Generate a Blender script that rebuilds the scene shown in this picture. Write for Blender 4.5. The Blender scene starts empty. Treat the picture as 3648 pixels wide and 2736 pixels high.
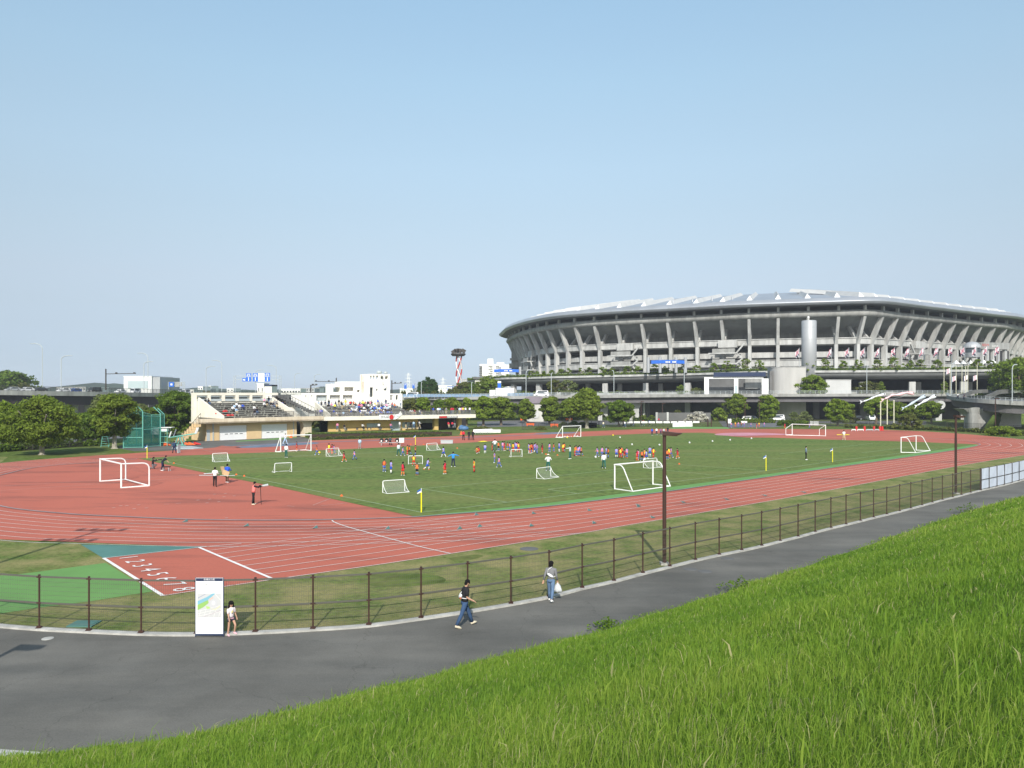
import bpy, bmesh, math, random
import numpy as np
from mathutils import Vector, Matrix
R = math.radians
SC = bpy.context.scene
# ------------------------------------------------------------------ camera, sky, sun
F, CX, YH, H = 2720.0, 1824.0, 1402.0, 8.3          # focal length, centre and horizon row in photo pixels; eye height
cam_d = bpy.data.cameras.new("camera"); cam = bpy.data.objects.new("camera", cam_d)
SC.collection.objects.link(cam); SC.camera = cam
cam_d.sensor_width = 36.0; cam_d.lens = 36.0 * F / 3648.0
cam_d.shift_y = (YH - 1368.0) / 3648.0
cam_d.clip_start = 0.1; cam_d.clip_end = 20000
cam.location = (0, 0, H); cam.rotation_euler = (R(90), 0, 0)
HAZE_SKY = 1.0
SUN_EL, SUN_AZ = 35.0, 181.0                          # azimuth clockwise from +Y: the sun stands behind the camera
world = bpy.data.worlds.new("World"); SC.world = world; world.use_nodes = True
nt = world.node_tree; bg = nt.nodes["Background"]
sky = nt.nodes.new("ShaderNodeTexSky"); sky.sky_type = 'NISHITA'; sky.sun_disc = False
sky.sun_elevation = R(SUN_EL); sky.sun_rotation = R(SUN_AZ)
sky.altitude = 0; sky.air_density = 1.0; sky.dust_density = 0.5; sky.ozone_density = 2.0
# spring haze: evens out the clear-sky gradient towards the horizon
_tc = nt.nodes.new("ShaderNodeTexCoord"); _sp = nt.nodes.new("ShaderNodeSeparateXYZ"); nt.links.new(_tc.outputs["Generated"], _sp.inputs[0])
_mr = nt.nodes.new("ShaderNodeMapRange"); _mr.inputs[2].default_value = 0.5; nt.links.new(_sp.outputs["Z"], _mr.inputs[0])
_rp = nt.nodes.new("ShaderNodeValToRGB"); nt.links.new(_mr.outputs[0], _rp.inputs[0]); _e = _rp.color_ramp.elements
for _i, (_p, _c) in enumerate([(0.0029, (0.326, 0.407, 0.621)), (0.0162, (0.294, 0.366, 0.569)), (0.0382, (0.274, 0.330, 0.504)), (0.0676, (0.271, 0.303, 0.431)), (0.1043, (0.291, 0.301, 0.391)), (0.1554, (0.341, 0.320, 0.363)), (0.2135, (0.409, 0.358, 0.360)), (0.2853, (0.504, 0.418, 0.381)), (0.3769, (0.601, 0.499, 0.419)), (0.4594, (0.682, 0.572, 0.463)), (0.5591, (0.787, 0.673, 0.532)), (0.6607, (0.863, 0.753, 0.587)), (0.7510, (0.925, 0.833, 0.647)), (0.8363, (0.965, 0.884, 0.693)), (0.9163, (1.000, 0.939, 0.740))]):
    _q = _e[0] if _i == 0 else _e.new(_p); _q.position = _p; _q.color = _c + (1,)
_e.remove(_e[len(_e) - 1])
_v1 = nt.nodes.new("ShaderNodeVectorMath"); _v1.operation = 'MULTIPLY'; nt.links.new(sky.outputs[0], _v1.inputs[0]); nt.links.new(_rp.outputs[0], _v1.inputs[1])
_v2 = nt.nodes.new("ShaderNodeVectorMath"); _v2.operation = 'SCALE'; _v2.inputs["Scale"].default_value = 1.4222 * HAZE_SKY; nt.links.new(_v1.outputs[0], _v2.inputs[0])
nt.links.new(_v2.outputs[0], bg.inputs[0]); bg.inputs[1].default_value = 0.15
sun_d = bpy.data.lights.new("sun", 'SUN'); sun_d.energy = 3.6; sun_d.angle = R(0.53); sun_d.color = (1.0, 0.955, 0.88)
sun = bpy.data.objects.new("sun", sun_d); SC.collection.objects.link(sun); sun.location = (0, -60, 90)
_az = R(SUN_AZ)
_dir = Vector((-math.sin(_az) * math.cos(R(SUN_EL)), -math.cos(_az) * math.cos(R(SUN_EL)), -math.sin(R(SUN_EL))))
sun.rotation_euler = _dir.to_track_quat('-Z', 'Y').to_euler()
SC.view_settings.view_transform = 'Standard'; SC.view_settings.look = 'None'
SC.view_settings.exposure = 0.45; SC.view_settings.gamma = 1.0

# ------------------------------------------------------------------ helpers
def G(px, py, z=0.0):
    """photo pixel -> the point where that line of sight meets height z"""
    t = (H - z) * F / (py - YH)
    return Vector(((px - CX) / F * t, t, z))
def D(px, py, t):
    """photo pixel at depth t"""
    return Vector(((px - CX) / F * t, t, H - (py - YH) / F * t))
def V(*a): return Vector(a)

def cr(pts, n=6, closed=False):
    pts = [Vector(p) for p in pts]; out = []; m = len(pts)
    rng = range(m if closed else m - 1)
    for i in rng:
        if closed: p0, p1, p2, p3 = pts[i - 1], pts[i], pts[(i + 1) % m], pts[(i + 2) % m]
        else: p0, p1, p2, p3 = pts[max(i - 1, 0)], pts[i], pts[i + 1], pts[min(i + 2, m - 1)]
        for k in range(n):
            t = k / n
            out.append(0.5 * ((2 * p1) + (p2 - p0) * t + (2 * p0 - 5 * p1 + 4 * p2 - p3) * t * t + (3 * p1 - p0 - 3 * p2 + p3) * t ** 3))
    if not closed: out.append(pts[-1].copy())
    return out
def resample(pts, n):
    L = [0.0]
    for a, b in zip(pts[:-1], pts[1:]): L.append(L[-1] + (b - a).length)
    out = []; j = 0
    for i in range(n):
        s = L[-1] * i / (n - 1)
        while j < len(L) - 2 and L[j + 1] < s: j += 1
        t = (s - L[j]) / max(L[j + 1] - L[j], 1e-9)
        out.append(pts[j].lerp(pts[j + 1], min(max(t, 0), 1)))
    return out
def plen(pts): return sum((b - a).length for a, b in zip(pts[:-1], pts[1:]))

def mat(name, c, rough=0.8, var=0.0, scale=1.0, bump=0.0, metal=0.0, c2=None, spec=0.3, detail=4.0, alpha=None, trans=0.0, stretch=None, island=0.0, bscale=None):
    m = bpy.data.materials.new(name); m.use_nodes = True; n = m.node_tree; L = n.links.new
    b = n.nodes["Principled BSDF"]; b.inputs["Roughness"].default_value = rough
    b.inputs["Metallic"].default_value = metal; b.inputs["Specular IOR Level"].default_value = spec
    c = tuple(c) + (1,); b.inputs["Base Color"].default_value = c
    tc = n.nodes.new("ShaderNodeTexCoord"); src = tc.outputs["Object"]
    if stretch:
        mp = n.nodes.new("ShaderNodeMapping"); mp.inputs["Scale"].default_value = stretch; L(src, mp.inputs[0]); src = mp.outputs[0]
    col = None
    if var or c2:
        ns = n.nodes.new("ShaderNodeTexNoise"); ns.inputs["Scale"].default_value = scale; ns.inputs["Detail"].default_value = detail
        ns.inputs["Roughness"].default_value = 0.62; L(src, ns.inputs["Vector"])
        rp = n.nodes.new("ShaderNodeValToRGB"); rp.color_ramp.elements[0].position = 0.33; rp.color_ramp.elements[1].position = 0.67
        ca = tuple(x * (1 - var) for x in c[:3]) + (1,)
        cb = (tuple(c2) + (1,)) if c2 else tuple(min(1, x * (1 + var)) for x in c[:3]) + (1,)
        rp.color_ramp.elements[0].color = ca; rp.color_ramp.elements[1].color = cb
        L(ns.outputs["Fac"], rp.inputs[0]); col = rp.outputs[0]
    if island:
        g = n.nodes.new("ShaderNodeNewGeometry"); h = n.nodes.new("ShaderNodeHueSaturation")
        mr = n.nodes.new("ShaderNodeMapRange"); mr.inputs[3].default_value = 1 - island; mr.inputs[4].default_value = 1 + island
        L(g.outputs["Random Per Island"], mr.inputs[0]); L(mr.outputs[0], h.inputs["Value"])
        if col: L(col, h.inputs["Color"])
        else: h.inputs["Color"].default_value = c
        col = h.outputs[0]
    if col: L(col, b.inputs["Base Color"])
    if bump:
        nb = n.nodes.new("ShaderNodeTexNoise"); nb.inputs["Scale"].default_value = bscale or scale * 6; nb.inputs["Detail"].default_value = 5; L(src, nb.inputs["Vector"])
        bp = n.nodes.new("ShaderNodeBump"); bp.inputs["Strength"].default_value = bump; bp.inputs["Distance"].default_value = 0.1
        L(nb.outputs["Fac"], bp.inputs["Height"]); L(bp.outputs[0], b.inputs["Normal"])
    out = n.nodes["Material Output"]; sh = b.outputs[0]
    if trans:
        t = n.nodes.new("ShaderNodeBsdfTranslucent"); mx = n.nodes.new("ShaderNodeMixShader"); mx.inputs[0].default_value = trans
        if col: L(col, t.inputs[0])
        else: t.inputs[0].default_value = c
        L(sh, mx.inputs[1]); L(t.outputs[0], mx.inputs[2]); sh = mx.outputs[0]
    if alpha is not None:
        t = n.nodes.new("ShaderNodeBsdfTransparent"); mx = n.nodes.new("ShaderNodeMixShader"); mx.inputs[0].default_value = alpha
        L(t.outputs[0], mx.inputs[1]); L(sh, mx.inputs[2]); sh = mx.outputs[0]
    L(sh, out.inputs[0])
    return m

def tag(o, label=None, cat=None, group=None, kind=None):
    if label: o["label"] = label
    if cat: o["category"] = cat
    if group: o["group"] = group
    if kind: o["kind"] = kind
    return o
def thing(name, label, cat, loc=(0, 0, 0), group=None, rotz=0.0):
    o = bpy.data.objects.new(name, None); SC.collection.objects.link(o); o.empty_display_size = 0.3
    o.location = loc; o.rotation_euler = (0, 0, rotz)
    return tag(o, label, cat, group)
def rootloc(p):
    while p.parent: p = p.parent
    return p.location
class MB:
    def __init__(s): s.v = []; s.f = []; s.m = []
    def add(s, vs, fs, mi=0):
        o = len(s.v); s.v += [tuple(v) for v in vs]; s.f += [tuple(i + o for i in f) for f in fs]; s.m += [mi] * len(fs); return s
    def obox(s, c, ax, ay, az, mi=0):
        c, ax, ay, az = Vector(c), Vector(ax), Vector(ay), Vector(az)
        vs = [c + ax * i + ay * j + az * k for k in (-1, 1) for j in (-1, 1) for i in (-1, 1)]
        return s.add(vs, [(0, 2, 3, 1), (4, 5, 7, 6), (0, 1, 5, 4), (2, 6, 7, 3), (0, 4, 6, 2), (1, 3, 7, 5)], mi)
    def box(s, a, b, mi=0):
        a, b = Vector(a), Vector(b); c = (a + b) / 2; h = (b - a) / 2
        return s.obox(c, (h.x, 0, 0), (0, h.y, 0), (0, 0, h.z), mi)
    def beam(s, p, q, w, h, mi=0, up=(0, 0, 1)):
        p, q = Vector(p), Vector(q); d = q - p; L = d.length
        if L < 1e-6: return s
        d /= L; u = Vector(up)
        if abs(d.dot(u)) > 0.98: u = Vector((0, 1, 0))
        x = d.cross(u).normalized(); y = x.cross(d).normalized()
        return s.obox((p + q) / 2, d * L / 2, x * w / 2, y * h / 2, mi)
    def tube(s, pts, r, n=6, mi=0, cap=True):
        pts = [Vector(p) for p in pts]; m = len(pts); rs = r if isinstance(r, (list, tuple)) else [r] * m
        rings = []; ref = None
        for i, p in enumerate(pts):
            d = (pts[min(i + 1, m - 1)] - pts[max(i - 1, 0)])
            d = d.normalized() if d.length > 1e-9 else Vector((0, 0, 1))
            if ref is None: ref = Vector((0, 0, 1)) if abs(d.z) < 0.9 else Vector((0, 1, 0))
            x = d.cross(ref)
            if x.length < 1e-4: ref = Vector((1, 0, 0)); x = d.cross(ref)
            x.normalize(); y = x.cross(d).normalized(); ref = y
            rings.append([p + x * math.cos(2 * math.pi * k / n) * rs[i] + y * math.sin(2 * math.pi * k / n) * rs[i] for k in range(n)])
        return s.loft(rings, mi, cap=cap)
    def loft(s, rings, mi=0, closed=True, cap=False, loop=False):
        n = len(rings[0]); vs = [v for r in rings for v in r]; fs = []
        m = len(rings)
        for i in range(m if loop else m - 1):
            i2 = (i + 1) % m
            for k in range(n if closed else n - 1):
                k2 = (k + 1) % n
                fs.append((i * n + k, i * n + k2, i2 * n + k2, i2 * n + k))
        if cap and closed:
            fs.append(tuple(range(n))[::-1]); fs.append(tuple((m - 1) * n + k for k in range(n)))
        return s.add(vs, fs, mi)
    def ell(s, c, r, n=10, m=6, mi=0, rot=None, zmin=-1.0, zmax=1.0):
        c = Vector(c); rings = []
        for j in range(m + 1):
            z = zmin + (zmax - zmin) * 0.5 * (1 - math.cos(math.pi * j / m)) if (zmin == -1 and zmax == 1) else zmin + (zmax - zmin) * j / m
            q = math.sqrt(max(0, 1 - z * z)); q = max(q, 0.02)
            ring = []
            for k in range(n):
                a = 2 * math.pi * k / n; v = Vector((r[0] * q * math.cos(a), r[1] * q * math.sin(a), r[2] * z))
                if rot: v = rot @ v
                ring.append(c + v)
            rings.append(ring)
        return s.loft(rings, mi, cap=True)
    def prism(s, poly, z0, z1, mi=0):
        n = len(poly); vs = [(p[0], p[1], z0) for p in poly] + [(p[0], p[1], z1) for p in poly]
        fs = [tuple(range(n))[::-1], tuple(range(n, 2 * n))] + [(i, (i + 1) % n, n + (i + 1) % n, n + i) for i in range(n)]
        return s.add(vs, fs, mi)
    def quad(s, a, b, c, d, mi=0): return s.add([a, b, c, d], [(0, 1, 2, 3)], mi)
    def mesh(s, name, mats, off=(0, 0, 0), smooth=False):
        me = bpy.data.meshes.new(name); ox, oy, oz = off
        me.from_pydata([(x - ox, y - oy, z - oz) for x, y, z in s.v], [], s.f)
        for q in (mats if isinstance(mats, (list, tuple)) else [mats]): me.materials.append(q)
        me.polygons.foreach_set("material_index", s.m)
        if smooth: me.polygons.foreach_set("use_smooth", [True] * len(s.f))
        me.update(); return me
    def build(s, name, mats, parent=None, smooth=False):
        off = rootloc(parent) if parent else (0, 0, 0)
        o = bpy.data.objects.new(name, s.mesh(name, mats, off, smooth)); SC.collection.objects.link(o)
        if parent: o.parent = parent
        return o
    def solo(s, name, mats, label, cat, group=None, loc=None, smooth=False):
        """a thing that is one mesh; its origin goes to the middle of its base"""
        if loc is None:
            a = np.array(s.v); loc = ((a[:, 0].min() + a[:, 0].max()) / 2, (a[:, 1].min() + a[:, 1].max()) / 2, a[:, 2].min())
        o = bpy.data.objects.new(name, s.mesh(name, mats, loc, smooth)); SC.collection.objects.link(o); o.location = loc
        return tag(o, label, cat, group)
def structure(name, mb, mats, smooth=False):
    o = mb.build(name, mats, None, smooth); return tag(o, kind="structure")
def dup(root, loc, rotz=0.0, label=None, group=None, scale=None, cat=None):
    r = root.copy(); SC.collection.objects.link(r); r.location = loc; r.rotation_euler = (0, 0, rotz)
    if label: r["label"] = label
    if group: r["group"] = group
    if cat: r["category"] = cat
    if scale: r.scale = scale if isinstance(scale, (tuple, list)) else (scale,) * 3
    for ch in list(root.children):
        c = ch.copy(); SC.collection.objects.link(c); c.parent = r
        for g in ch.children:
            d = g.copy(); SC.collection.objects.link(d); d.parent = c
    return r
def sheet(name, pts, z, m, kind="structure"):
    mb = MB(); mb.add([(p[0], p[1], z) for p in pts], [tuple(range(len(pts)))])
    if sum((pts[i][0] * pts[(i + 1) % len(pts)][1] - pts[(i + 1) % len(pts)][0] * pts[i][1]) for i in range(len(pts))) < 0: mb.f = [t[::-1] for t in mb.f]
    o = mb.build(name, m)
    return tag(o, kind=kind)
def ribbon(mb, pts, w, z, mi=0, d0=0.0, d1=None):
    pts = [Vector((p[0], p[1], 0)) for p in pts]; n = len(pts); a = []; b = []
    for i, p in enumerate(pts):
        d = pts[min(i + 1, n - 1)] - pts[max(i - 1, 0)]; d.normalize(); x = Vector((-d.y, d.x, 0)) * w / 2
        a.append((p.x + x.x, p.y + x.y, z)); b.append((p.x - x.x, p.y - x.y, z))
    vs = a + b; return mb.add(vs, [(i, n + i, n + i + 1, i + 1) for i in range(n - 1)], mi)
def text_mesh(body, size=1.0, extrude=0.0, align='CENTER'):
    cu = bpy.data.curves.new("lettering", 'FONT'); cu.body = body; cu.size = size; cu.extrude = extrude; cu.align_x = align; cu.align_y = 'CENTER'
    cu.resolution_u = 3
    o = bpy.data.objects.new("lettering", cu); SC.collection.objects.link(o)
    dg = bpy.context.evaluated_depsgraph_get(); me = bpy.data.meshes.new_from_object(o.evaluated_get(dg))
    bpy.data.objects.remove(o); bpy.data.curves.remove(cu)
    return me
def add_mesh(mb, me, mtx=Matrix.Identity(4), mi=0):
    return mb.add([mtx @ v.co for v in me.vertices], [tuple(p.vertices) for p in me.polygons], mi)
def frame_mtx(o, x, y):
    x = Vector(x).normalized(); y = Vector(y).normalized(); z = x.cross(y)
    m = Matrix((x, y, z)).transposed().to_4x4(); m.translation = Vector(o); return m
ORD = ["first", "second", "third", "fourth", "fifth", "sixth", "seventh", "eighth", "ninth", "tenth", "eleventh", "twelfth", "thirteenth", "fourteenth", "fifteenth", "sixteenth", "seventeenth", "eighteenth", "nineteenth", "twentieth"]
ORD += ["twenty-" + w for w in ORD[:9]] + ["thirtieth"] + ["thirty-" + w for w in ORD[:9]] + ["fortieth"] + ["forty-" + w for w in ORD[:9]] + ["fiftieth"]
# ------------------------------------------------------------------ materials
M = {}
def defm(k, *a, **kw): M[k] = mat(k, *a, **kw); return M[k]
def grass_mat(name, base, dry, s1, s2, dryness, bump=0.6, stretch=None):
    m = bpy.data.materials.new(name); m.use_nodes = True; n = m.node_tree; L = n.links.new; b = n.nodes["Principled BSDF"]
    b.inputs["Roughness"].default_value = 0.9; b.inputs["Specular IOR Level"].default_value = 0.1
    tc = n.nodes.new("ShaderNodeTexCoord"); src = tc.outputs["Object"]
    if stretch:
        mp = n.nodes.new("ShaderNodeMapping"); mp.inputs["Rotation"].default_value = (0, 0, stretch[1]); mp.inputs["Scale"].default_value = stretch[0]; L(src, mp.inputs[0]); src = mp.outputs[0]
    def noise(sc, det, s=src):
        q = n.nodes.new("ShaderNodeTexNoise"); q.inputs["Scale"].default_value = sc; q.inputs["Detail"].default_value = det; q.inputs["Roughness"].default_value = 0.65; L(s, q.inputs["Vector"]); return q.outputs["Fac"]
    r1 = n.nodes.new("ShaderNodeValToRGB"); e = r1.color_ramp.elements
    e[0].position = 0.32; e[0].color = tuple(x * 0.50 for x in base) + (1,); e[1].position = 0.68; e[1].color = tuple(x * 1.38 for x in base) + (1,)
    L(noise(s2, 6, tc.outputs["Object"]), r1.inputs[0])
    r2 = n.nodes.new("ShaderNodeValToRGB"); e = r2.color_ramp.elements; e[0].position = 0.62 - dryness * 0.4; e[0].color = (0, 0, 0, 1); e[1].position = 0.80 - dryness * 0.3; e[1].color = (1, 1, 1, 1)
    L(noise(s1, 7), r2.inputs[0])
    mx = n.nodes.new("ShaderNodeMix"); mx.data_type = 'RGBA'; L(r2.outputs[0], mx.inputs[0]); L(r1.outputs[0], mx.inputs[6])
    r3 = n.nodes.new("ShaderNodeValToRGB"); e = r3.color_ramp.elements; e[0].position = 0.3; e[0].color = tuple(x * 0.75 for x in dry) + (1,); e[1].position = 0.7; e[1].color = tuple(x * 1.2 for x in dry) + (1,)
    L(noise(s2 * 1.7, 4, tc.outputs["Object"]), r3.inputs[0]); L(r3.outputs[0], mx.inputs[7])
    L(mx.outputs[2], b.inputs["Base Color"])
    bp = n.nodes.new("ShaderNodeBump"); bp.inputs["Strength"].default_value = bump; bp.inputs["Distance"].default_value = 0.06
    L(noise(s2 * 3, 5, tc.outputs["Object"]), bp.inputs["Height"]); L(bp.outputs[0], b.inputs["Normal"])
    M[name] = m; return m
grass_mat("mown_grass", (0.125, 0.176, 0.042), (0.290, 0.258, 0.110), 0.42, 4.2, 0.62, 1.0)
grass_mat("far_lawn", (0.105, 0.150, 0.032), (0.19, 0.18, 0.07), 0.12, 1.2, 0.30, 0.5)
grass_mat("pitch_grass", (0.122, 0.178, 0.044), (0.176, 0.196, 0.062), 0.09, 1.4, 0.50, 0.5, ((0.25, 1.6, 1), -0.72))
grass_mat("bank_soil", (0.11, 0.175, 0.022), (0.14, 0.19, 0.03), 0.5, 4.0, 0.3, 0.8)
def track_mat():
    m = mat("track_rubber", (0.40, 0.115, 0.083), 0.85, 0.0); n = m.node_tree; L = n.links.new; b = n.nodes["Principled BSDF"]
    tc = n.nodes["Texture Coordinate"]; mp = n.nodes.new("ShaderNodeMapping"); mp.inputs["Rotation"].default_value = (0, 0, R(-41)); mp.inputs["Scale"].default_value = (0.06, 0.28, 1); L(tc.outputs["Object"], mp.inputs[0])
    def nz(v, s, d=5):
        q = n.nodes.new("ShaderNodeTexNoise"); q.inputs["Scale"].default_value = s; q.inputs["Detail"].default_value = d; q.inputs["Roughness"].default_value = 0.6; L(v, q.inputs["Vector"]); return q.outputs["Fac"]
    def ramp(f, p0, c0, p1, c1):
        r = n.nodes.new("ShaderNodeValToRGB"); e = r.color_ramp.elements; e[0].position = p0; e[0].color = c0 + (1,); e[1].position = p1; e[1].color = c1 + (1,); L(f, r.inputs[0]); return r.outputs[0]
    def mul(a, bb):
        x = n.nodes.new("ShaderNodeMix"); x.data_type = 'RGBA'; x.blend_type = 'MULTIPLY'; x.inputs[0].default_value = 1; L(a, x.inputs[6]); L(bb, x.inputs[7]); return x.outputs[2]
    base = ramp(nz(tc.outputs["Object"], 0.05), 0.35, (0.425, 0.116, 0.076), 0.65, (0.490, 0.137, 0.087))
    stain = ramp(nz(mp.outputs[0], 1.3, 7), 0.30, (0.55, 0.64, 0.70), 0.48, (1, 1, 1))
    grain = ramp(nz(tc.outputs["Object"], 7.0, 3), 0.3, (0.93, 0.93, 0.93), 0.7, (1.05, 1.05, 1.05))
    L(mul(mul(base, stain), grain), b.inputs["Base Color"])
    return m
M["track"] = track_mat()
defm("track_teal", (0.085, 0.20, 0.175), 0.85, 0.12, 0.6)
defm("track_green", (0.135, 0.285, 0.078), 0.85, 0.08, 0.4)
defm("track_blue", (0.15, 0.19, 0.25), 0.85, 0.25, 0.5)
defm("track_pink", (0.55, 0.25, 0.30), 0.85, 0.2, 0.3)
defm("line_white", (0.70, 0.66, 0.62), 0.7, 0.12, 2.0)
defm("line_bold", (0.80, 0.76, 0.73), 0.7, 0.08, 2.0)
defm("line_faint", (0.30, 0.37, 0.22), 0.8, 0.2, 1.0)
defm("line_worn", (0.50, 0.28, 0.24), 0.8, 0.2, 1.0)
defm("curb_metal", (0.36, 0.35, 0.36), 0.6, 0.15, 1.0)
def asphalt_mat(name, c, warm):
    m = mat(name, c, 0.88, 0.0); n = m.node_tree; L = n.links.new; b = n.nodes["Principled BSDF"]; tc = n.nodes["Texture Coordinate"]
    mp = n.nodes.new("ShaderNodeMapping"); mp.inputs["Rotation"].default_value = (0, 0, R(-41)); mp.inputs["Scale"].default_value = (0.12, 0.5, 1); L(tc.outputs["Object"], mp.inputs[0])
    def nz(v, s, d=5):
        q = n.nodes.new("ShaderNodeTexNoise"); q.inputs["Scale"].default_value = s; q.inputs["Detail"].default_value = d; q.inputs["Roughness"].default_value = 0.6; L(v, q.inputs["Vector"]); return q.outputs["Fac"]
    def ramp(f, p0, c0, p1, c1):
        r = n.nodes.new("ShaderNodeValToRGB"); e = r.color_ramp.elements; e[0].position = p0; e[0].color = c0 + (1,); e[1].position = p1; e[1].color = c1 + (1,); L(f, r.inputs[0]); return r.outputs[0]
    def mul(a, bb):
        x = n.nodes.new("ShaderNodeMix"); x.data_type = 'RGBA'; x.blend_type = 'MULTIPLY'; x.inputs[0].default_value = 1; L(a, x.inputs[6]); L(bb, x.inputs[7]); return x.outputs[2]
    base = ramp(nz(mp.outputs[0], 1.2, 6), 0.3, tuple(x * 0.82 for x in c), 0.7, tuple(x * 1.16 * w for x, w in zip(c, warm)))
    blot = ramp(nz(tc.outputs["Object"], 0.22, 7), 0.36, (0.78, 0.78, 0.77), 0.62, (1.08, 1.08, 1.07))
    grain = ramp(nz(tc.outputs["Object"], 24, 3), 0.3, (0.86, 0.86, 0.86), 0.7, (1.12, 1.12, 1.12))
    vor = n.nodes.new("ShaderNodeTexVoronoi"); vor.feature = 'DISTANCE_TO_EDGE'; vor.inputs["Scale"].default_value = 0.22
    wv = n.nodes.new("ShaderNodeVectorMath"); wv.operation = 'ADD'; nn = n.nodes.new("ShaderNodeTexNoise"); nn.inputs["Scale"].default_value = 1.2; nn.inputs["Detail"].default_value = 6; L(tc.outputs["Object"], nn.inputs["Vector"])
    L(tc.outputs["Object"], wv.inputs[0]); L(nn.outputs["Color"], wv.inputs[1]); L(wv.outputs[0], vor.inputs["Vector"])
    crack = ramp(vor.outputs["Distance"], 0.0, (0.74, 0.74, 0.74), 0.003, (1, 1, 1))
    L(mul(mul(mul(base, blot), grain), crack), b.inputs["Base Color"])
    bp = n.nodes.new("ShaderNodeBump"); bp.inputs["Strength"].default_value = 0.25; bp.inputs["Distance"].default_value = 0.02; L(nz(tc.outputs["Object"], 40, 3), bp.inputs["Height"]); L(bp.outputs[0], b.inputs["Normal"])
    M[name] = m
asphalt_mat("asphalt", (0.142, 0.138, 0.126), (1.03, 1.0, 0.97))
asphalt_mat("asphalt_far", (0.16, 0.16, 0.165), (1, 1, 1))
defm("kerb_concrete", (0.42, 0.41, 0.38), 0.9, 0.22, 1.5, 0.3)
defm("concrete", (0.29, 0.29, 0.275), 0.85, 0.26, 0.5, 0.0, stretch=(1, 1, .18))
defm("concrete_pale", (0.43, 0.43, 0.415), 0.85, 0.24, 0.6, stretch=(1, 1, .2))
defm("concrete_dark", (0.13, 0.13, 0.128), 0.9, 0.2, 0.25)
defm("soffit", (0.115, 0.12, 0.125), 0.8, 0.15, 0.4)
defm("recess_shade", (0.035, 0.033, 0.035), 0.9, 0.2, 0.5)  # near-black wall colour, paints in the shade of deep recesses and openings
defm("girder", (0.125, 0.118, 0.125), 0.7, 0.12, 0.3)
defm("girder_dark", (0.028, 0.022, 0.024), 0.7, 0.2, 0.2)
defm("steel", (0.36, 0.38, 0.41), 0.42, 0.08, 0.15, metal=0.35)
defm("steel_roof", (0.36, 0.385, 0.42), 0.45, 0.1, 0.08, metal=0.25)
defm("white_paint", (0.78, 0.78, 0.76), 0.5, 0.05, 0.6)
defm("white_metal", (0.80, 0.80, 0.80), 0.4)
defm("cream", (0.78, 0.73, 0.62), 0.8, 0.07, 0.5)
defm("white_wall", (0.86, 0.84, 0.77), 0.8, 0.06, 0.6)
defm("stained_cream", (0.70, 0.58, 0.42), 0.85, 0.14, 1.4, c2=(0.74, 0.64, 0.50), stretch=(1, 1, 0.15))
defm("peach", (0.66, 0.48, 0.27), 0.85, 0.08, 0.5)
defm("ochre", (0.60, 0.43, 0.15), 0.85, 0.08, 0.5)
defm("yellow_wall", (0.66, 0.46, 0.18), 0.85, 0.1, 0.6)
defm("bench_grey", (0.30, 0.295, 0.26), 0.85, 0.25, 1.2)
defm("step_dark", (0.10, 0.098, 0.088), 0.9, 0.3, 0.8)  # dark step colour carries the shadow under and between the bench planks
defm("brown_metal", (0.058, 0.030, 0.024), 0.5, 0.15, 1.5)
defm("fence_dark", (0.055, 0.048, 0.042), 0.6, 0.1, 1.0)
defm("wire", (0.105, 0.10, 0.08), 0.55)
defm("lamp_grey", (0.42, 0.46, 0.47), 0.5)
defm("glass_dark", (0.05, 0.065, 0.075), 0.15, spec=0.6)
defm("glass_pale", (0.42, 0.50, 0.52), 0.2, spec=0.6)
defm("blue_sign", (0.02, 0.13, 0.55), 0.5, 0.06, 1.0)
defm("blue_panel", (0.24, 0.36, 0.52), 0.4, 0.1, 0.5, alpha=0.75)
defm("navy", (0.025, 0.04, 0.09), 0.5)
defm("teal_metal", (0.14, 0.40, 0.33), 0.5, 0.1, 1.0)
defm("net_green", (0.02, 0.17, 0.135), 0.8, alpha=0.52)
defm("net_white", (0.75, 0.75, 0.75), 0.8, alpha=0.10)
defm("railing", (0.20, 0.20, 0.19), 0.6, alpha=0.28)
defm("orange", (0.75, 0.13, 0.03), 0.6)
defm("red", (0.55, 0.03, 0.03), 0.6)
defm("yellow", (0.80, 0.72, 0.02), 0.5)
defm("bark", (0.16, 0.125, 0.09), 0.95, 0.3, 3.0, 0.5)
defm("bark_pale", (0.34, 0.31, 0.25), 0.95, 0.25, 3.0, 0.4)
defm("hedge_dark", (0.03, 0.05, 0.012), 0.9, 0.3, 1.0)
defm("timber_dark", (0.055, 0.036, 0.026), 0.8, 0.3, 0.6, stretch=(0.1, 0.1, 3))
defm("tyre", (0.02, 0.02, 0.02), 0.8)
defm("black_cloth", (0.018, 0.018, 0.02), 0.9)
defm("tank", (0.40, 0.41, 0.42), 0.5, 0.05, 0.2, metal=0.2)
defm("tower_red", (0.45, 0.04, 0.03), 0.5)
defm("hill_green", (0.035, 0.06, 0.03), 0.95, 0.25, 0.02)
def leafmat(name, c, c2):
    M[name] = mat(name, c, 0.75, 0.0, 0.5, c2=c2, spec=0.2, trans=0.45, island=0.34, detail=2.0)
leafmat("leaf_mid", (0.130, 0.190, 0.020), (0.205, 0.270, 0.036))
leafmat("leaf_dark", (0.090, 0.155, 0.017), (0.145, 0.215, 0.026))
leafmat("leaf_fresh", (0.145, 0.225, 0.020), (0.225, 0.300, 0.036))
leafmat("leaf_pale", (0.150, 0.190, 0.062), (0.215, 0.245, 0.090))
leafmat("leaf_olive", (0.110, 0.130, 0.028), (0.160, 0.175, 0.042))
leafmat("leaf_conifer", (0.035, 0.085, 0.018), (0.055, 0.115, 0.022))
leafmat("blossom", (0.45, 0.43, 0.36), (0.60, 0.58, 0.50))
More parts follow.
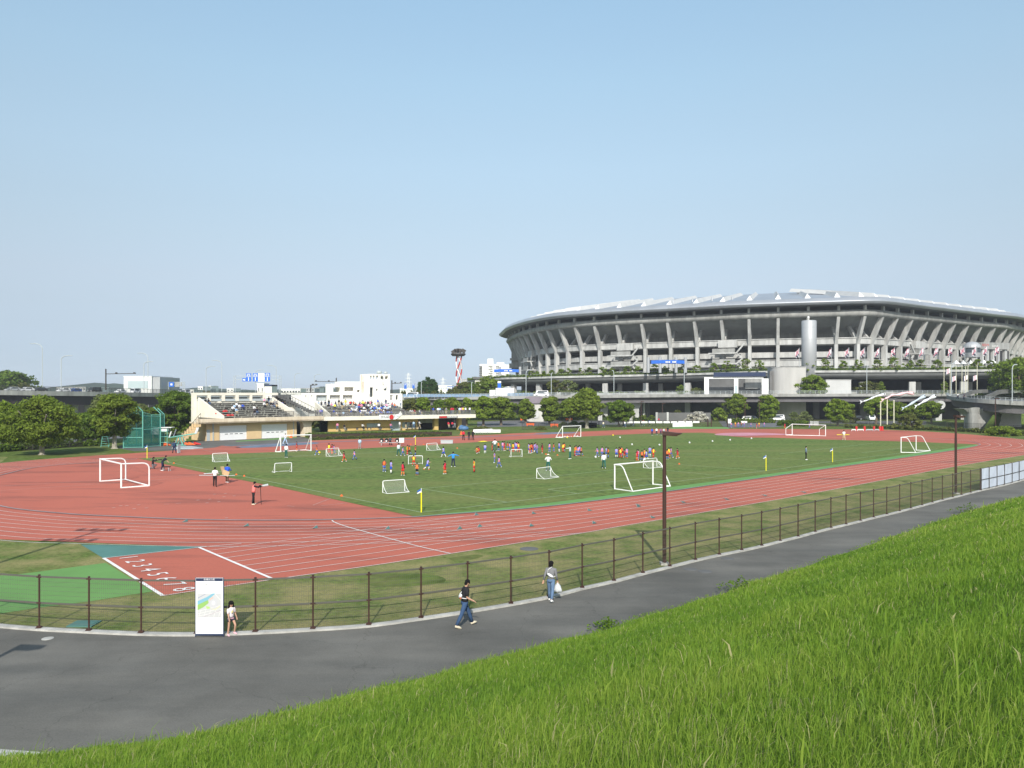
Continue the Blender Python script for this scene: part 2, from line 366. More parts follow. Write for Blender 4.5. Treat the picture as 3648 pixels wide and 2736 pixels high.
# ------------------------------------------------------------------ ground, track, pitch, path
def W(pts, z=0.0): return [G(x, y) for x, y in pts]
mb = MB(); mb.add([(-4000, -400, 0), (4000, -400, 0), (4000, 6000, 0), (-4000, 6000, 0)], [(0, 1, 2, 3)])
structure("ground", mb, M["far_lawn"])
FENCE_PX = [(-330, 2196), (-140, 2218), (-20, 2231), (140, 2244), (317, 2253), (503, 2261), (702, 2263), (910, 2257), (1115, 2246), (1314, 2232), (1500, 2207), (1666, 2182), (1820, 2156), (1956, 2130), (2074, 2099), (2187, 2074), (2290, 2046), (2386, 2022), (2477, 1999), (2562, 1980), (2642, 1964), (2713, 1948), (2779, 1931), (2843, 1915), (2904, 1898.5), (2960, 1884), (3014, 1871), (3065, 1858.5), (3112, 1846.5), (3159, 1835.5), (3205, 1824), (3244.5, 1813.5), (3284.6, 1803), (3321, 1793), (3357, 1783), (3394, 1774), (3425, 1766), (3457.5, 1757.5), (3492, 1749), (3520, 1742.5), (3548, 1736), (3575, 1729.5), (3602, 1722.5), (3627, 1715.5), (3650, 1709), (3676, 1702), (3700, 1696)]
FENCE = W(FENCE_PX)
# track outlines
CURB_NEAR = W([(0, 1804), (218, 1830.5), (443, 1843), (700, 1853), (950, 1855.7), (1187, 1853), (1459, 1844.5), (1600, 1834), (1939, 1807), (2350, 1756), (2539, 1729), (2950, 1670), (3169, 1639), (3407, 1603.5), (3486, 1587)])
CURB_TIP = W([(3482, 1580), (3440, 1572), (3350, 1565), (3271, 1559)])
CURB_LEFT = W([(490, 1636), (316, 1650), (221.5, 1656.5), (111, 1669), (0, 1694.5)]) + [V(-50.5, 71.5, 0), V(-45.8, 64.2, 0)]
OUT_LEFT = W([(500, 1613), (226, 1631), (0, 1650.5)]) + [V(-61.5, 80, 0), V(-57.5, 68, 0), V(-49.5, 56.5, 0), V(-39, 47.8, 0)] + W([(0, 1925.5), (285, 1938), (700, 1948), (1085, 1944.5), (1500, 1931), (1830, 1917), (2076, 1900)])
OUT_NEAR = W([(580, 2124.4), (694, 2107), (975, 2066), (1300, 2020), (1500, 1990), (2076, 1900), (2200, 1878), (2560, 1817), (2950, 1748), (3407, 1662), (3648, 1622)]) + [V(80, 111.5, 0), V(90.5, 124.5, 0)] + W([(3648, 1566), (3406, 1544), (3169, 1532), (2898, 1529)])
OUT_FAR = W([(2898, 1529), (2620, 1528), (2325, 1528.5), (2076, 1537.5), (1850, 1543), (1750, 1549), (1400, 1561), (1107, 1569.6), (800, 1592), (500, 1613)])
outer = cr(OUT_FAR, 4)[:-1] + cr(OUT_LEFT[:-6], 6)[:-1] + W([(700, 1948), (738, 1948.6), (369, 1990)]) + cr(OUT_NEAR, 5)[:-1]
sheet("running_track", outer, 0.010, M["track"])
FIELD_NEAR_L, FIELD_NEAR_R = G(1475, 1841), G(3481, 1583.5)
fedge = [(1475, 1841), (1600, 1827.5), (1939, 1794), (2350, 1741), (2650, 1701), (2950, 1660), (3250, 1617), (3481, 1583.5)]
field = cr(W(fedge), 3) + W([(3250, 1574), (2950, 1566.5), (2750, 1559.5), (2660, 1559), (2605, 1555), (2554, 1545.5), (2503, 1541), (2300, 1545), (1850, 1566), (1530, 1586), (1250, 1600), (650, 1624), (494, 1634), (700, 1678.5), (1000, 1738.5)])
sheet("pitch_turf", field, 0.026, M["pitch_grass"])
gs = cr(W(fedge), 3) + cr(CURB_NEAR[6:], 3)[::-1]
sheet("infield_rubber_strip", gs, 0.018, M["track_green"])
sheet("start_zone_rubber", W([(288, 1941), (738, 1948.6), (369, 1990)]), 0.016, M["track_teal"])
sheet("runoff_rubber", W([(376, 2006), (545, 2108), (495, 2115), (315, 2144), (141, 2165), (0, 2187), (-250, 2225), (-250, 2075), (0, 2051), (72, 2046)]), 0.012, M["track_green"])
pinkp = W([(2545, 1549), (2585, 1543), (2700, 1542), (2810, 1547), (2815, 1549), (2700, 1552), (2610, 1553)])
sheet("worn_pink_rubber", cr(pinkp, 4, True), 0.032, M["track_pink"])
sheet("jump_runway_patch", cr(W([(840, 1592), (960, 1583), (1110, 1577), (1130, 1581), (1000, 1590), (880, 1596)]), 3, True), 0.020, M["track_blue"])
sheet("water_jump_cover", cr(W([(1900, 1546), (1960, 1541), (2040, 1540), (2060, 1543), (1980, 1546)]), 3, True), 0.020, M["track_blue"])
mb = MB(); ribbon(mb, cr(W([(800, 1588), (1100, 1576.5), (1400, 1567.5), (1650, 1559), (1850, 1551), (1960, 1548)]), 4), 1.0, 0.022); structure("infield_path", mb, M["track_blue"])
# lines
lines = MB()
curb_all = cr(CURB_LEFT + CURB_NEAR + CURB_TIP, 6)
cl = MB(); ribbon(cl, curb_all, 0.17, 0.055); ribbon(cl, curb_all, 0.07, 0.075); structure("track_kerb", cl, M["curb_metal"])
bl = resample(cr(CURB_LEFT + CURB_NEAR[:8], 8), 160); ol = resample(cr(OUT_LEFT[1:], 8), 160)
for k in range(1, 8):
    t = k / 8; ribbon(lines, [a.lerp(b, t) for a, b in zip(bl, ol)], 0.055, 0.030)
ribbon(lines, ol, 0.06, 0.030)
start_in, start_out = G(709, 1952), G(975, 2066)
bs = resample(cr([start_in] + W([(1250, 1880)]) + CURB_NEAR[7:] + CURB_TIP[:3], 8), 120)
on = OUT_NEAR[2:]; os_ = resample(cr(on, 8), 150)
def near_pt(p, poly):
    best = None
    for a, b in zip(poly[:-1], poly[1:]):
        d = b - a; t = max(0, min(1, (p - a).dot(d) / d.length_squared)); q = a + d * t; e = (q - p).length
        if best is None or e < best[0]: best = (e, q)
    return best[1]
osm = [near_pt(p, os_) for p in bs]; osm[0] = start_out
for i in range(1, 6): osm[i] = start_out.lerp(osm[6], i / 6)
for k in range(1, 8):
    t = k / 8; L = [a.lerp(b, t) for a, b in zip(bs, osm)]; ribbon(lines, L, 0.055, 0.033)
ribbon(lines, cr(OUT_NEAR, 6), 0.06, 0.033)
ribbon(lines, [G(369, 1990), G(738, 1948.6), G(860, 1938)], 0.07, 0.033)
cur = cr(W([(1183, 1855), (1192, 1862), (1230, 1876), (1290, 1893), (1480, 1945), (1607, 1974)]), 5); ribbon(lines, cur, 0.09, 0.034)
structure("lane_lines", lines, M["line_white"])
bold = MB(); ribbon(bold, [G(369, 1990), G(580, 2124.4)], 0.16, 0.036); ribbon(bold, [start_in, start_out], 0.15, 0.036)
structure("start_lines", bold, M["line_bold"])
mk = MB()
def marker(px, py, flip=1):
    p = G(px, py); d = (G(px + 60, py - 8 * flip) - p).normalized(); n = Vector((-d.y, d.x, 0))
    mk.add([p + V(0, 0, 0.038), p + d * 0.40 + V(0, 0, 0.038), p + n * 0.95 + d * 0.85 + V(0, 0, 0.038)], [(0, 1, 2)], 1)
    ribbon(mk, [p, p + n * 0.95 + d * 0.85], 0.04, 0.040, 0)
for x, y in [(648, 1862), (865, 1878), (1112, 1885), (1370, 1888), (1628, 1888), (1885, 1878), (2110, 1868), (1690, 1838), (1895, 1833), (2095, 1822), (2270, 1808), (1700, 1880), (2320, 1848), (2270, 1804), (2432, 1793), (2588, 1782), (2725, 1769), (2865, 1757)]: marker(x, y)
structure("relay_marks", mk, [M["line_worn"], M["track_teal"]])
# pitch markings
pl = MB()
def fl(*pts, w=0.11, z=0.034): ribbon(pl, cr(W(pts), 4) if len(pts) > 2 else W(pts), w, z)
fl((1501, 1826.5), (1700, 1804), (2350, 1723), (2729, 1678), (3000, 1640), (3340, 1600))
fl((1501, 1826.5), (1217, 1769), (842, 1693), (524, 1634)); fl((524, 1634), (900, 1617), (1480, 1588.5), (2000, 1560), (2420, 1548))
fl((1501, 1742), (1910, 1704), (2105, 1683), (2260, 1665)); fl((1501, 1742), (1805, 1790)); fl((1952, 1744.5), (2062, 1760)); fl((1952, 1744.5), (2290, 1707), (2400, 1718))
fl((2260, 1665), (2580, 1697)); fl((1600, 1596.5), (1970, 1623), (2262, 1642)); fl((2340, 1650), (2725, 1678)); fl((2430, 1616), (2730, 1632), (2950, 1644))
fl((2780, 1617), (3110, 1580)); fl((3070, 1614), (3230, 1594)); fl((730, 1628), (836, 1640)); fl((836, 1640), (1130, 1622)); fl((836, 1640), (1100, 1622), (1475, 1607))
fl((1040, 1682), (1330, 1664)); fl((1210, 1621), (1450, 1608)); fl((910, 1615), (1000, 1622))
structure("pitch_lines", pl, M["line_faint"])
wl = MB()
for a, b in [((0, 1733), (350, 1712)), ((0, 1749), (420, 1721)), ((535, 1714), (740, 1690)), ((535, 1703), (700, 1692)), ((0, 1700), (10, 1698)), ((300, 1650), (480, 1637)), ((1115, 1801), (1177, 1777)), ((1145, 1803), (1238, 1793)), ((584, 1798), (603, 1797)), ((625, 1796), (645, 1793)), ((1023, 1803), (1048, 1806)), ((884, 1757), (934, 1753)), ((720, 1604), (790, 1614))]:
    ribbon(wl, W([a, b]), 0.09, 0.030)
rnd = random.Random(4)
for x, y in [(430, 1803), (452, 1803), (478, 1814), (522, 1811), (494, 1800), (765, 1762), (798, 1771), (747, 1780), (705, 1783), (738, 1793), (803, 1759), (835, 1768), (780, 1789), (807, 1847), (405, 1810), (968, 1733)]:
    p = G(x, y); wl.prism([(p.x + 0.14 * math.cos(q), p.y + 0.14 * math.sin(q)) for q in (0, 1.2, 2.4, 3.6, 4.8)], 0.028, 0.034)
structure("worn_markings", wl, M["line_worn"])
# lane numbers
nm = MB(); dS = (G(738, 1948.6) - G(369, 1990)).normalized(); rt = (G(580, 2124.4) - G(369, 1990)); LW = rt.length / 8; rt.normalize()
for i in range(8):
    me = text_mesh(str(i + 1), 1.25); c = G(369, 1990) + rt * LW * (i + 0.5) + dS * 0.95
    m = frame_mtx(c + V(0, 0, 0.038), rt, dS) @ Matrix.Diagonal((0.95, 0.98, 1, 1)); add_mesh(nm, me, m)
structure("lane_numbers", nm, M["line_bold"])
# mown verge between track and fence; asphalt path; kerb under the fence
verge = cr(OUT_NEAR, 5)[:60]; 
fpoly = cr(FENCE, 3)
vz = MB(); ext = [V(120, 140, 0), V(140, 190, 0)]
va = outer_l = cr(OUT_LEFT[:-6], 6)[::-1]
sheet("verge_turf", [V(-140, 40, 0), V(-130, 100, 0), V(-66, 100, 0)] + cr(OUT_LEFT[2:-6], 6) + W([(285, 1938), (369, 1990)]) + cr(OUT_NEAR[:12], 5) + [V(110, 125, 0), V(130, 112, 0)] + fpoly[::-1], 0.006, M["mown_grass"])
for k, pl_ in enumerate([[(1290, 2055), (1420, 2043), (1560, 2052), (1580, 2075), (1440, 2090), (1310, 2085)], [(1600, 1990), (1690, 1976), (1720, 1983), (1650, 1999)]]):
    sheet("lush_patch", cr(W(pl_), 4, True), 0.009 + .001 * k, M["far_lawn"])
FOOT_PX = [(-500, 2700), (0, 2707), (627, 2630), (973, 2556), (1319, 2463), (1649, 2381), (2111, 2257), (2573, 2117), (3051, 1959), (3447, 1827), (3648, 1778), (4100, 1690)]
FOOT = cr(W(FOOT_PX), 5)
kerb_in = []; kerb_out = []
def offset2(poly, d):
    o = []
    for i, p in enumerate(poly):
        t = (poly[min(i + 1, len(poly) - 1)] - poly[max(i - 1, 0)]); t.z = 0; t.normalize(); o.append(p + Vector((-t.y, t.x, 0)) * d)
    return o
ka, kb = offset2(fpoly, -0.16), offset2(fpoly, 0.09)
sheet("path", [V(-40, 10, 0)] + [p for p in FOOT] + [V(125, 92, 0)] + ka[::-1], 0.010, M["asphalt"])
kb_m = MB(); kb_m.loft([[V(a.x, a.y, 0.005), V(a.x, a.y, 0.075), V(b.x, b.y, 0.085), V(b.x, b.y, 0.005)] for a, b in zip(ka, kb)], 0, closed=False)
structure("kerb", kb_m, M["kerb_concrete"])
dr = MB(); ribbon(dr, W([(-40, 2688), (120, 2700), (230, 2712), (420, 2722)]), 0.45, 0.03); structure("drain_strip", dr, M["kerb_concrete"])
for (px, py, r, mname, lab) in [(2460, 2029, 0.33, "concrete_dark", "round iron manhole cover set in the path by the fence"), (2512, 2037, 0.33, "concrete_dark", "round iron manhole cover nearer the grass on the path"), (2592, 1991, 0.33, "concrete_dark", "round iron manhole cover farther along the path"), (1885, 1956, 0.5, "concrete_dark", "round dark inspection cover in the mown verge")]:
    p = G(px, py); m = MB(); m.prism([(p.x + r * math.cos(a * math.pi / 10), p.y + r * math.sin(a * math.pi / 10)) for a in range(20)], 0.011, 0.022)
    m.prism([(p.x + r * 0.8 * math.cos(a * math.pi / 10), p.y + r * 0.8 * math.sin(a * math.pi / 10)) for a in range(20)], 0.022, 0.026)
    m.solo("manhole_cover", M[mname], lab, "manhole cover")
p = G(170, 2276); m = MB(); m.prism([(p.x + 0.19 * math.cos(a * math.pi / 8), p.y + 0.19 * math.sin(a * math.pi / 8)) for a in range(16)], 0.011, 0.02); m.prism([(p.x + 0.13 * math.cos(a * math.pi / 8), p.y + 0.13 * math.sin(a * math.pi / 8)) for a in range(16)], 0.02, 0.023)
m.solo("manhole_cover", M["kerb_concrete"], "white painted cover in the path, lower left by the fence", "manhole cover")
p = G(300, 2225); m = MB(); m.box((p.x - 0.45, p.y - 0.35, 0.0), (p.x + 0.45, p.y + 0.35, 0.05)); m.box((p.x - 0.38, p.y - 0.28, 0.05), (p.x + 0.38, p.y + 0.28, 0.06))
m.solo("inspection_hatch", M["track_teal"], "green square hatch in the grass behind the fence", "hatch")
# grey surfaces beyond the track
sheet("service_road", W([(-30, 1602), (100, 1594), (250, 1577), (350, 1566), (470, 1560), (470, 1552), (350, 1555), (230, 1567), (90, 1583), (-30, 1590)]), 0.012, M["asphalt_far"])
sheet("apron", W([(478, 1608), (640, 1604), (800, 1592), (1100, 1574), (1110, 1566), (1060, 1552), (780, 1568), (690, 1572), (560, 1578), (430, 1588), (418, 1596)]), 0.014, M["asphalt"])
sheet("apron_rubber", W([(840, 1574), (980, 1567), (1060, 1559.5), (1055, 1557.5), (960, 1563), (840, 1571)]), 0.019, M["track_green"])
sheet("apron_red_rubber", W([(790, 1588), (860, 1594), (840, 1597), (740, 1602)]), 0.020, M["track"])
sheet("parking_lot", W([(1700, 1523), (1850, 1519), (2100, 1514), (2260, 1512), (2260, 1498), (1850, 1497), (1700, 1502)]), 0.012, M["asphalt_far"])
sheet("gate_rubber", W([(2375, 1528), (2600, 1528), (2590, 1521.5), (2400, 1521), (2395, 1524)]), 0.020, M["track_green"])
sheet("entrance_road", W([(2580, 1524), (2760, 1522), (2900, 1508), (3300, 1513), (3300, 1500), (2560, 1500)]), 0.012, M["asphalt_far"])
# ------------------------------------------------------------------ grass embankment the camera stands on
DA, DU = Vector((0.749, 0.662, 0)).normalized(), Vector((0.662, -0.749, 0)).normalized()
fa = np.array([p.dot(DA) for p in FOOT]); fb = np.array([p.dot(DU) for p in FOOT])
SLOPE = 0.366
def foot_b(a): return np.interp(a, fa, fb)
CREST = 6.70
def bank_z2(a, b): return CREST * np.clip(1 - np.minimum(b, 0.4) / foot_b(a), 0, None)
ag = np.linspace(fa[0], fa[-1], 150); sg = np.concatenate([[-0.01], np.linspace(0, 1.02, 44), [1.2, 2, 4]])
bank = MB(); rows = []
prn = np.random.RandomState(2)
for a in ag:
    b0 = float(foot_b(a)); row = []
    for s in sg:
        b = b0 - b0 * s; p = DA * a + DU * b; z = float(bank_z2(a, b)) + (0.0 if s <= 0 or s > 1.02 else 0.05 * math.sin(a * 1.3 + b) * math.sin(b * 0.9 + a * 0.4))
        row.append((p.x, p.y, max(z, 0.0) + 0.008))
    rows.append(row)
bank.loft(rows, 0, closed=False)
bo = structure("embankment", bank, M["bank_soil"], True)

def grass_blades():
    rs = np.random.RandomState(11)
    N = 6000000
    a = rs.uniform(-22, 92, N); s = rs.uniform(-0.35, 22.5, N)
    b = foot_b(a) + s
    X = DA.x * a + DU.x * b; Y = DA.y * a + DU.y * b
    Z = bank_z2(a, b) + 0.05 * np.sin(a * 1.3 + b) * np.sin(b * 0.9 + a * 0.4)
    dist = np.sqrt(X * X + Y * Y + (H - Z) ** 2)
    vis = (b < 0.2) & (Y > 1.0) & (np.abs(X) < Y * 0.80 + 1.5) & ((Z - H) > -0.62 * Y - 0.9)
    dens = np.clip(7500.0 / dist, 130, 1700)                  # blades per square metre
    full = N / (114.0 * 22.85)
    keep = vis & (rs.rand(N) < dens / full) & ((s > 0.12) | (rs.rand(N) < 0.5))
    X, Y, Z, dist, s, a = X[keep], Y[keep], Z[keep], dist[keep], s[keep], a[keep]; n = len(X)
    clump = (np.sin(X * 1.7 + 1.3 * np.sin(Y * 1.1)) * np.sin(Y * 1.9 + 1.7 * np.sin(X * 0.8)) + 0.7 * np.sin(X * 0.55 + Y * 0.35) * np.sin(Y * 0.6 - X * 0.2)) * 0.5
    big = np.sin(X * 0.31 + 2 * np.sin(Y * 0.17)) * np.sin(Y * 0.27 - X * 0.12)
    h = rs.gamma(5, 0.0175, n) * (1 + 0.5 * clump + 0.3 * big) + 0.05
    tall = rs.rand(n) < 0.03; h[tall] *= 2.0
    h *= np.clip(0.45 + s * 0.6, 0.45, 1.0)
    w = np.maximum(0.0046 * rs.uniform(0.5, 1.5, n), 0.00078 * dist * rs.uniform(0.6, 1.4, n))
    broad = (rs.rand(n) < 0.012) & (dist < 14); w[broad] *= 2.6; h[broad] *= 1.35
    az = rs.uniform(0, 2 * np.pi, n); la = rs.uniform(0, 2 * np.pi, n); lean = np.abs(rs.normal(0.52, 0.34, n)) * h
    wx, wy = np.cos(az) * w / 2, np.sin(az) * w / 2; lx, ly = np.cos(la) * lean, np.sin(la) * lean
    lx += 0.12 * h
    P = np.zeros((n, 5, 3))
    P[:, 0] = np.stack([X - wx, Y - wy, Z - 0.02], 1); P[:, 1] = np.stack([X + wx, Y + wy, Z - 0.02], 1)
    P[:, 2] = np.stack([X + lx * 0.35 + wx * 0.8, Y + ly * 0.35 + wy * 0.8, Z + h * 0.6], 1); P[:, 3] = np.stack([X + lx * 0.35 - wx * 0.8, Y + ly * 0.35 - wy * 0.8, Z + h * 0.6], 1)
    P[:, 4] = np.stack([X + lx, Y + ly, Z + np.maximum(h - lean * 0.3, h * 0.55)], 1)
    me = bpy.data.meshes.new("grass"); me.vertices.add(n * 5); me.vertices.foreach_set("co", P.ravel())
    base = np.arange(n)[:, None] * 5
    loops = (base + np.array([0, 1, 2, 3, 3, 2, 4])).ravel()
    me.loops.add(len(loops)); me.loops.foreach_set("vertex_index", loops.astype(np.int32))
    st = (np.arange(n)[:, None] * 7 + np.array([0, 4])).ravel(); me.polygons.add(n * 2); me.polygons.foreach_set("loop_start", st.astype(np.int32))
    at = me.attributes.new("tone", 'FLOAT', 'POINT')
    tone = np.clip(0.5 + 0.24 * clump + 0.22 * big + rs.normal(0, 0.2, n), 0, 1); dry = rs.rand(n) < 0.03 + 0.04 * (big > 0.5); tone[dry] = 1.35
    at.data.foreach_set("value", np.repeat(tone, 5).astype(np.float32))
    me.update(); me.validate()
    m = bpy.data.materials.new("grass_blade"); m.use_nodes = True; nn = m.node_tree; L = nn.links.new; bs = nn.nodes["Principled BSDF"]
    bs.inputs["Roughness"].default_value = 0.55; bs.inputs["Specular IOR Level"].default_value = 0.25
    an = nn.nodes.new("ShaderNodeAttribute"); an.attribute_name = "tone"; mr = nn.nodes.new("ShaderNodeMapRange"); mr.inputs[2].default_value = 1.4; L(an.outputs["Fac"], mr.inputs[0])
    rp = nn.nodes.new("ShaderNodeValToRGB"); e = rp.color_ramp.elements; e[0].position = 0; e[0].color = (0.120, 0.235, 0.026, 1); e[1].position = 1; e[1].color = (0.52, 0.47, 0.24, 1)
    for p_, c_ in [(0.36, (0.212, 0.345, 0.036, 1)), (0.72, (0.330, 0.430, 0.066, 1))]:
        q = e.new(p_); q.color = c_
    L(mr.outputs[0], rp.inputs[0]); L(rp.outputs[0], bs.inputs["Base Color"])
    t = nn.nodes.new("ShaderNodeBsdfTranslucent"); L(rp.outputs[0], t.inputs[0]); mx = nn.nodes.new("ShaderNodeMixShader"); mx.inputs[0].default_value = 0.52
    L(bs.outputs[0], mx.inputs[1]); L(t.outputs[0], mx.inputs[2]); L(mx.outputs[0], nn.nodes["Material Output"].inputs[0])
    me.materials.append(m)
    o = bpy.data.objects.new("grass", me); SC.collection.objects.link(o)
    tag(o, "tall bright green grass covering the foreground slope", "grass", kind="stuff")
    print("blades", n)
grass_blades()
leafmat("weed_leaf", (0.11, 0.20, 0.016), (0.17, 0.26, 0.03))
# leafy weeds at the foot of the slope
for (px, py, r, hh, lab) in [(2590, 2105, 0.8, 0.55, "leafy dark green weed clump at the slope foot, far right"), (2125, 2235, 0.6, 0.45, "leafy weed clump at the slope foot beside the path middle"), (3400, 1828, 1.1, 0.75, "tall weed clump where the slope meets the path, far end")]:
    c = G(px, py) + DU * (r * .9); c.z = float(bank_z2(c.dot(DA), c.dot(DU))); rr = random.Random(px); m = MB()
    for i in range(260):
        q = rr.random() * r * 1.3; an = rr.uniform(0, 6.28); z = rr.random() ** 1.5 * hh * max(.15, 1 - q / r / 1.3) + 0.03; o = Vector((c.x + q * math.cos(an), c.y + q * math.sin(an), c.z + z))
        u = Vector((rr.uniform(-1, 1), rr.uniform(-1, 1), rr.uniform(-0.3, 0.6))).normalized() * rr.uniform(0.04, 0.09); v = u.cross(Vector((rr.uniform(-1, 1), rr.uniform(-1, 1), 1))).normalized() * 0.035
        m.quad(o - u, o + v, o + u, o - v)
    m.solo("weed_clump", M["weed_leaf"], lab, "weed", "weeds along the slope foot")
# ------------------------------------------------------------------ near fence with posts, rails and wire panels
FH = 1.9
def near_fence():
    fr = thing("mesh_fence", "brown steel mesh fence curving along the path edge", "fence", FENCE[6])
    for i, p in enumerate(FENCE):
        m = MB(); m.tube([p + V(0, 0, 0.0), p + V(0, 0, FH)], 0.032, 8); m.tube([p + V(0, 0, FH - 0.02), p + V(0, 0, FH + 0.05)], 0.042, 8)
        t = (FENCE[min(i + 1, len(FENCE) - 1)] - FENCE[max(i - 1, 0)]).normalized()
        for z in (FH - 0.04, FH * 0.5, 0.12): m.beam(p - t * 0.09 + V(0, 0, z), p + t * 0.09 + V(0, 0, z), 0.07, 0.05)
        m.box((p.x - 0.09, p.y - 0.09, 0.07), (p.x + 0.09, p.y + 0.09, 0.1))
        m.build("post", M["brown_metal"], fr)
    for a, b in zip(FENCE[:-1], FENCE[1:]):
        m = MB(); L = (b - a).length; n = max(2, int(L / 0.075)); d = (b - a) / L
        for k in range(1, n):
            q = a + d * L * k / n; m.add([q - d * 0.0035 + V(0, 0, 0.1), q + d * 0.0035 + V(0, 0, 0.1), q + d * 0.0035 + V(0, 0, FH), q - d * 0.0035 + V(0, 0, FH)], [(0, 1, 2, 3)])
            m.add([q + V(0.003, -0.003, 0.1), q + V(-0.003, 0.003, 0.1), q + V(-0.003, 0.003, FH), q + V(0.003, -0.003, FH)], [(0, 1, 2, 3)])
        for k in range(12):
            z = 0.12 + (FH - 0.16) * k / 11; m.beam(a + V(0, 0, z), b + V(0, 0, z), 0.006, 0.006)
        for z in (FH - 0.03, FH * 0.5): m.beam(a + V(0, 0, z), b + V(0, 0, z), 0.05, 0.055)
        m.build("mesh_panel", M["wire"], fr)
near_fence()
# pale tarpaulin on the far right run of the fence
i0 = FENCE_PX.index((3492, 1749)); tp = MB(); n0 = len(FENCE)
for i in range(i0, n0 - 1):
    a, b = FENCE[i], FENCE[i + 1]; off = (b - a).normalized(); off = Vector((off.y, -off.x, 0)) * 0.05
    for k in range(4):
        p, q = a.lerp(b, k / 4) + off, a.lerp(b, (k + 1) / 4) + off
        w1 = 0.025 * math.sin(k * 2.2 + i); w2 = 0.025 * math.sin((k + 1) * 2.2 + i)
        zt = FH - 0.02
        tp.loft([[p + V(0, -w1 * 0.3, 0.16), p + V(0, w1, 1.0), p + V(0, -w1 * 0.5, zt)], [q + V(0, -w2 * 0.3, 0.16), q + V(0, w2, 1.0), q + V(0, -w2 * 0.5, zt)]], 0, closed=False)
        tp.loft([[p + V(0.015, -w1 * 0.3 + .02, 0.16), p + V(0.015, w1 + .02, 1.0), p + V(0.015, -w1 * 0.5 + .02, zt)], [q + V(0.015, -w2 * 0.3 + .02, 0.16), q + V(0.015, w2 + .02, 1.0), q + V(0.015, -w2 * 0.5 + .02, zt)]], 0, closed=False)
defm("tarp", (0.50, 0.55, 0.64), 0.6, 0.06, 0.8)
tp.solo("tarpaulin", M["tarp"], "pale blue white tarpaulin tied to the fence at far right", "tarpaulin")
tf = MB()
for i in range(i0, n0 - 1):
    a, b = FENCE[i], FENCE[i + 1]; off = (b - a).normalized(); off = Vector((off.y, -off.x, 0)) * 0.09
    tf.beam(a + off + V(0, 0, FH * 0.5), b + off + V(0, 0, FH * 0.5), 0.03, 0.045); tf.beam(a + off + V(0, 0, 0.1), a + off + V(0, 0, FH), 0.045, 0.045)
tf.solo("tarpaulin_batten", M["fence_dark"], "dark battens holding the pale tarpaulin flat on the fence", "batten")
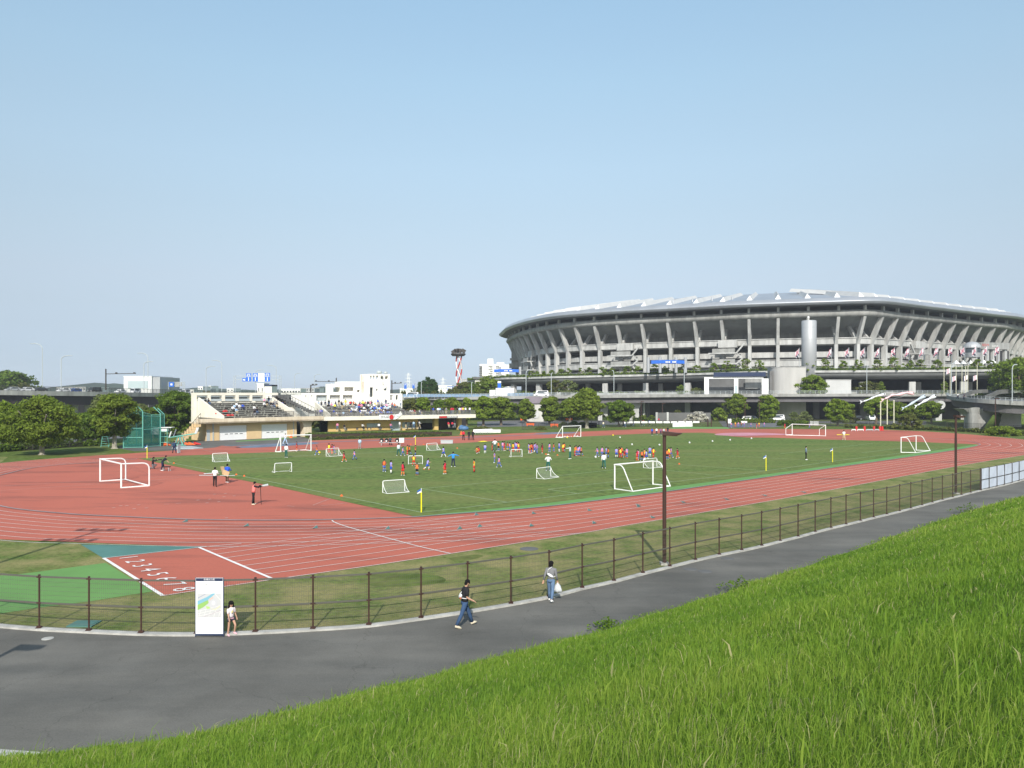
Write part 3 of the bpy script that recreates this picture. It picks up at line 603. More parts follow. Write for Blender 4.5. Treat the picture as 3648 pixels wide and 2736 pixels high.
# map board
def map_board():
    a, b = G(703, 2266), G(800, 2266); d = (b - a).normalized(); nrm = Vector((d.y, -d.x, 0)); z0, z1 = 0.12, 2.02
    t = thing("map_board", "white information board with a park map on the fence", "sign", (a + b) / 2)
    o = nrm * 0.12; L = (b - a).length; m = MB(); c = (a + b) / 2 + o
    m.obox(c + V(0, 0, (z0 + z1) / 2), d * L / 2, nrm * 0.02, V(0, 0, (z1 - z0) / 2)); m.build("panel", M["white_metal"], t)
    m = MB()
    for e in (a + o - d * 0.012, b + o + d * 0.012): m.beam(e + V(0, 0, 0), e + V(0, 0, z1 + 0.01), 0.022, 0.022)
    m.beam(a + o + V(0, 0, z0 - 0.03), b + o + V(0, 0, z0 - 0.03), 0.05, 0.05); m.build("frame", M["navy"], t)
    fw = c + nrm * 0.024
    m = MB(); m.obox(fw + V(0, 0, z1 - 0.055), d * (L / 2 - 0.01), nrm * 0.002, V(0, 0, 0.05)); m.build("header", M["navy"], t)
    base = frame_mtx(fw + nrm * 0.005 + V(0, 0, z1 - 0.055), d, V(0, 0, 1))
    m = MB(); add_mesh(m, text_mesh("新横浜公園", 0.075), base); m.build("lettering", M["white_metal"], t)
    m = MB(); add_mesh(m, text_mesh("・日産スタジアム", 0.055), frame_mtx(fw + nrm * 0.001 + V(0, 0, z1 - 0.21), d, V(0, 0, 1))); m.build("lettering", M["concrete_dark"], t)
    w, h = L * 0.43, 0.41; cz = z1 - 0.93
    def poly(name, pts, col, lift):
        k = "map_" + name
        if k not in M: defm(k, col, 0.6)
        mm = MB(); mm.add([fw + nrm * lift + d * (x * w) + V(0, 0, cz + y * h) for x, y in pts], [tuple(range(len(pts)))]); mm.build(name, M[k], t)
    poly("map_sheet", [(-1, -1), (1, -1), (1, 1), (-1, 1)], (0.52, 0.52, 0.52), 0.001)
    poly("river", [(-1, 0.35), (-0.2, 0.7), (0.3, 1), (0.55, 1), (0.35, 0.85), (-0.1, 0.45), (-1, 0.05)], (0.20, 0.42, 0.52), 0.003)
    poly("park_area", [(-1, 0.05), (-0.1, 0.45), (-0.05, 0.2), (-0.5, -0.15), (-1, -0.4)], (0.27, 0.46, 0.13), 0.0035)
    poly("lawn_area", [(-0.3, -0.05), (0.0, -0.1), (0.1, -0.25), (-0.2, -0.3)], (0.42, 0.62, 0.2), 0.004)
    poly("ground_area", [(0.1, -0.28), (0.5, -0.3), (0.95, 0.0), (0.95, -0.08), (0.5, -0.38)], (0.62, 0.60, 0.36), 0.0045)
    poly("stadium_plan", [(0.36 + 0.33 * math.cos(q * 0.314), 0.2 + 0.36 * math.sin(q * 0.314)) for q in range(20)], (0.52, 0.52, 0.54), 0.005)
    poly("plaza", [(-0.02, 0.55), (0.3, 0.72), (0.34, 0.6), (0.05, 0.4)], (0.62, 0.45, 0.38), 0.0055)
    for k in range(5): x = -.9 + .42 * k; poly("street", [(x, -.95), (x + .03, -.95), (x + .22, -.35), (x + .19, -.35)], (.70, .69, .66), .0025)
    for k in range(3): poly("street", [(-.95, -.9 + .2 * k), (-.95, -.87 + .2 * k), (.95, -.5 + .25 * k), (.95, -.53 + .25 * k)], (.70, .69, .66), .0028)
    poly("street", [(.45, .95), (.5, .95), (.98, .45), (.98, .4)], (.70, .69, .66), .0028); poly("river_bank", [(-1, .62), (-.35, .95), (-.3, .93), (-1, .56)], (.28, .30, .42), .003)
    poly("pitch_plan", [(.36 + .15 * math.cos(q * .314), .2 + .19 * math.sin(q * .314)) for q in range(20)], (.62, .62, .60), .006)
    poly("railway", [(-0.6, -0.98), (1, -0.38), (1, -0.42), (-0.5, -0.98)], (0.45, 0.38, 0.42), 0.003)
map_board()
# brown lamp posts
def lamp_post(px, py, h, arm_dir, lab, r=0.085, group="brown park lamp posts"):
    p = G(px, py); t = thing("lamp_post", lab, "lamp post", p, group)
    m = MB(); m.tube([p, p + V(0, 0, h)], r, 10); m.tube([p + V(0, 0, h * 0.02), p + V(0, 0, h * 0.72)], r * 1.12, 10); m.build("pole", M["brown_metal"], t)
    m = MB(); m.prism([(p.x + 0.2 * sx, p.y + 0.2 * sy) for sx, sy in ((-1, -1), (1, -1), (1, 1), (-1, 1))], -0.05, 0.12); m.build("footing", M["kerb_concrete"], t)
    d = Vector(arm_dir).normalized(); n = Vector((-d.y, d.x, 0)); q = p + V(0, 0, h)
    m = MB(); s = r / 0.085
    a = [q - d * 0.1 * s + n * w for w in (-0.16, 0.16)]; e = [q + d * 0.85 * s + n * w for w in (-0.2, 0.2)]
    vs = [a[0] + V(0, 0, 0.08), a[1] + V(0, 0, 0.08), e[1] + V(0, 0, -0.02), e[0] + V(0, 0, -0.02), a[0] + V(0, 0, -0.12), a[1] + V(0, 0, -0.12), q + d * 0.55 * s + n * 0.17 + V(0, 0, -0.16), q + d * 0.55 * s - n * 0.17 + V(0, 0, -0.16)]
    m.add(vs, [(0, 3, 2, 1), (4, 5, 6, 7), (0, 1, 5, 4), (1, 2, 6, 5), (2, 3, 7, 6), (3, 0, 4, 7)]); m.build("lamp_head", M["brown_metal"], t)
    return t
pathd = (0.76, 0.65, 0)
lamp_post(2367, 2012, 6.40, (1, -0.15, 0), "tall brown lamp post by the fence, nearest and thickest one")
lamp_post(3405, 1760, 6.45, (1, 0.25, 0), "brown lamp post by the fence close to the pale tarpaulin")
lamp_post(-947, 2813, 6.3, (1, 0, 0), "brown lamp post beside the path out to the left")
for px, py, h, lab in [(1849, 1494, 5.0, "thin brown lamp post between the trees right of the stand"), (2284, 1500, 6.0, "thin brown lamp post before the dark underpass, left of the white boards"), (2360, 1500, 5.4, "thin brown lamp post behind the white fence boards"), (2654, 1502, 5.4, "thin brown lamp post beside the pale bridge pier and small tree"), (2705, 1505, 6.2, "thin brown lamp post between the two round trees by the parked cars"), (3184, 1500, 5.6, "thin brown lamp post behind the streamer poles"), (3546, 1540, 7.3, "thin brown lamp post in front of the curved ramp pier")]:
    lamp_post(px, py, h, (1, 0, 0), lab, r=0.10)
# tall crossbar pole out of frame left; its shadow falls on the lanes
def utility_pole(p, h):
    t = thing("floodlight_pole", "tall pole with crossbar lamps beyond the left edge of the path", "pole", p)
    m = MB(); m.tube([p, p + V(0, 0, h)], [0.16, 0.1], 8); m.build("pole", M["lamp_grey"], t)
    for z in (h - 0.3, h - 2.6): 
        m = MB(); m.beam(p + V(-1.5, 0, z), p + V(1.5, 0, z), 0.12, 0.12)
        for x in (-1.3, -0.5, 0.5, 1.3): m.ell(p + V(x, 0.1, z + 0.25), (0.26, 0.2, 0.22), 8, 5)
        m.build("crossbar", M["lamp_grey"], t)
utility_pole(V(-25.3, 28.0, 0), 13.0)
# ------------------------------------------------------------------ goals
def arc3(a, b, c, n=5):
    return [a * (1 - t) ** 2 + b * 2 * t * (1 - t) + c * t * t for t in [i / n for i in range(n + 1)]]
def big_goal(A, B, A2, B2, h, style, lab, r=0.06, net=False):
    """A,B front post feet; A2,B2 rear corners; style: slant, hoop, short"""
    A, B, A2, B2 = [G(*p) for p in (A, B, A2, B2)]
    t = thing("football_goal", lab, "goal", (A + B) / 2, "white junior football goals"); up = V(0, 0, h)
    m = MB(); m.tube([A + V(0, 0, .03), A + up], r, 8); m.tube([B + V(0, 0, .03), B + up], r, 8); m.tube([A + up + (A - B).normalized() * r, B + up + (B - A).normalized() * r], r, 8); m.build("front_frame", M["white_paint"], t)
    m = MB(); zz = V(0, 0, .05); m.tube([A + zz, A2 + zz, B2 + zz, B + zz], r * 0.9, 8); m.build("base_frame", M["white_paint"], t)
    for f, k in ((A, A2), (B, B2)):
        d = k - f; m = MB(); s = r * 0.75
        if style == "slant":
            q = f + d * 0.42 + up; m.tube([f + up, f + d * 0.28 + up] + arc3(f + d * 0.28 + up, q, f + d * 0.52 + up * 0.85) + [k + zz], s, 6)
        elif style == "straight":
            m.tube([f + up, k + zz], s, 6)
        elif style == "hoop":
            m.tube([f + up, f + d * 0.75 + up * 0.98] + arc3(f + d * 0.75 + up * 0.98, k + up * 0.97, k + up * 0.72) + [k + zz], s * 1.15, 6)
        else:
            m.tube([f + up, k + up * 0.62, k + zz], s, 6)
        m.build("side_strut", M["white_paint"], t)
    m = MB()
    if style == "hoop": m.loft([[A + up, B + up], [A.lerp(A2, .5) + up * 0.86, B.lerp(B2, .5) + up * 0.86], [A2 + up * 0.5, B2 + up * 0.5]], 0, closed=False)
    elif style == "short": m.loft([[A + up, B + up], [A2 + up * .62, B2 + up * .62], [A2 + zz, B2 + zz]], 0, closed=False)
    else: m.loft([[A + up, B + up], [A.lerp(A2, .3) + up * 0.98, B.lerp(B2, .3) + up * 0.98], [A2 + zz, B2 + zz]], 0, closed=False)
    if net: m.build("net", M["net_white"], t)
    return t
big_goal((357, 1716.6), (432, 1740), (447.8, 1710), (531.6, 1732.5), 2.15, "hoop", "large white goal standing on the red track, far left", 0.075, True)
big_goal((2190, 1744), (2326, 1727), (2254, 1753), (2388, 1734), 2.15, "slant", "large white goal straddling the green strip beside the nearest lamp post", 0.065)
big_goal((3210, 1613), (3263.5, 1605), (3262.5, 1614), (3314, 1607), 2.15, "slant", "large white goal on the turf corner at far right", 0.065)
big_goal((2004, 1560), (2069, 1556.7), (1980, 1559.7), (2044.5, 1555.6), 2.15, "straight", "large white goal at the far touchline, balls lying in it", 0.075)
big_goal((1000, 1611), (1108, 1607), (981, 1611), (1088, 1604), 2.35, "straight", "large white goal in front of the garage doors", 0.08)
big_goal((2822, 1549), (2941, 1554), (2799.5, 1550.6), (2919, 1553), 2.15, "short", "large white goal on the red track seen from behind, far right", 0.075)
def mini_goal(p0, p1, back, lab, h=1.0, style="U"):
    A, B = G(*p0), G(*p1); w = (B - A).length; d = (B - A).normalized(); n = Vector((-d.y, d.x, 0)) * (1 if back > 0 else -1)
    dep = abs(back); t = thing("mini_goal", lab, "goal", (A + B) / 2, "small white training goals"); r = 0.038; rc = 0.14
    up = V(0, 0, h)
    m = MB(); m.tube([A] + [A + V(0, 0, h - rc)] + arc3(A + V(0, 0, h - rc), A + up, A + up + d * rc, 4)[1:] + arc3(B + up - d * rc, B + up, B + V(0, 0, h - rc), 4) + [B], r, 7); m.build("front_frame", M["white_paint"], t)
    m = MB(); z = V(0, 0, 0.03); m.tube([A + z, A + n * dep + z, B + n * dep + z, B + z], r * 0.8, 6); m.build("base_frame", M["white_paint"], t)
    for f in (A, B):
        m = MB(); m.tube(arc3(f + up * 0.93, f + n * dep * 0.25 + up * 0.25, f + n * dep + z, 7), r * 0.6, 6); m.build("side_strut", M["white_paint"], t)
    m = MB(); m.loft([[a, b] for a, b in zip(arc3(A + up * 0.93, A + n * dep * 0.25 + up * 0.25, A + n * dep + z, 6), arc3(B + up * 0.93, B + n * dep * 0.25 + up * 0.25, B + n * dep + z, 6))], 0, closed=False); m.build("net", M["net_white"], t)
mini_goal((757, 1645), (810.6, 1642), -0.9, "small white goal near the left turf corner, front of the left stand")
mini_goal((978.8, 1685), (1039, 1681.5), 1.0, "small white goal, larger looking one at left middle of the turf")
mini_goal((1162, 1626), (1206.7, 1622.4), -0.9, "small white goal with three children behind it, left of the flag")
mini_goal((1363.7, 1756), (1441.7, 1750), -0.9, "small white goal nearest the camera, left of the corner flag")
mini_goal((1455, 1654.6), (1505.4, 1654), 1.0, "small white goal with a yellow bib child standing in it")
mini_goal((1519.7, 1604.8), (1557, 1602), -0.9, "small white goal near the far touchline flag")
mini_goal((1820.7, 1629), (1860, 1628), 1.0, "small white goal in front of the middle crowd of children")
mini_goal((1912, 1705.5), (1962, 1698), -1.0, "small white goal with its side turned, white line running through it")
mini_goal((2292, 1667), (2340, 1663), -0.9, "small white goal seen through the frame of the nearest large goal")
# ------------------------------------------------------------------ flags, cones, balls
def corner_flag(px, py, flag, lab, h=1.42):
    p = G(px, py); t = thing("corner_flag", lab, "flag", p, "yellow padded corner flags")
    m = MB(); m.tube([p, p + V(0, 0, h)], 0.045, 8); m.build("pole", M["yellow"], t)
    m = MB()
    for k in range(4):
        x0, x1 = 0.075 * k, 0.075 * (k + 1); w0, w1 = 0.04 * math.sin(k * 1.7), 0.04 * math.sin(k * 1.7 + 1.7)
        s = flag
        for zt, zb, mi in ((0.26, 0.13, 0), (0.13, 0.0, 1)):
            m.add([p + V(s * x0, w0, h + zb - k * .03), p + V(s * x1, w1, h + zb - k * .03 - .03), p + V(s * x1, w1, h + zt - k * .045 - .045), p + V(s * x0, w0, h + zt - k * .045)], [(0, 1, 2, 3)], mi)
    m.tube([p + V(0, 0, h), p + V(0, 0, h + 0.30)], 0.02, 6, 1); m.build("flag", [M["blue_sign"], M["white_paint"]], t)
corner_flag(1501, 1826.5, -1, "yellow corner flag nearest the camera, blue and white cloth"); corner_flag(2729, 1678, -1, "yellow corner flag on the near touchline, middle right")
corner_flag(2966, 1647, -1, "yellow corner flag on the near touchline, farther right one"); corner_flag(524, 1634, -1, "yellow corner flag at the left corner beside the photographers"); corner_flag(1480, 1588.5, -1, "yellow corner flag on the far touchline before the stand")
for i, (x, y, lab) in enumerate([(1217, 1769, "orange marker cone on the near left touchline"), (1629, 1598, "orange marker cone near the far touchline, alone"), (1945, 1619.6, "orange marker cone left of a pair behind the hat coach"), (1986, 1623, "orange marker cone right of a pair behind the hat coach"), (2419.6, 1654.6, "orange marker cone right of the nearest lamp post"), (619.6, 1652, "orange marker cone near the kneeling photographer"), (842, 1693, "orange marker cone left of a pair by the blue shirt man"), (870, 1698, "orange marker cone right of a pair by the blue shirt man"), (1463.7, 1584.4, "orange marker cone left of the far flag"), (1509.5, 1585, "orange marker cone right of the far flag"), (1528, 1585, "orange marker cone beside the far mini goal")]):
    p = G(x, y); m = MB(); r = 0.15 if y > 1600 else 0.17; m.tube([p + V(0, 0, .027), p + V(0, 0, .06), p + V(0, 0, .17)], [r, r * 0.75, r * 0.3], 10); m.solo("marker_cone", M["orange"], lab, "cone", "orange marker cones on the turf", smooth=True)
for i, (x, y, c, lab) in enumerate([(2209, 1561, "white_paint", "white ball on the far turf, left of the lamp post"), (2251.6, 1586.4, "white_paint", "white ball behind the group beside the lamp post"), (2349.5, 1588, "white_paint", "white ball just left of the lamp post"), (2456.6, 1580, "white_paint", "white ball first of the row right of the lamp post"), (2538.4, 1574.7, "white_paint", "white ball second of the row right of the lamp post"), (2601, 1570, "white_paint", "white ball third of the row right of the lamp post"), (2677, 1564.5, "white_paint", "white ball last of the row, farthest right"), (2020.7, 1561, "yellow", "yellow ball in front of the far white goal"), (2184, 1553, "yellow", "yellow ball right of the far white goal"), (1138, 1616, "yellow", "yellow green ball at the feet of an orange bib child"), (1808, 1603, "yellow", "yellow ball among the middle crowd of children"), (1416 * 1, 1555, "white_paint", "white ball lying near the dark planter wall"), (2122, 1632, "white_paint", "white ball at the feet of a pink bib child"), (2296, 1640.5, "white_paint", "white ball at the feet of the right group of children")]):
    p = G(x, y); m = MB(); m.ell(p + V(0, 0, 0.15), (0.15, 0.15, 0.15), 12, 8)
    for k in range(5):
        a = k * 1.256; m.ell(p + V(0.115 * math.cos(a), 0.115 * math.sin(a), 0.15 + 0.06 * (-1) ** k), (0.045, 0.045, 0.045), 6, 4, 1)
    m.solo("ball", [M[c], M["black_cloth"] if c == "white_paint" else M["orange"]], lab, "ball", "practice balls on the turf", smooth=True)
rr = random.Random(8)
for k in range(9):
    p = G(1986 + k * 9, 1559.5 - k * 0.45); m = MB(); m.ell(p + V(0, 0.25, 0.13), (0.13, 0.13, 0.13), 10, 6); m.ell(p + V(0.02, 0.15, 0.17), (0.05, 0.05, 0.05), 6, 4, 1)
    m.solo("ball", [M["white_paint"] if k not in (5, 6) else M["orange"], M["black_cloth"]], "%s ball from the left of the row inside the far white goal" % ORD[k], "ball", "balls in the far goal", smooth=True)
# ------------------------------------------------------------------ throwing cage, hurdle cart, things on the apron
def cage():
    t = thing("throwing_cage", "green netted hammer throwing cage with pale green posts", "throwing cage", G(510, 1596))
    P = {"a": G(440, 1597), "b": G(508.5, 1596), "c": G(571, 1590), "d": G(585, 1588), "e": G(486, 1586), "f": G(455, 1588), "g": G(540, 1581)}
    hh = {"a": 3.0, "b": 5.6, "c": 5.2, "d": 5.0, "e": 6.1, "f": 6.1, "g": 4.8}
    for k in P:
        m = MB(); m.tube([P[k], P[k] + V(0, 0, hh[k])], 0.09, 7)
        if k in "bcd": m.tube([P[k] + V(0, 0, hh[k]), P[k] + V(-1.6, 1.2, hh[k] + 0.95)], 0.06, 6)
        m.build("post", M["teal_metal"], t)
    def net(a, b, za, zb):
        m = MB(); m.quad(P[a] + V(0, 0, 0.1), P[b] + V(0, 0, 0.1), P[b] + V(0, 0, zb), P[a] + V(0, 0, za)); m.build("net", M["net_green"], t)
        m = MB()
        for z in (0.12, 2.8 if za > 3 else 1.6): m.tube([P[a] + V(0, 0, z), P[b] + V(0, 0, min(z, zb))], 0.05, 6)
        m.tube([P[a] + V(0, 0, za), P[b] + V(0, 0, zb)], 0.05, 6); m.build("rail", M["teal_metal"], t)
    net("a", "b", 3.0, 3.0); net("b", "c", 4.9, 4.7); net("c", "d", 5.2, 5.0); net("f", "e", 6.1, 6.1); net("e", "g", 5.6, 4.8); net("g", "d", 4.8, 4.9); net("f", "a", 5.5, 3.0)
cage()
def ladder_stand():
    p = G(381, 1592); t = thing("umpire_stand", "pale green ladder stand left of the throwing cage", "stand", p)
    m = MB()
    for x in (-0.45, 0.45):
        m.tube([p + V(x * 1.3, -0.7, 0), p + V(x, 0, 3.2)], 0.05, 6)
    m.build("leg", M["teal_metal"], t); m = MB()
    for x in (-0.45, 0.45): m.tube([p + V(x * 1.3 + 0.6, 0.8, 0), p + V(x + .3, 0, 2.2)], 0.05, 6)
    m.build("leg", M["teal_metal"], t); m = MB()
    for k in range(8): z = 0.35 * k + 0.2; f = z / 3.2; m.tube([p + V(-0.45 * (1.3 - .3 * f), -0.7 * (1 - f), z), p + V(0.45 * (1.3 - .3 * f), -0.7 * (1 - f), z)], 0.03, 5)
    m.build("rungs", M["teal_metal"], t)
ladder_stand()
def hurdle_cart():
    p = G(640, 1588); t = thing("hurdle_cart", "teal metal hurdle cart with raised white ended arms", "cart", p); s = 1.0
    m = MB()
    for y in (-0.5, 0.5):
        m.tube([p + V(-0.55, y, 0), p + V(-0.05, y, 1.55)], 0.09, 6); m.tube([p + V(0.75, y, 0.1), p + V(0.15, y, 1.55)], 0.09, 6)
    m.tube([p + V(-1.0, -0.5, 0.12), p + V(1.2, -0.5, 0.12)], 0.07, 6); m.tube([p + V(-1.0, 0.5, 0.12), p + V(1.2, 0.5, 0.12)], 0.07, 6); m.build("trestle", M["teal_metal"], t)
    for y, dx in ((-0.6, 0.0), (0.6, -0.3)):
        m = MB(); m.tube([p + V(-1.6 + dx, y, 1.3), p + V(2.8 + dx, y, 1.95)], 0.085, 6); m.build("arm", M["teal_metal"], t)
    for x, y, z in ((-1.4, -0.6, 1.35), (2.7, -0.6, 1.95), (-1.2, 0.6, 1.6), (2.4, 0.6, 1.9)):
        m = MB(); m.tube([p + V(x, y, z), p + V(x + 0.35, y, z + 0.95)], 0.10, 6); m.build("upright", M["white_paint"], t)
hurdle_cart()
def board_on_wheels(x, y, lab, w, h, z):
    p = G(x, y); t = thing("score_board", lab, "board", p); m = MB(); m.box(p + V(-w / 2, -0.04, z), p + V(w / 2, 0.04, z + h)); m.build("panel", M["white_paint"], t)
    m = MB()
    for q in (-1, 1): m.tube([p + V(q * w * .45, 0, 0), p + V(q * w * .45, 0, z)], 0.05, 6)
    m.build("stand", M["lamp_grey"], t)
board_on_wheels(552, 1580, "white portable board behind the green throwing cage", 1.3, 1.15, 1.5)
# scaffold tower next to the cage
p = G(587, 1589); t = thing("scaffold_trolley", "pale green scaffold trolley between the cage and the hurdle cart", "trolley", p)
m = MB()
for x in (-0.5, 0.6):
    for y in (-0.5, 0.5): m.tube([p + V(x, y, 0), p + V(x, y, 2.9)], 0.05, 6)
for z in (0.6, 1.5, 2.3): m.beam(p + V(-0.5, -0.5, z), p + V(0.6, -0.5, z), 0.06, 0.06); m.beam(p + V(-0.5, 0.5, z), p + V(0.6, 0.5, z), 0.06, 0.06)
m.build("frame", M["teal_metal"], t); m = MB(); m.box(p + V(-0.8, -0.6, 2.9), p + V(1.3, 0.6, 3.0)); m.build("canopy", M["white_paint"], t)
m = MB(); m.box(p + V(-0.45, -0.45, 2.35), p + V(0.5, 0.4, 2.75)); m.build("box", M["white_paint"], t)
for x, y, lab in [(597, 1589, "orange red cone lying left of the hurdle cart"), (671, 1588, "orange red cone lying under the cart, leftmost of three"), (684, 1587.5, "orange red cone lying in the middle of three on the apron"), (704, 1586, "orange red cone lying rightmost of three on the apron")]:
    p = G(x, y); m = MB(); m.tube([p + V(-0.45, 0, 0.3), p + V(-0.35, 0, 0.28), p + V(0.5, 0.1, 0.14)], [0.3, 0.24, 0.06], 8); m.box(p + V(-0.5, -0.28, 0.0), p + V(-0.44, 0.28, 0.58)); m.solo("traffic_cone", M["red"] if x > 700 else M["orange"], lab, "cone")
ap = W([(612, 1598.5), (640, 1592), (680, 1591), (724, 1598), (690, 1600.5), (630, 1600.5)])
m = MB(); m.prism([(q.x, q.y) for q in ap], 0.02, 0.12); m.solo("landing_mat", M["lamp_grey"], "flat pale grey mat lying on the apron before the hurdle cart", "mat")
# stool of the leaning man, bench with bags at the touchline
p = G(592, 1678); t = thing("stool", "dark folding stool beside the bending man", "stool", p); m = MB(); m.box(p + V(-0.42, -0.18, 0.42), p + V(0.42, 0.18, 0.5)); m.build("seat", M["black_cloth"], t)
for x in (-0.3, 0.35): m = MB(); m.tube([p + V(x, -0.15, 0), p + V(x * 0.8, -0.12, 0.42)], 0.025, 6); m.tube([p + V(x * 1.2, 0.15, 0), p + V(x * 0.8, 0.12, 0.42)], 0.025, 6); m.build("leg", M["lamp_grey"], t)
p = G(1393, 1587); t = thing("team_bench", "grey steel bench on the far track edge carrying bags", "bench", p); m = MB(); m.box(p + V(-1.9, -0.2, 0.42), p + V(1.9, 0.25, 0.48)); m.build("seat", M["lamp_grey"], t)
for x in (-1.5, 1.5): m = MB(); m.beam(p + V(x, -0.2, 0), p + V(x, -0.2, .42), .05, .05); m.beam(p + V(x, 0.2, 0), p + V(x, 0.2, .42), .05, .05); m.build("leg", M["lamp_grey"], t)
for x, c, lab in [(-1.5, "black_cloth", "black bag at the left end of the steel bench"), (-0.7, "black_cloth", "black bag second from the left on the steel bench"), (1.0, "black_cloth", "black bag next to the white box on the steel bench")]:
    m = MB(); m.ell(p + V(x, 0, 0.82), (0.33, 0.24, 0.34), 10, 6); m.box(p + V(x - .12, -.27, .62), p + V(x + .12, -.2, .84), 1); m.solo("bag", [M[c], M["white_paint"]], lab, "bag", "bags on the bench")
m = MB(); m.box(p + V(1.35, -0.25, 0.48), p + V(2.1, 0.25, 1.15)); m.box(p + V(1.33, -0.27, 1.15), p + V(2.12, 0.27, 1.2)); m.solo("cool_box", M["white_paint"], "white box at the right end of the steel bench", "box")
p = G(1592, 1580); m = MB(); m.box(p + V(-1, -0.3, 0.02), p + V(1, 0.3, 0.5)); m.box(p + V(-1.04, -0.34, 0.5), p + V(1.04, 0.34, 0.6)); m.solo("equipment_box", M["lamp_grey"], "pale grey equipment box on the far turf edge", "box")
m = MB(); m.beam(G(1708, 1575) + V(0, 0, .05), G(1732, 1573.5) + V(0, 0, .05), 0.5, 0.06); m.beam(G(1712, 1574) + V(0, 0, .1), G(1728, 1573.5) + V(0, 0, .1), 0.3, 0.06); m.solo("ladder_mat", M["yellow"], "yellow training ladder lying on the far turf edge", "training ladder")
# hurdle barrels and beams at the far right bend
for x, lab in [(3051, "red barrel leftmost in the row on the far bend"), (3080, "red barrel second in the row on the far bend"), (3113.5, "red barrel third in the row on the far bend"), (3134.5, "red barrel fourth in the row on the far bend"), (3143, "red barrel rightmost in the row on the far bend")]:
    p = G(x, 1534); m = MB(); m.tube([p + V(0, 0, 0), p + V(0, 0, .25), p + V(0, 0, .35), p + V(0, 0, 0.85), p + V(0, 0, .95)], [.28, .28, .24, .24, .18], 10); m.solo("barrel", M["red"], lab, "barrel", "red barrels on the far bend")
for x0, x1, c, lab in [(3034, 3048, "white_paint", "white beam lying left of the red barrels"), (3054, 3076, "white_paint", "white beam lying between the first red barrels"), (3085, 3110, "glass_pale", "pale blue beam lying between red barrels"), (3116, 3131, "glass_pale", "pale blue plank behind the red barrels")]:
    a, b = G(x0, 1535.5), G(x1, 1535.5); m = MB(); m.beam(a + V(0, 0, .3), b + V(0, 0, .3), 0.3, 0.2); 
    for q in (a, b): m.beam(q, q + V(0, 0, .3), 0.12, 0.12)
    m.solo("steeplechase_beam", M[c], lab, "beam")
# far boundary fence, white boards on it, benches
fb_px = [(1860, 1531), (1950, 1528), (2060, 1525), (2150, 1523), (2260, 1520), (2400, 1519.5), (2520, 1519.5), (2590, 1521)]
def far_fence(px, lab, hh=1.5, step=4.2):
    L = cr(W(px), 6); n = int(plen(L) / step); pts = resample(L, min(n, 90)); t = thing("mesh_fence", lab, "fence", pts[0])
    for q in pts: m = MB(); m.tube([q, q + V(0, 0, hh)], 0.05, 5); m.build("post", M["fence_dark"], t)
    m = MB()
    for a, b in zip(pts[:-1], pts[1:]):
        for z in (0.1, hh * 0.5, hh): m.beam(a + V(0, 0, z), b + V(0, 0, z), 0.03, 0.04)
        m.quad(a + V(0, 0, .1), b + V(0, 0, .1), b + V(0, 0, hh), a + V(0, 0, hh), 1)
    defm("mesh_far", (0.05, 0.05, 0.045), 0.7, alpha=0.30) if "mesh_far" not in M else None
    m.build("mesh_panel", [M["fence_dark"], M["mesh_far"]], t)
far_fence(fb_px, "dark mesh fence along the far side of the track, behind the white boards")
far_fence([(2792, 1513), (2950, 1519), (3150, 1522), (3300, 1527), (3440, 1533), (3560, 1541), (3680, 1548)], "dark mesh fence along the far right bend under the ramp", 1.7)
far_fence([(-60, 1612), (80, 1606), (180, 1600), (290, 1591), (380, 1586)], "dark mesh fence behind the left trees along the service road", 1.2)
for k in range(12):
    x = 2216 + k * 26.4 if k < 11 else 2650
    a, b = G(x - 11, 1521 if k < 8 else 1520), G(x + 11, 1521 if k < 8 else 1520); z0, z1 = 0.95, 1.4
    m = MB(); o = V(0, -0.14, 0); m.obox((a + b) / 2 + o + V(0, 0, (z0 + z1) / 2), (b - a) / 2, V(0, 0.03, 0), V(0, 0, (z1 - z0) / 2)); m.beam(a + o + V(0, 0, .02), a + o + V(0, 0, z0), .05, .05, 1); m.beam(b + o + V(0, 0, .02), b + o + V(0, 0, z0), .05, .05, 1)
    m.solo("sponsor_board", [M["white_paint"], M["fence_dark"]], ("%s blank white board from the left along the far fence" % ORD[k]) if k < 11 else "lone blank white board on the fence right of the gate", "board", "white boards on the far fence")
a, b = G(2396, 1522.5), G(2467, 1521); t = thing("player_shelter", "long low white board shelter beside the far gate", "shelter", (a + b) / 2)
m = MB(); d = (b - a)
for k in range(3): m.obox(a + d * (k + .5) / 3 + V(0, 0, .6), d / 6.1, V(0, .05, 0), V(0, 0, .5))
m.build("panel", M["white_paint"], t); m = MB(); m.beam(a + V(0, 0.4, 1.12), b + V(0, .4, 1.12), 0.9, .06); m.build("roof", M["white_paint"], t)
# gate posts
for x, lab in [(2521, "brown gate post left of a pair at the far gate"), (2534, "thick brown gate post right of a pair at the far gate"), (2592, "brown gate post on the right side of the far gate")]:
    p = G(x, 1521); m = MB(); m.tube([p, p + V(0, 0, 2.0)], 0.13, 8); m.ell(p + V(0, 0, 2.0), (.16, .16, .1), 8, 4); m.solo("gate_post", M["brown_metal"], lab, "gate post")
p = G(2598, 1521); t = thing("notice_board", "white notice board by the far gate and children", "sign", p); m = MB(); m.box(p + V(-.45, -.05, .9), p + V(.5, .05, 2.0)); m.build("panel", M["white_paint"], t); m = MB(); m.beam(p, p + V(0, 0, .9), .1, .1); m.build("post", M["fence_dark"], t)
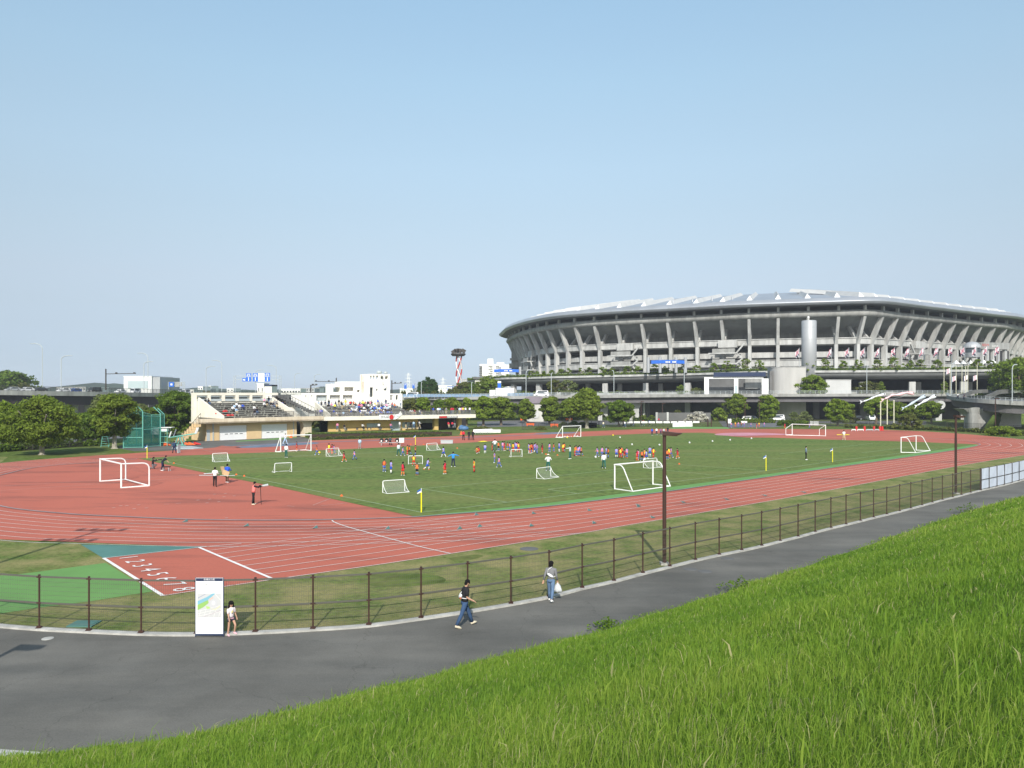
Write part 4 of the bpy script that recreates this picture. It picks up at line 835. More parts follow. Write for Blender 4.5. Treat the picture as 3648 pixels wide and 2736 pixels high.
# banner hurdle pieces seen right of far gate: white barrier
a, b = G(2885, 1516), G(2916, 1517); m = MB(); m.obox((a + b) / 2 + V(0, 0, .65), (b - a) / 2, V(0, .06, 0), V(0, 0, .5)); m.obox((a + b) / 2 + V(0, 0, .08), (b - a) / 2.2, V(0, .25, 0), V(0, 0, .07)); m.solo("barrier", M["white_paint"], "white barrier panel behind the far right white goal", "barrier")
for i, (x, y, lab) in enumerate([(1866, 1499, "orange barrier beside the pale wall and parking lot"), (1933, 1496, "orange round barrier left of the big trees"), (1978, 1495, "orange round barrier right of the narrow tree"), (1889, 1518, "orange barrier behind the far fence on the lot"), (2027, 1499, "orange barrier under the wide tree"), (1975, 1521, "orange barrier at the foot of the narrow tree")]):
    p = G(x, y); m = MB(); m.box(p + V(-1.0, -.12, .25), p + V(1.0, .12, .8)); m.box(p + V(-.9, -.3, 0), p + V(-.7, .3, .3)); m.box(p + V(.7, -.3, 0), p + V(.9, .3, .3)); m.solo("traffic_barrier", M["orange"], lab, "barrier")
# mesh bench shelter under the wide tree
p = G(2108, 1524); t = thing("fence_cage", "small dark framed cage beside the big tree trunk", "cage", p); m = MB()
for x in (-1.8, 0, 1.8):
    for y in (0, 1.5): m.beam(p + V(x, y, 0), p + V(x, y, 1.7), .07, .07)
for z in (.8, 1.7): m.beam(p + V(-1.8, 0, z), p + V(1.8, 0, z), .06, .06); m.beam(p + V(-1.8, 1.5, z), p + V(1.8, 1.5, z), .06, .06)
m.build("frame", M["fence_dark"], t); m = MB(); m.box(p + V(-1.4, .6, 0), p + V(1.3, 1.3, 1.2)); m.build("cover", M["black_cloth"], t)
# ------------------------------------------------------------------ people
def rx(v, a): c, s = math.cos(a), math.sin(a); return Vector((v.x, v.y * c - v.z * s, v.y * s + v.z * c))
def skel(lean=0, legs=((0, 0), (0, 0)), arms=((5, 8, 10), (5, 8, 10)), spread=4, hs=1.0, twist=0, head=(0, 0), inward=(0, 0)):
    """joints of a 1.72 m figure facing +Y; legs (swing, bend), arms (forward, out, elbow) left then right, degrees"""
    J = {}; pel = V(0, 0, 0.93); up = lambda z, x=0, y=0: pel + rx(V(x, y, z), -R(lean))
    J["pelvis"] = pel; J["waist"] = up(.14); J["chest"] = up(.34); J["neck"] = up(.53); J["head0"] = up(.58, 0, .01)
    hd = rx(V(0, 0.015, 0.12 * hs), -R(lean * 0.4 + head[1])); J["headm"] = J["head0"] + hd * 0.75; J["headt"] = J["head0"] + hd * 1.55
    for s, n, (sw, bend), (af, ao, ae), inw in ((-1, "L", legs[0], arms[0], inward[0]), (1, "R", legs[1], arms[1], inward[1])):
        h = pel + V(s * .085, 0, -.03); sp = R(spread)
        th = rx(V(s * math.sin(sp), 0, -math.cos(sp)), R(sw)); k = h + th * .43
        sh = rx(V(s * math.sin(sp), 0, -math.cos(sp)), R(sw - bend)); a = k + sh * .42
        ft = rx(V(s * .15, 1, 0).normalized(), R(max(-50, min(40, (sw - bend) * 0.6)))); 
        J["hip" + n], J["knee" + n], J["ankle" + n], J["toe" + n] = h, k, a, a + ft * .15 + V(0, 0, -.05)
        J["heel" + n] = a - ft * .05 + V(0, 0, -.055)
        S = up(.47, s * .175); o = R(ao)
        u = rx(V(s * math.sin(o), 0, -math.cos(o)), R(af - lean * 0.5)); e = S + u * .28
        f = rx(V(s * math.sin(o) * (1 - inw / 60), 0, -math.cos(o)), R(af + ae - lean * 0.5)); f = (f + V(-s * inw / 90, 0, 0)).normalized(); w = e + f * .24
        J["sho" + n], J["elb" + n], J["wri" + n], J["hand" + n] = S, e, w, w + f * .085
        J["fdir" + n] = f
    low = min(J["toeL"].z, J["toeR"].z, J["heelL"].z, J["heelR"].z); dz = -low + 0.025
    for k in J:
        if not k.startswith("fdir"): J[k] = J[k] + V(0, 0, dz)
    return J
def skin_mesh(chains, root, sub=1):
    """chains: list of lists of (point, radius); shared points join by position"""
    vs, rs, ed, ix = [], [], [], {}
    def vid(p, r):
        k = tuple(round(c, 4) for c in p)
        if k not in ix: ix[k] = len(vs); vs.append(p); rs.append(r)
        return ix[k]
    for ch in chains:
        ids = [vid(p, r) for p, r in ch]; ed += [(a, b) for a, b in zip(ids[:-1], ids[1:]) if a != b]
    me = bpy.data.meshes.new("skeleton"); me.from_pydata([tuple(v) for v in vs], ed, []); o = bpy.data.objects.new("skeleton", me); SC.collection.objects.link(o)
    o.modifiers.new("skin", 'SKIN'); sk = me.skin_vertices[0].data
    for i, r in enumerate(rs): sk[i].radius = (r, r) if not isinstance(r, tuple) else r; sk[i].use_root = (i == root)
    if sub: sb = o.modifiers.new("sub", 'SUBSURF'); sb.levels = sub; sb.render_levels = sub
    dg = bpy.context.evaluated_depsgraph_get(); out = bpy.data.meshes.new_from_object(o.evaluated_get(dg))
    bpy.data.objects.remove(o); bpy.data.meshes.remove(me); return out
def torso_loft(m, J, keys, mi=0, cap=True, n=12):
    """keys: list of (centre, half width, half depth)"""
    ax = V(1, 0, 0); rings = []
    for i, (c, w, d) in enumerate(keys):
        a, b = keys[max(i - 1, 0)][0], keys[min(i + 1, len(keys) - 1)][0]; t = (b - a).normalized(); fy = ax.cross(t) * -1
        if fy.length < .1: fy = V(0, 1, 0)
        fy.normalize(); rings.append([c + ax * w * (abs(math.cos(q)) ** .75 * (1 if math.cos(q) >= 0 else -1)) + fy * d * (abs(math.sin(q)) ** .8 * (1 if math.sin(q) >= 0 else -1)) for q in [2 * math.pi * k / n for k in range(n)]])
    m.loft(rings, mi, cap=cap)
def figure_parts(J, hs=1.0, sleeve="short", bottom="long", detail=0, hair="short", female=False, bib=False):
    """returns dict part -> MB, in local metres for a 1.72 m figure"""
    P = {}; sub = 2 if detail else 1
    ch = [[(J["pelvis"], (.11, .10)), (J["waist"], (.10, .085)), (J["chest"], (.12, .10)), (J["neck"], .052), (J["head0"] + V(0, 0, .01), .05 * (1 + (hs - 1) * .5)), (J["headm"], .085 * hs), (J["headt"], .062 * hs)]]
    for n in "LR":
        ch.append([(J["chest"], (.12, .10)), (J["sho" + n], .055), (J["elb" + n], .041), (J["wri" + n], .029), (J["hand" + n], .033 if not detail else .034)])
        ch.append([(J["pelvis"], (.11, .10)), (J["hip" + n], .088), (J["knee" + n], .058), (J["knee" + n].lerp(J["ankle" + n], .35), .056), (J["ankle" + n], .038), (J["toe" + n] + V(0, -.02, 0), .03)])
        if detail:
            f = J["fdir" + n]; sd = V(1, 0, 0) - f * f.x; sd.normalize(); b = J["hand" + n]; pal = f.cross(sd).normalized()
            for q, ln in ((-.027, .062), (-.009, .072), (.010, .068), (.027, .055)):
                b0 = b + sd * q; ch.append([(b, .030), (b0 + f * .02, .011), (b0 + f * (.02 + ln * .5) + pal * .008, .0105), (b0 + f * (.02 + ln * .85) + pal * .028, .0095)])
            th = J["wri" + n].lerp(b, .5); s = 1 if n == "L" else -1
            ch.append([(b, .030), (th + sd * .04 * s + f * .03, .011), (th + sd * .055 * s + f * .07 + pal * .015, .009)])
    body = MB(); add_mesh(body, skin_mesh(ch, 0, sub)); 
    hd = (J["headt"] - J["head0"]).normalized(); c = J["headm"]; fwd = (V(0, 1, 0) - hd * hd.y).normalized(); sx = fwd.cross(hd)
    body.ell(c + fwd * .088 * hs - hd * .025 * hs, (.014, .02, .022), 6, 4)
    if detail:
        for s in (-1, 1): body.ell(c + fwd * .078 * hs + sx * s * .032 * hs + hd * .012, (.014, .008, .008), 8, 4, 1); body.ell(c + sx * s * .083 * hs, (.012, .022, .03), 6, 4, 0)
        body.ell(c + fwd * .076 * hs - hd * .055 * hs, (.024, .01, .008), 8, 4, 2)
    P["body"] = body
    hr = MB(); rot = Matrix((sx, fwd, hd)).transposed()
    if hair == "short": hr.ell(c + hd * .028 * hs - fwd * .016 * hs, (.098 * hs, .104 * hs, .105 * hs), 12, 6, 0, rot, -.12, 1.0); hr.ell(c - fwd * .045 * hs - hd * .02, (.085 * hs, .06 * hs, .085 * hs), 10, 6, 0, rot)
    elif hair == "bob": hr.ell(c + hd * .02 * hs - fwd * .02 * hs, (.108 * hs, .112 * hs, .118 * hs), 14, 8, 0, rot, -.15, 1.0); hr.ell(c - fwd * .055 * hs - hd * .045 * hs, (.10 * hs, .07 * hs, .10 * hs), 12, 6, 0, rot)
    elif hair == "long":
        hr.ell(c + hd * .02 * hs - fwd * .014 * hs, (.105 * hs, .112 * hs, .118 * hs), 14, 8, 0, rot, -.1, 1.0)
        for s in (-1, 1): hr.tube([c + sx * s * .085 * hs + hd * .03, c + sx * s * .1 * hs - hd * .08 * hs - fwd * .01, c + sx * s * .095 * hs - hd * .2 * hs - fwd * .02], [.035, .04, .02], 8)
        hr.ell(c - fwd * .06 * hs - hd * .09 * hs, (.095 * hs, .06 * hs, .15 * hs), 12, 6, 0, rot); hr.box(c + fwd * .07 * hs + hd * .04 * hs - V(.06, .01, .01), c + fwd * .085 * hs + hd * .075 * hs + V(.06, .01, .01))
    P["hair"] = hr
    k = .93 if female else 1.0; top = MB(); hem = J["pelvis"] - (J["waist"] - J["pelvis"]) * .25
    torso_loft(top, J, [(hem, .165 * k, .115), (J["waist"], .150 * k, .108), (J["waist"].lerp(J["chest"], .6), .172 * k, .120), (J["chest"].lerp(J["neck"], .40), .195 * k, .116), (J["chest"].lerp(J["neck"], .70), .182 * k, .095), (J["chest"].lerp(J["neck"], .90), .105 * k, .075), (J["neck"] + V(0, 0, .005), .062, .06)])
    for n in "LR":
        S, e, w = J["sho" + n], J["elb" + n], J["wri" + n]; i = S.lerp(J["chest"], .45); S = S - (J["neck"] - J["chest"]).normalized() * .012
        if sleeve == "short": top.tube([i, S.lerp(i, .35), S, S.lerp(e, .25), S.lerp(e, .85)], [.060, .066, .060, .066, .062], 10)
        elif sleeve == "long": top.tube([i, S.lerp(i, .35), S, S.lerp(e, .25), e, w.lerp(e, .05)], [.060, .066, .060, .064, .054, .042], 10)
        else: pass
    P["top"] = top
    if bib:
        b = MB(); torso_loft(b, J, [(hem - V(0, 0, .02), .180 * k, .130), (J["waist"], .168 * k, .124), (J["chest"], .188 * k, .134), (J["chest"].lerp(J["neck"], .5), .165 * k, .126), (J["chest"].lerp(J["neck"], .9), .115 * k, .085)]); P["bib"] = b
    bt = MB(); torso_loft(bt, J, [(J["pelvis"] + (J["waist"] - J["pelvis"]) * .35, .152 * k, .108), (J["pelvis"] + V(0, 0, -.02), .170, .122), (J["hipL"].lerp(J["hipR"], .5) - V(0, 0, .08), .155, .115)])
    for n in "LR":
        h, kn, a = J["hip" + n], J["knee" + n], J["ankle" + n]; h0 = h + (J["pelvis"] - h) * .3
        if bottom == "long": bt.tube([h0, h, h.lerp(kn, .5), kn, kn.lerp(a, .35), a + (kn - a) * .05], [.095, .102, .088, .070, .068, .058], 10)
        elif bottom == "short": bt.tube([h0, h, h.lerp(kn, .45), h.lerp(kn, .82)], [.095, .108, .108, .105], 10)
        elif bottom == "mini": bt.tube([h0, h, h.lerp(kn, .38)], [.095, .108, .112], 10)
    P["bottom"] = bt
    if bottom != "long" and bottom != "mini":
        so = MB()
        for n in "LR": so.tube([J["knee" + n].lerp(J["ankle" + n], .12), J["knee" + n].lerp(J["ankle" + n], .4), J["ankle" + n]], [.062, .066, .048], 8)
        P["socks"] = so
    sh = MB()
    for n in "LR":
        if detail: sh = MB(); P["shoe" + n] = sh
        sh.tube([J["heel" + n] + V(0, -.005, .02), J["heel" + n].lerp(J["toe" + n], .3) + V(0, 0, .028), J["heel" + n].lerp(J["toe" + n], .75) + V(0, 0, .018), J["toe" + n] + (J["toe" + n] - J["heel" + n]).normalized() * .035], [.04, .05, .047, .026], 8)
    if not detail: P["shoes"] = sh
    return P
PCOL = {}
def pcol(c):
    k = tuple(round(x, 3) for x in c)
    if k not in PCOL: PCOL[k] = mat("cloth", k, 0.85, 0.06, 9.0, spec=0.15)
    return PCOL[k]
SKIN = mat("skin", (0.50, 0.29, 0.20), 0.6, 0.05, 8.0); HAIR = mat("hair", (0.012, 0.011, 0.012), 0.85, 0.3, 20.0, 0.5, spec=0.15)
EYE = mat("eye", (0.02, 0.015, 0.012), 0.3); LIP = mat("lip", (0.35, 0.13, 0.11), 0.6)
WHITE = (.80, .80, .80); RED = (.62, .045, .03); ORANGE = (.85, .20, .05); YEL = (.88, .68, .06); PINK = (.85, .30, .46); VIO = (.36, .31, .72); BLUE = (.10, .16, .50); NAVY = (.022, .028, .07); BLACK = (.02, .02, .023); GREY = (.27, .27, .28); DGREEN = (.025, .12, .10); MAROON = (.25, .03, .05); SKYB = (.04, .27, .70); ROYAL = (.03, .10, .55); BEIGE = (.55, .44, .28); JEANS = (.075, .13, .24); BROWN = (.12, .07, .045); LBLUE = (.45, .62, .82); CREAMC = (.72, .66, .50); LIME = (.55, .75, .10); CRIM = (.55, .03, .06); SALMON = (.80, .22, .20)
MESHCACHE = {}
def part_meshes(key, J, **kw):
    if key not in MESHCACHE:
        P = figure_parts(J, **kw); D_ = {}
        for n, mb in P.items():
            me = mb.mesh(n, [SKIN] if n != "body" else ([SKIN, EYE, LIP] if kw.get("detail") else [SKIN]), smooth=True); D_[n] = me
        MESHCACHE[key] = D_
    return MESHCACHE[key]
PNAME = {"top": "shirt", "bottom": "trousers", "body": "body", "hair": "hair", "bib": "bib", "socks": "socks", "shoes": "shoes", "shoeL": "shoe", "shoeR": "shoe"}
def person(key, J, loc, facing, height, cols, label, group=None, cat="person", shorts=False, **kw):
    """cols: part -> colour"""
    t = thing("person", label, cat, loc, group, facing); t.scale = (height / 1.72,) * 3
    for n, me in part_meshes(key, J, **kw).items():
        nm = PNAME[n] if not (n == "bottom" and kw.get("bottom") != "long") else "shorts"
        o = bpy.data.objects.new(nm, me); SC.collection.objects.link(o); o.parent = t
        if n != "body":
            o.material_slots[0].link = 'OBJECT'; o.material_slots[0].material = HAIR if n == "hair" and "hair" not in cols else pcol(cols.get("shoes" if n[:4] == "shoe" else n, (.5, .5, .5)))
    return t
def face(dx, dy): return math.atan2(-dx, dy)
# ---- the three on the path
PD = Vector((0.83, 0.56, 0)).normalized()
# man in black T-shirt
Jm = skel(lean=6, legs=((26, 6), (-20, 8)), arms=((-18, 10, 55), (-6, 14, 70)), spread=3, head=(0, 16), inward=(10, 10))
pm = G(1655, 2234); man = person("man", Jm, pm, face(0.93, 0.36), 1.70, {"top": (.024, .024, .027), "bottom": (.045, .085, .17), "shoes": (.62, .55, .42)}, "man in black T-shirt and jeans walking along the path, white bag at his back", detail=1, sleeve="short", bottom="long", hair="short")
sc_ = 1.70 / 1.72
def local_child(mb, name, mats, parent, smooth=True):
    o = bpy.data.objects.new(name, mb.mesh(name, mats, smooth=smooth)); SC.collection.objects.link(o); o.parent = parent; return o
def on_person(t, mb, name, mats, label, cat, smooth=True):
    mtx = Matrix.LocRotScale(t.location, t.rotation_euler, t.scale); o = bpy.data.objects.new(name, mb.mesh(name, mats, smooth=smooth)); SC.collection.objects.link(o); o.matrix_world = mtx; return tag(o, label, cat)
m = MB(); w = Jm["waist"]; m.ell(w + V(-.03, -.16, .06), (.15, .055, .075), 12, 8, 0, Matrix.Rotation(R(-28), 3, 'Y')); m.tube([w + V(-.15, -.15, .10), w + V(-.18, -.02, .22), w + V(-.12, .12, .32)], .014, 6, 0); m.tube([w + V(.10, -.15, .02), w + V(.18, .0, .0), w + V(.12, .13, .04)], .014, 6, 0); m.ell(w + V(.0, -.175, .0), (.10, .03, .04), 10, 6, 1)
on_person(man, m, "waist_bag", [pcol(WHITE), pcol((.55, .12, .05))], "white pouch bag slung across the back of the man in black", "bag")
# woman in grey
Jw = skel(lean=2, legs=((14, 4), (-14, 22)), arms=((-14, 14, 6), (6, 9, 6)), spread=2, head=(0, 4))
pw = G(1963, 2143); wom = person("woman", Jw, pw, face(0.30, 0.95), 1.60, {"top": (.20, .20, .21), "bottom": (.115, .18, .29), "shoes": (.82, .82, .82)}, "woman in grey top and jeans walking away along the fence", detail=1, sleeve="long", bottom="long", hair="bob", female=True)
w = Jw["waist"]; m = MB(); m.ell(w + V(.0, -.15, .07), (.15, .045, .055), 12, 8, 0, Matrix.Rotation(R(28), 3, 'Y')); m.tube([w + V(-.12, -.13, .15), w + V(-.10, -.12, .30), w + V(.06, -.10, .42)], .012, 6, 0); m.tube([w + V(.13, -.13, .0), w + V(.18, 0, .0), w + V(.13, .13, .05)], .012, 6, 0)
on_person(wom, m, "shoulder_bag", [pcol(WHITE)], "white pouch slung across the grey back of the woman", "bag")
hnd = Jw["handR"]; m = MB(); rings = []
for z, r_ in ((0, .015), (-.08, .05), (-.18, .13), (-.30, .17), (-.38, .15), (-.42, .07)):
    rings.append([hnd + V(r_ * (1 + .15 * math.sin(3 * q + z * 9)) * math.cos(q) * 1.15, r_ * .7 * (1 + .12 * math.cos(4 * q)) * math.sin(q), z + .02 * math.sin(5 * q)) for q in [k * math.pi / 8 for k in range(16)]])
m.loft(rings, 0, cap=True); m.tube([hnd + V(-.02, 0, .02), hnd + V(0, 0, .03), hnd + V(.02, 0, .0)], .012, 5)
defm("plastic_bag", (.78, .80, .82), 0.35, 0.05, 6.0, trans=0.35)
on_person(wom, m, "plastic_bag", [M["plastic_bag"]], "bulging white plastic shopping bag in the woman's right hand", "bag")
# girl
Jg = skel(lean=0, legs=((34, 52), (-4, 4)), arms=((6, 10, 12), (16, 8, 18)), spread=3, hs=1.32)
pg = G(823, 2264); girl = person("girl", Jg, pg, face(0.80, -0.60), 1.12, {"top": (.84, .74, .75), "bottom": (.06, .06, .085), "shoes": (.80, .45, .52)}, "little girl in pale pink T-shirt stepping past the map board", detail=1, sleeve="short", bottom="mini", hair="long", hs=1.32, female=True)
m = MB(); c = Jg["chest"]; m.ell(c + V(0, .118, -.04), (.07, .012, .09), 10, 6, 0); m.ell(c + V(.0, .125, -.10), (.05, .01, .02), 8, 4, 1); local_child(m, "shirt_print", [pcol((.72, .62, .30)), pcol(NAVY)], girl)
m = MB()
for k in range(16): q = k * math.pi / 8; m.ell(Jg["pelvis"] + V(.168 * math.cos(q), .12 * math.sin(q), -.035), (.03, .03, .035), 6, 4)
local_child(m, "frill", [pcol((.75, .42, .48))], girl)

# ---- players and coaches on the grass
POSES = {
 "stand": skel(legs=((2, 2), (-3, 2)), arms=((4, 9, 12), (2, 9, 12)), hs=1.22),
 "stand2": skel(lean=2, legs=((-5, 3), (8, 8)), arms=((12, 8, 60), (4, 10, 12)), hs=1.22, head=(0, 8)),
 "walk": skel(lean=4, legs=((24, 8), (-20, 18)), arms=((-22, 8, 18), (22, 8, 25)), hs=1.22),
 "run": skel(lean=12, legs=((40, 50), (-26, 30)), arms=((-34, 10, 70), (36, 10, 80)), hs=1.22),
 "hips": skel(legs=((-2, 2), (4, 4)), arms=((-8, 38, 60), (-8, 38, 60)), spread=9, hs=1.22, inward=(75, 75)),
 "crouch": skel(lean=26, legs=((88, 128), (70, 124)), arms=((40, 10, 30), (35, 14, 30)), hs=1.22),
}
PK = {k: dict(hs=1.22, sleeve="long" if k in ("stand2", "hips") else "short", bottom="short", hair="short", bib=True) for k in POSES}
KIT = {"Y": (YEL, RED, RED, RED, "yellow", "red"), "O": (ORANGE, MAROON, BLUE, BLUE, "orange", "blue"), "P": (PINK, BLUE, BLUE, BLUE, "pink", "blue"), "V": (VIO, VIO, ROYAL, WHITE, "violet", "blue"), "R": (CRIM, BLACK, RED, ORANGE, "red", "red"), "D": (MAROON, BLACK, RED, RED, "dark red", "red")}
PL = [("R", 1057, 1608, "stand"), ("O", 1129, 1621.7, "walk"), ("Y", 1172, 1616, "stand2"), ("R", 1183, 1619, "stand"), ("P", 1189, 1618, "walk"), ("R", 1226, 1646, "walk"), ("P", 1263, 1638.7, "walk"), ("O", 1368.8, 1682, "stand2"), ("V", 1393, 1687.5, "stand"), ("R", 1435, 1695, "stand2"), ("Y", 1474, 1660, "hips"), ("O", 1485.8, 1693.6, "stand"), ("V", 1522.4, 1675, "run"), ("R", 1584.8, 1689.6, "stand"), ("Y", 1689, 1682.8, "stand"), ("P", 1435, 1625, "walk"), ("Y", 1451, 1622, "stand2"), ("O", 1458.6, 1620.7, "walk"), ("O", 1480, 1623, "stand"), ("V", 1580, 1628.5, "walk"), ("Y", 1702, 1616.5, "crouch"), ("R", 1708, 1615, "crouch"), ("V", 1728, 1615, "stand2"), ("D", 1753.6, 1606, "stand"), ("O", 1776, 1606, "stand"), ("P", 1791, 1606, "stand2"), ("R", 1797, 1606, "stand"), ("O", 1808, 1606.5, "stand2"), ("P", 1816, 1608, "stand"), ("Y", 1828, 1610.4, "stand"), ("V", 1839, 1610, "stand2"), ("Y", 1847, 1611, "hips"), ("P", 1835, 1604, "stand"), ("R", 1843, 1606, "stand"), ("P", 1761.7, 1649.5, "stand"), ("P", 1777.6, 1666, "walk"), ("V", 1884, 1615, "stand"), ("Y", 1888, 1615.5, "hips"), ("O", 1893, 1613, "stand"), ("R", 1898, 1613, "stand2"), ("V", 1904, 1614, "stand"), ("P", 1908, 1609, "stand"), ("P", 1913, 1616.5, "stand2"), ("D", 1932, 1615, "stand2"), ("P", 1957.6, 1611, "stand"), ("O", 1972.7, 1611, "hips"), ("V", 1992, 1609, "stand"), ("Y", 2006, 1612, "stand"), ("O", 2010, 1611, "stand2"), ("Y", 2048, 1625.5, "hips"), ("O", 2052, 1624, "stand"), ("P", 2060, 1625, "stand"), ("V", 2065, 1623, "stand2"), ("O", 2070, 1624.7, "walk"), ("P", 2128, 1629, "walk"), ("P", 2145, 1629, "stand"), ("V", 2159.7, 1629, "stand"), ("O", 2167, 1631, "stand2"), ("V", 2196, 1631.6, "stand"), ("D", 2206, 1631, "stand"), ("Y", 2210.5, 1633, "hips"), ("O", 2214.6, 1627, "stand"), ("R", 2226, 1630, "crouch"), ("P", 2233, 1632, "stand"), ("R", 2269.5, 1641, "stand"), ("P", 2274, 1639, "stand2"), ("O", 2287, 1642, "hips"), ("Y", 2296, 1639, "stand"), ("V", 2303, 1640, "walk"), ("V", 2315, 1627, "stand"), ("Y", 2327.5, 1633, "stand2"), ("O", 2377, 1637, "stand"), ("Y", 2383, 1633, "stand"), ("P", 2389.5, 1631, "walk"), ("R", 2414, 1634, "walk"),
 ("P", 2605, 1523.5, "stand"), ("Y", 2620, 1522, "stand2"), ("P", 2630, 1522, "stand"), ("O", 2641, 1522, "walk"), ("P", 2651, 1522, "stand2"), ("P", 2675, 1523.5, "walk"), ("R", 2695.6, 1526, "stand"), ("Y", 2704, 1522, "stand"), ("P", 2722.7, 1522, "stand"), ("R", 2796, 1527, "hips"), ("P", 2884, 1526, "walk")]
rp = random.Random(77); PL.sort(key=lambda q: q[1]); cnt = {}
PHRASE = {"stand": "standing", "stand2": "standing turned aside", "walk": "walking", "run": "running", "hips": "standing hands on hips", "crouch": "crouching"}
for kk, px, py, po in PL:
    far = px > 2500; key = (kk, far); cnt[key] = cnt.get(key, 0) + 1
    b, top, bot, sock, bn, kn = KIT[kk]; hgt = rp.uniform(1.22, 1.36)
    if far: lab = "%s %s bib child from the left by the far fence" % (ORD[cnt[key] - 1], bn)
    else: lab = "child in %s bib %s on the turf, %s such bib from left" % (bn, PHRASE[po], ORD[cnt[key] - 1])
    fa_ = rp.uniform(0, 6.28) if po not in ("walk", "run") else rp.choice([face(1, .2), face(-1, -.3), face(.8, -.5), face(-.7, .6)])
    vr = rp.uniform(.85, 1.1)
    person("kid_" + po, POSES[po], G(px, py) + V(0, 0, .02), fa_, hgt, {"bib": tuple(min(1, c * vr) for c in b), "top": top, "bottom": bot if not (kk == "O" and rp.random() < .4) else BLACK, "socks": sock, "shoes": rp.choice([WHITE, WHITE, ORANGE, BLACK])}, lab, "children in coloured bibs", **PK[po])
AP = {
 "a_stand": (skel(legs=((3, 2), (-3, 2)), arms=((4, 9, 10), (2, 9, 12))), dict(sleeve="long", bottom="long")),
 "a_walk": (skel(lean=3, legs=((22, 6), (-18, 14)), arms=((-16, 9, 14), (16, 9, 20))), dict(sleeve="long", bottom="long")),
 "a_wide": (skel(legs=((4, 4), (-4, 2)), arms=((10, 72, 10), (10, 62, 8)), spread=6), dict(sleeve="long", bottom="long")),
 "a_point": (skel(legs=((4, 4), (-4, 2)), arms=((75, 25, 12), (10, 10, 30))), dict(sleeve="long", bottom="long")),
 "a_hips": (skel(legs=((2, 2), (-4, 4)), arms=((-8, 38, 60), (-8, 38, 60)), spread=8, inward=(75, 75)), dict(sleeve="long", bottom="long")),
 "a_bend": (skel(lean=38, legs=((14, 10), (-2, 10)), arms=((50, 6, 10), (52, 6, 10)), head=(0, -20)), dict(sleeve="short", bottom="long")),
 "a_kneel": (skel(lean=8, legs=((80, 132), (12, 118)), arms=((62, 14, 70), (66, 14, 70)), inward=(30, 30)), dict(sleeve="long", bottom="long", hair="bob")),
 "a_cam": (skel(lean=8, legs=((5, 3), (-5, 3)), arms=((66, 16, 40), (70, 14, 45)), inward=(30, 30)), dict(sleeve="long", bottom="long")),
 "a_carry": (skel(lean=2, legs=((12, 4), (-12, 10)), arms=((12, 14, 75), (10, 14, 80))), dict(sleeve="long", bottom="long")),
 "a_sit": (skel(lean=6, legs=((82, 84), (80, 80)), arms=((30, 8, 40), (28, 8, 44))), dict(sleeve="long", bottom="long")),
}
def adult(po, px, py, h, cols, lab, f, group=None, loc=None, hair=None):
    J, kw = AP[po]; kw = dict(kw); 
    if hair: kw["hair"] = hair
    return person(po + (hair or ""), J, loc if loc is not None else G(px, py) + V(0, 0, .02), f, h, cols, lab, group, **kw)
adult("a_stand", 1019.5, 1631, 1.74, {"top": WHITE, "bottom": DGREEN, "shoes": WHITE}, "coach in white top and green trousers before the left white goal", face(.2, 1))
adult("a_walk", 1016, 1581, 1.70, {"top": WHITE, "bottom": LBLUE, "shoes": WHITE}, "person in pale clothes crossing the apron behind the left goal", face(1, 0))
adult("a_stand", 1281.6, 1598.7, 1.55, {"top": LBLUE, "bottom": GREY, "shoes": WHITE}, "person in pale blue top on the far turf edge", face(-.3, 1))
adult("a_sit", 1387, 1577, 1.72, {"top": (.07, .08, .09), "bottom": BLACK, "shoes": BLACK}, "man in dark jacket sitting behind the steel bench with bags", face(.2, -1), loc=G(1389, 1586) + V(0, .3, .02))
adult("a_wide", 1614.6, 1663.8, 1.68, {"top": SKYB, "bottom": NAVY, "shoes": WHITE}, "coach in bright blue top holding both arms out", face(.1, -1), hair="bob")
adult("a_walk", 1420.7, 1625, 1.74, {"top": (.62, .66, .68), "bottom": DGREEN, "shoes": WHITE}, "coach in white jacket and green trousers walking by the far flag", face(-.5, .8))
adult("a_hips", 1762.7, 1608, 1.74, {"top": WHITE, "bottom": (.05, .10, .11), "shoes": WHITE}, "coach in white top standing among the middle crowd of children", face(0, 1))
hat = adult("a_hips", 1953, 1678, 1.74, {"top": WHITE, "bottom": DGREEN, "shoes": WHITE}, "coach in white top and straw hat behind a small goal", face(.2, 1))
m = MB(); c = AP["a_hips"][0]["headm"]; m.ell(c + V(0, 0, .08), (.115, .125, .1), 12, 6); m.tube([c + V(0, 0, .06), c + V(0, 0, .075)], .19, 14); on_person(hat, m, "straw_hat", [pcol(CREAMC)], "pale straw hat on the coach behind a small goal", "hat")
adult("a_point", 2031, 1636, 1.72, {"top": (.60, .66, .68), "bottom": DGREEN, "shoes": WHITE}, "coach in pale jacket pointing to the left", face(-.9, .3))
adult("a_walk", 2151.5, 1670, 1.76, {"top": WHITE, "bottom": DGREEN, "shoes": WHITE}, "coach in thick white coat and green trousers left of the nearest goal", face(.1, 1))
adult("a_stand", 2871.6, 1639, 1.70, {"top": (.18, .24, .30), "bottom": BLACK, "shoes": WHITE}, "lone person in grey blue jacket between the two right corner flags", face(1, -.2))
pole_man = adult("a_carry", 3006.5, 1568, 1.72, {"top": WHITE, "bottom": BEIGE, "shoes": WHITE}, "man in white shirt carrying a yellow bar on the far bend", face(.1, 1))
p = G(3006.5, 1568) + V(0, 0.1, .95); m = MB(); m.tube([p + V(-1.05, 0.25, 0), p + V(1.15, 0.25, 0)], .05, 6); m.ell(p + V(-1.05, .25, 0), (.07, .07, .07), 6, 4); m.solo("yellow_bar", M["yellow"], "yellow bar carried by the man on the far bend", "bar")
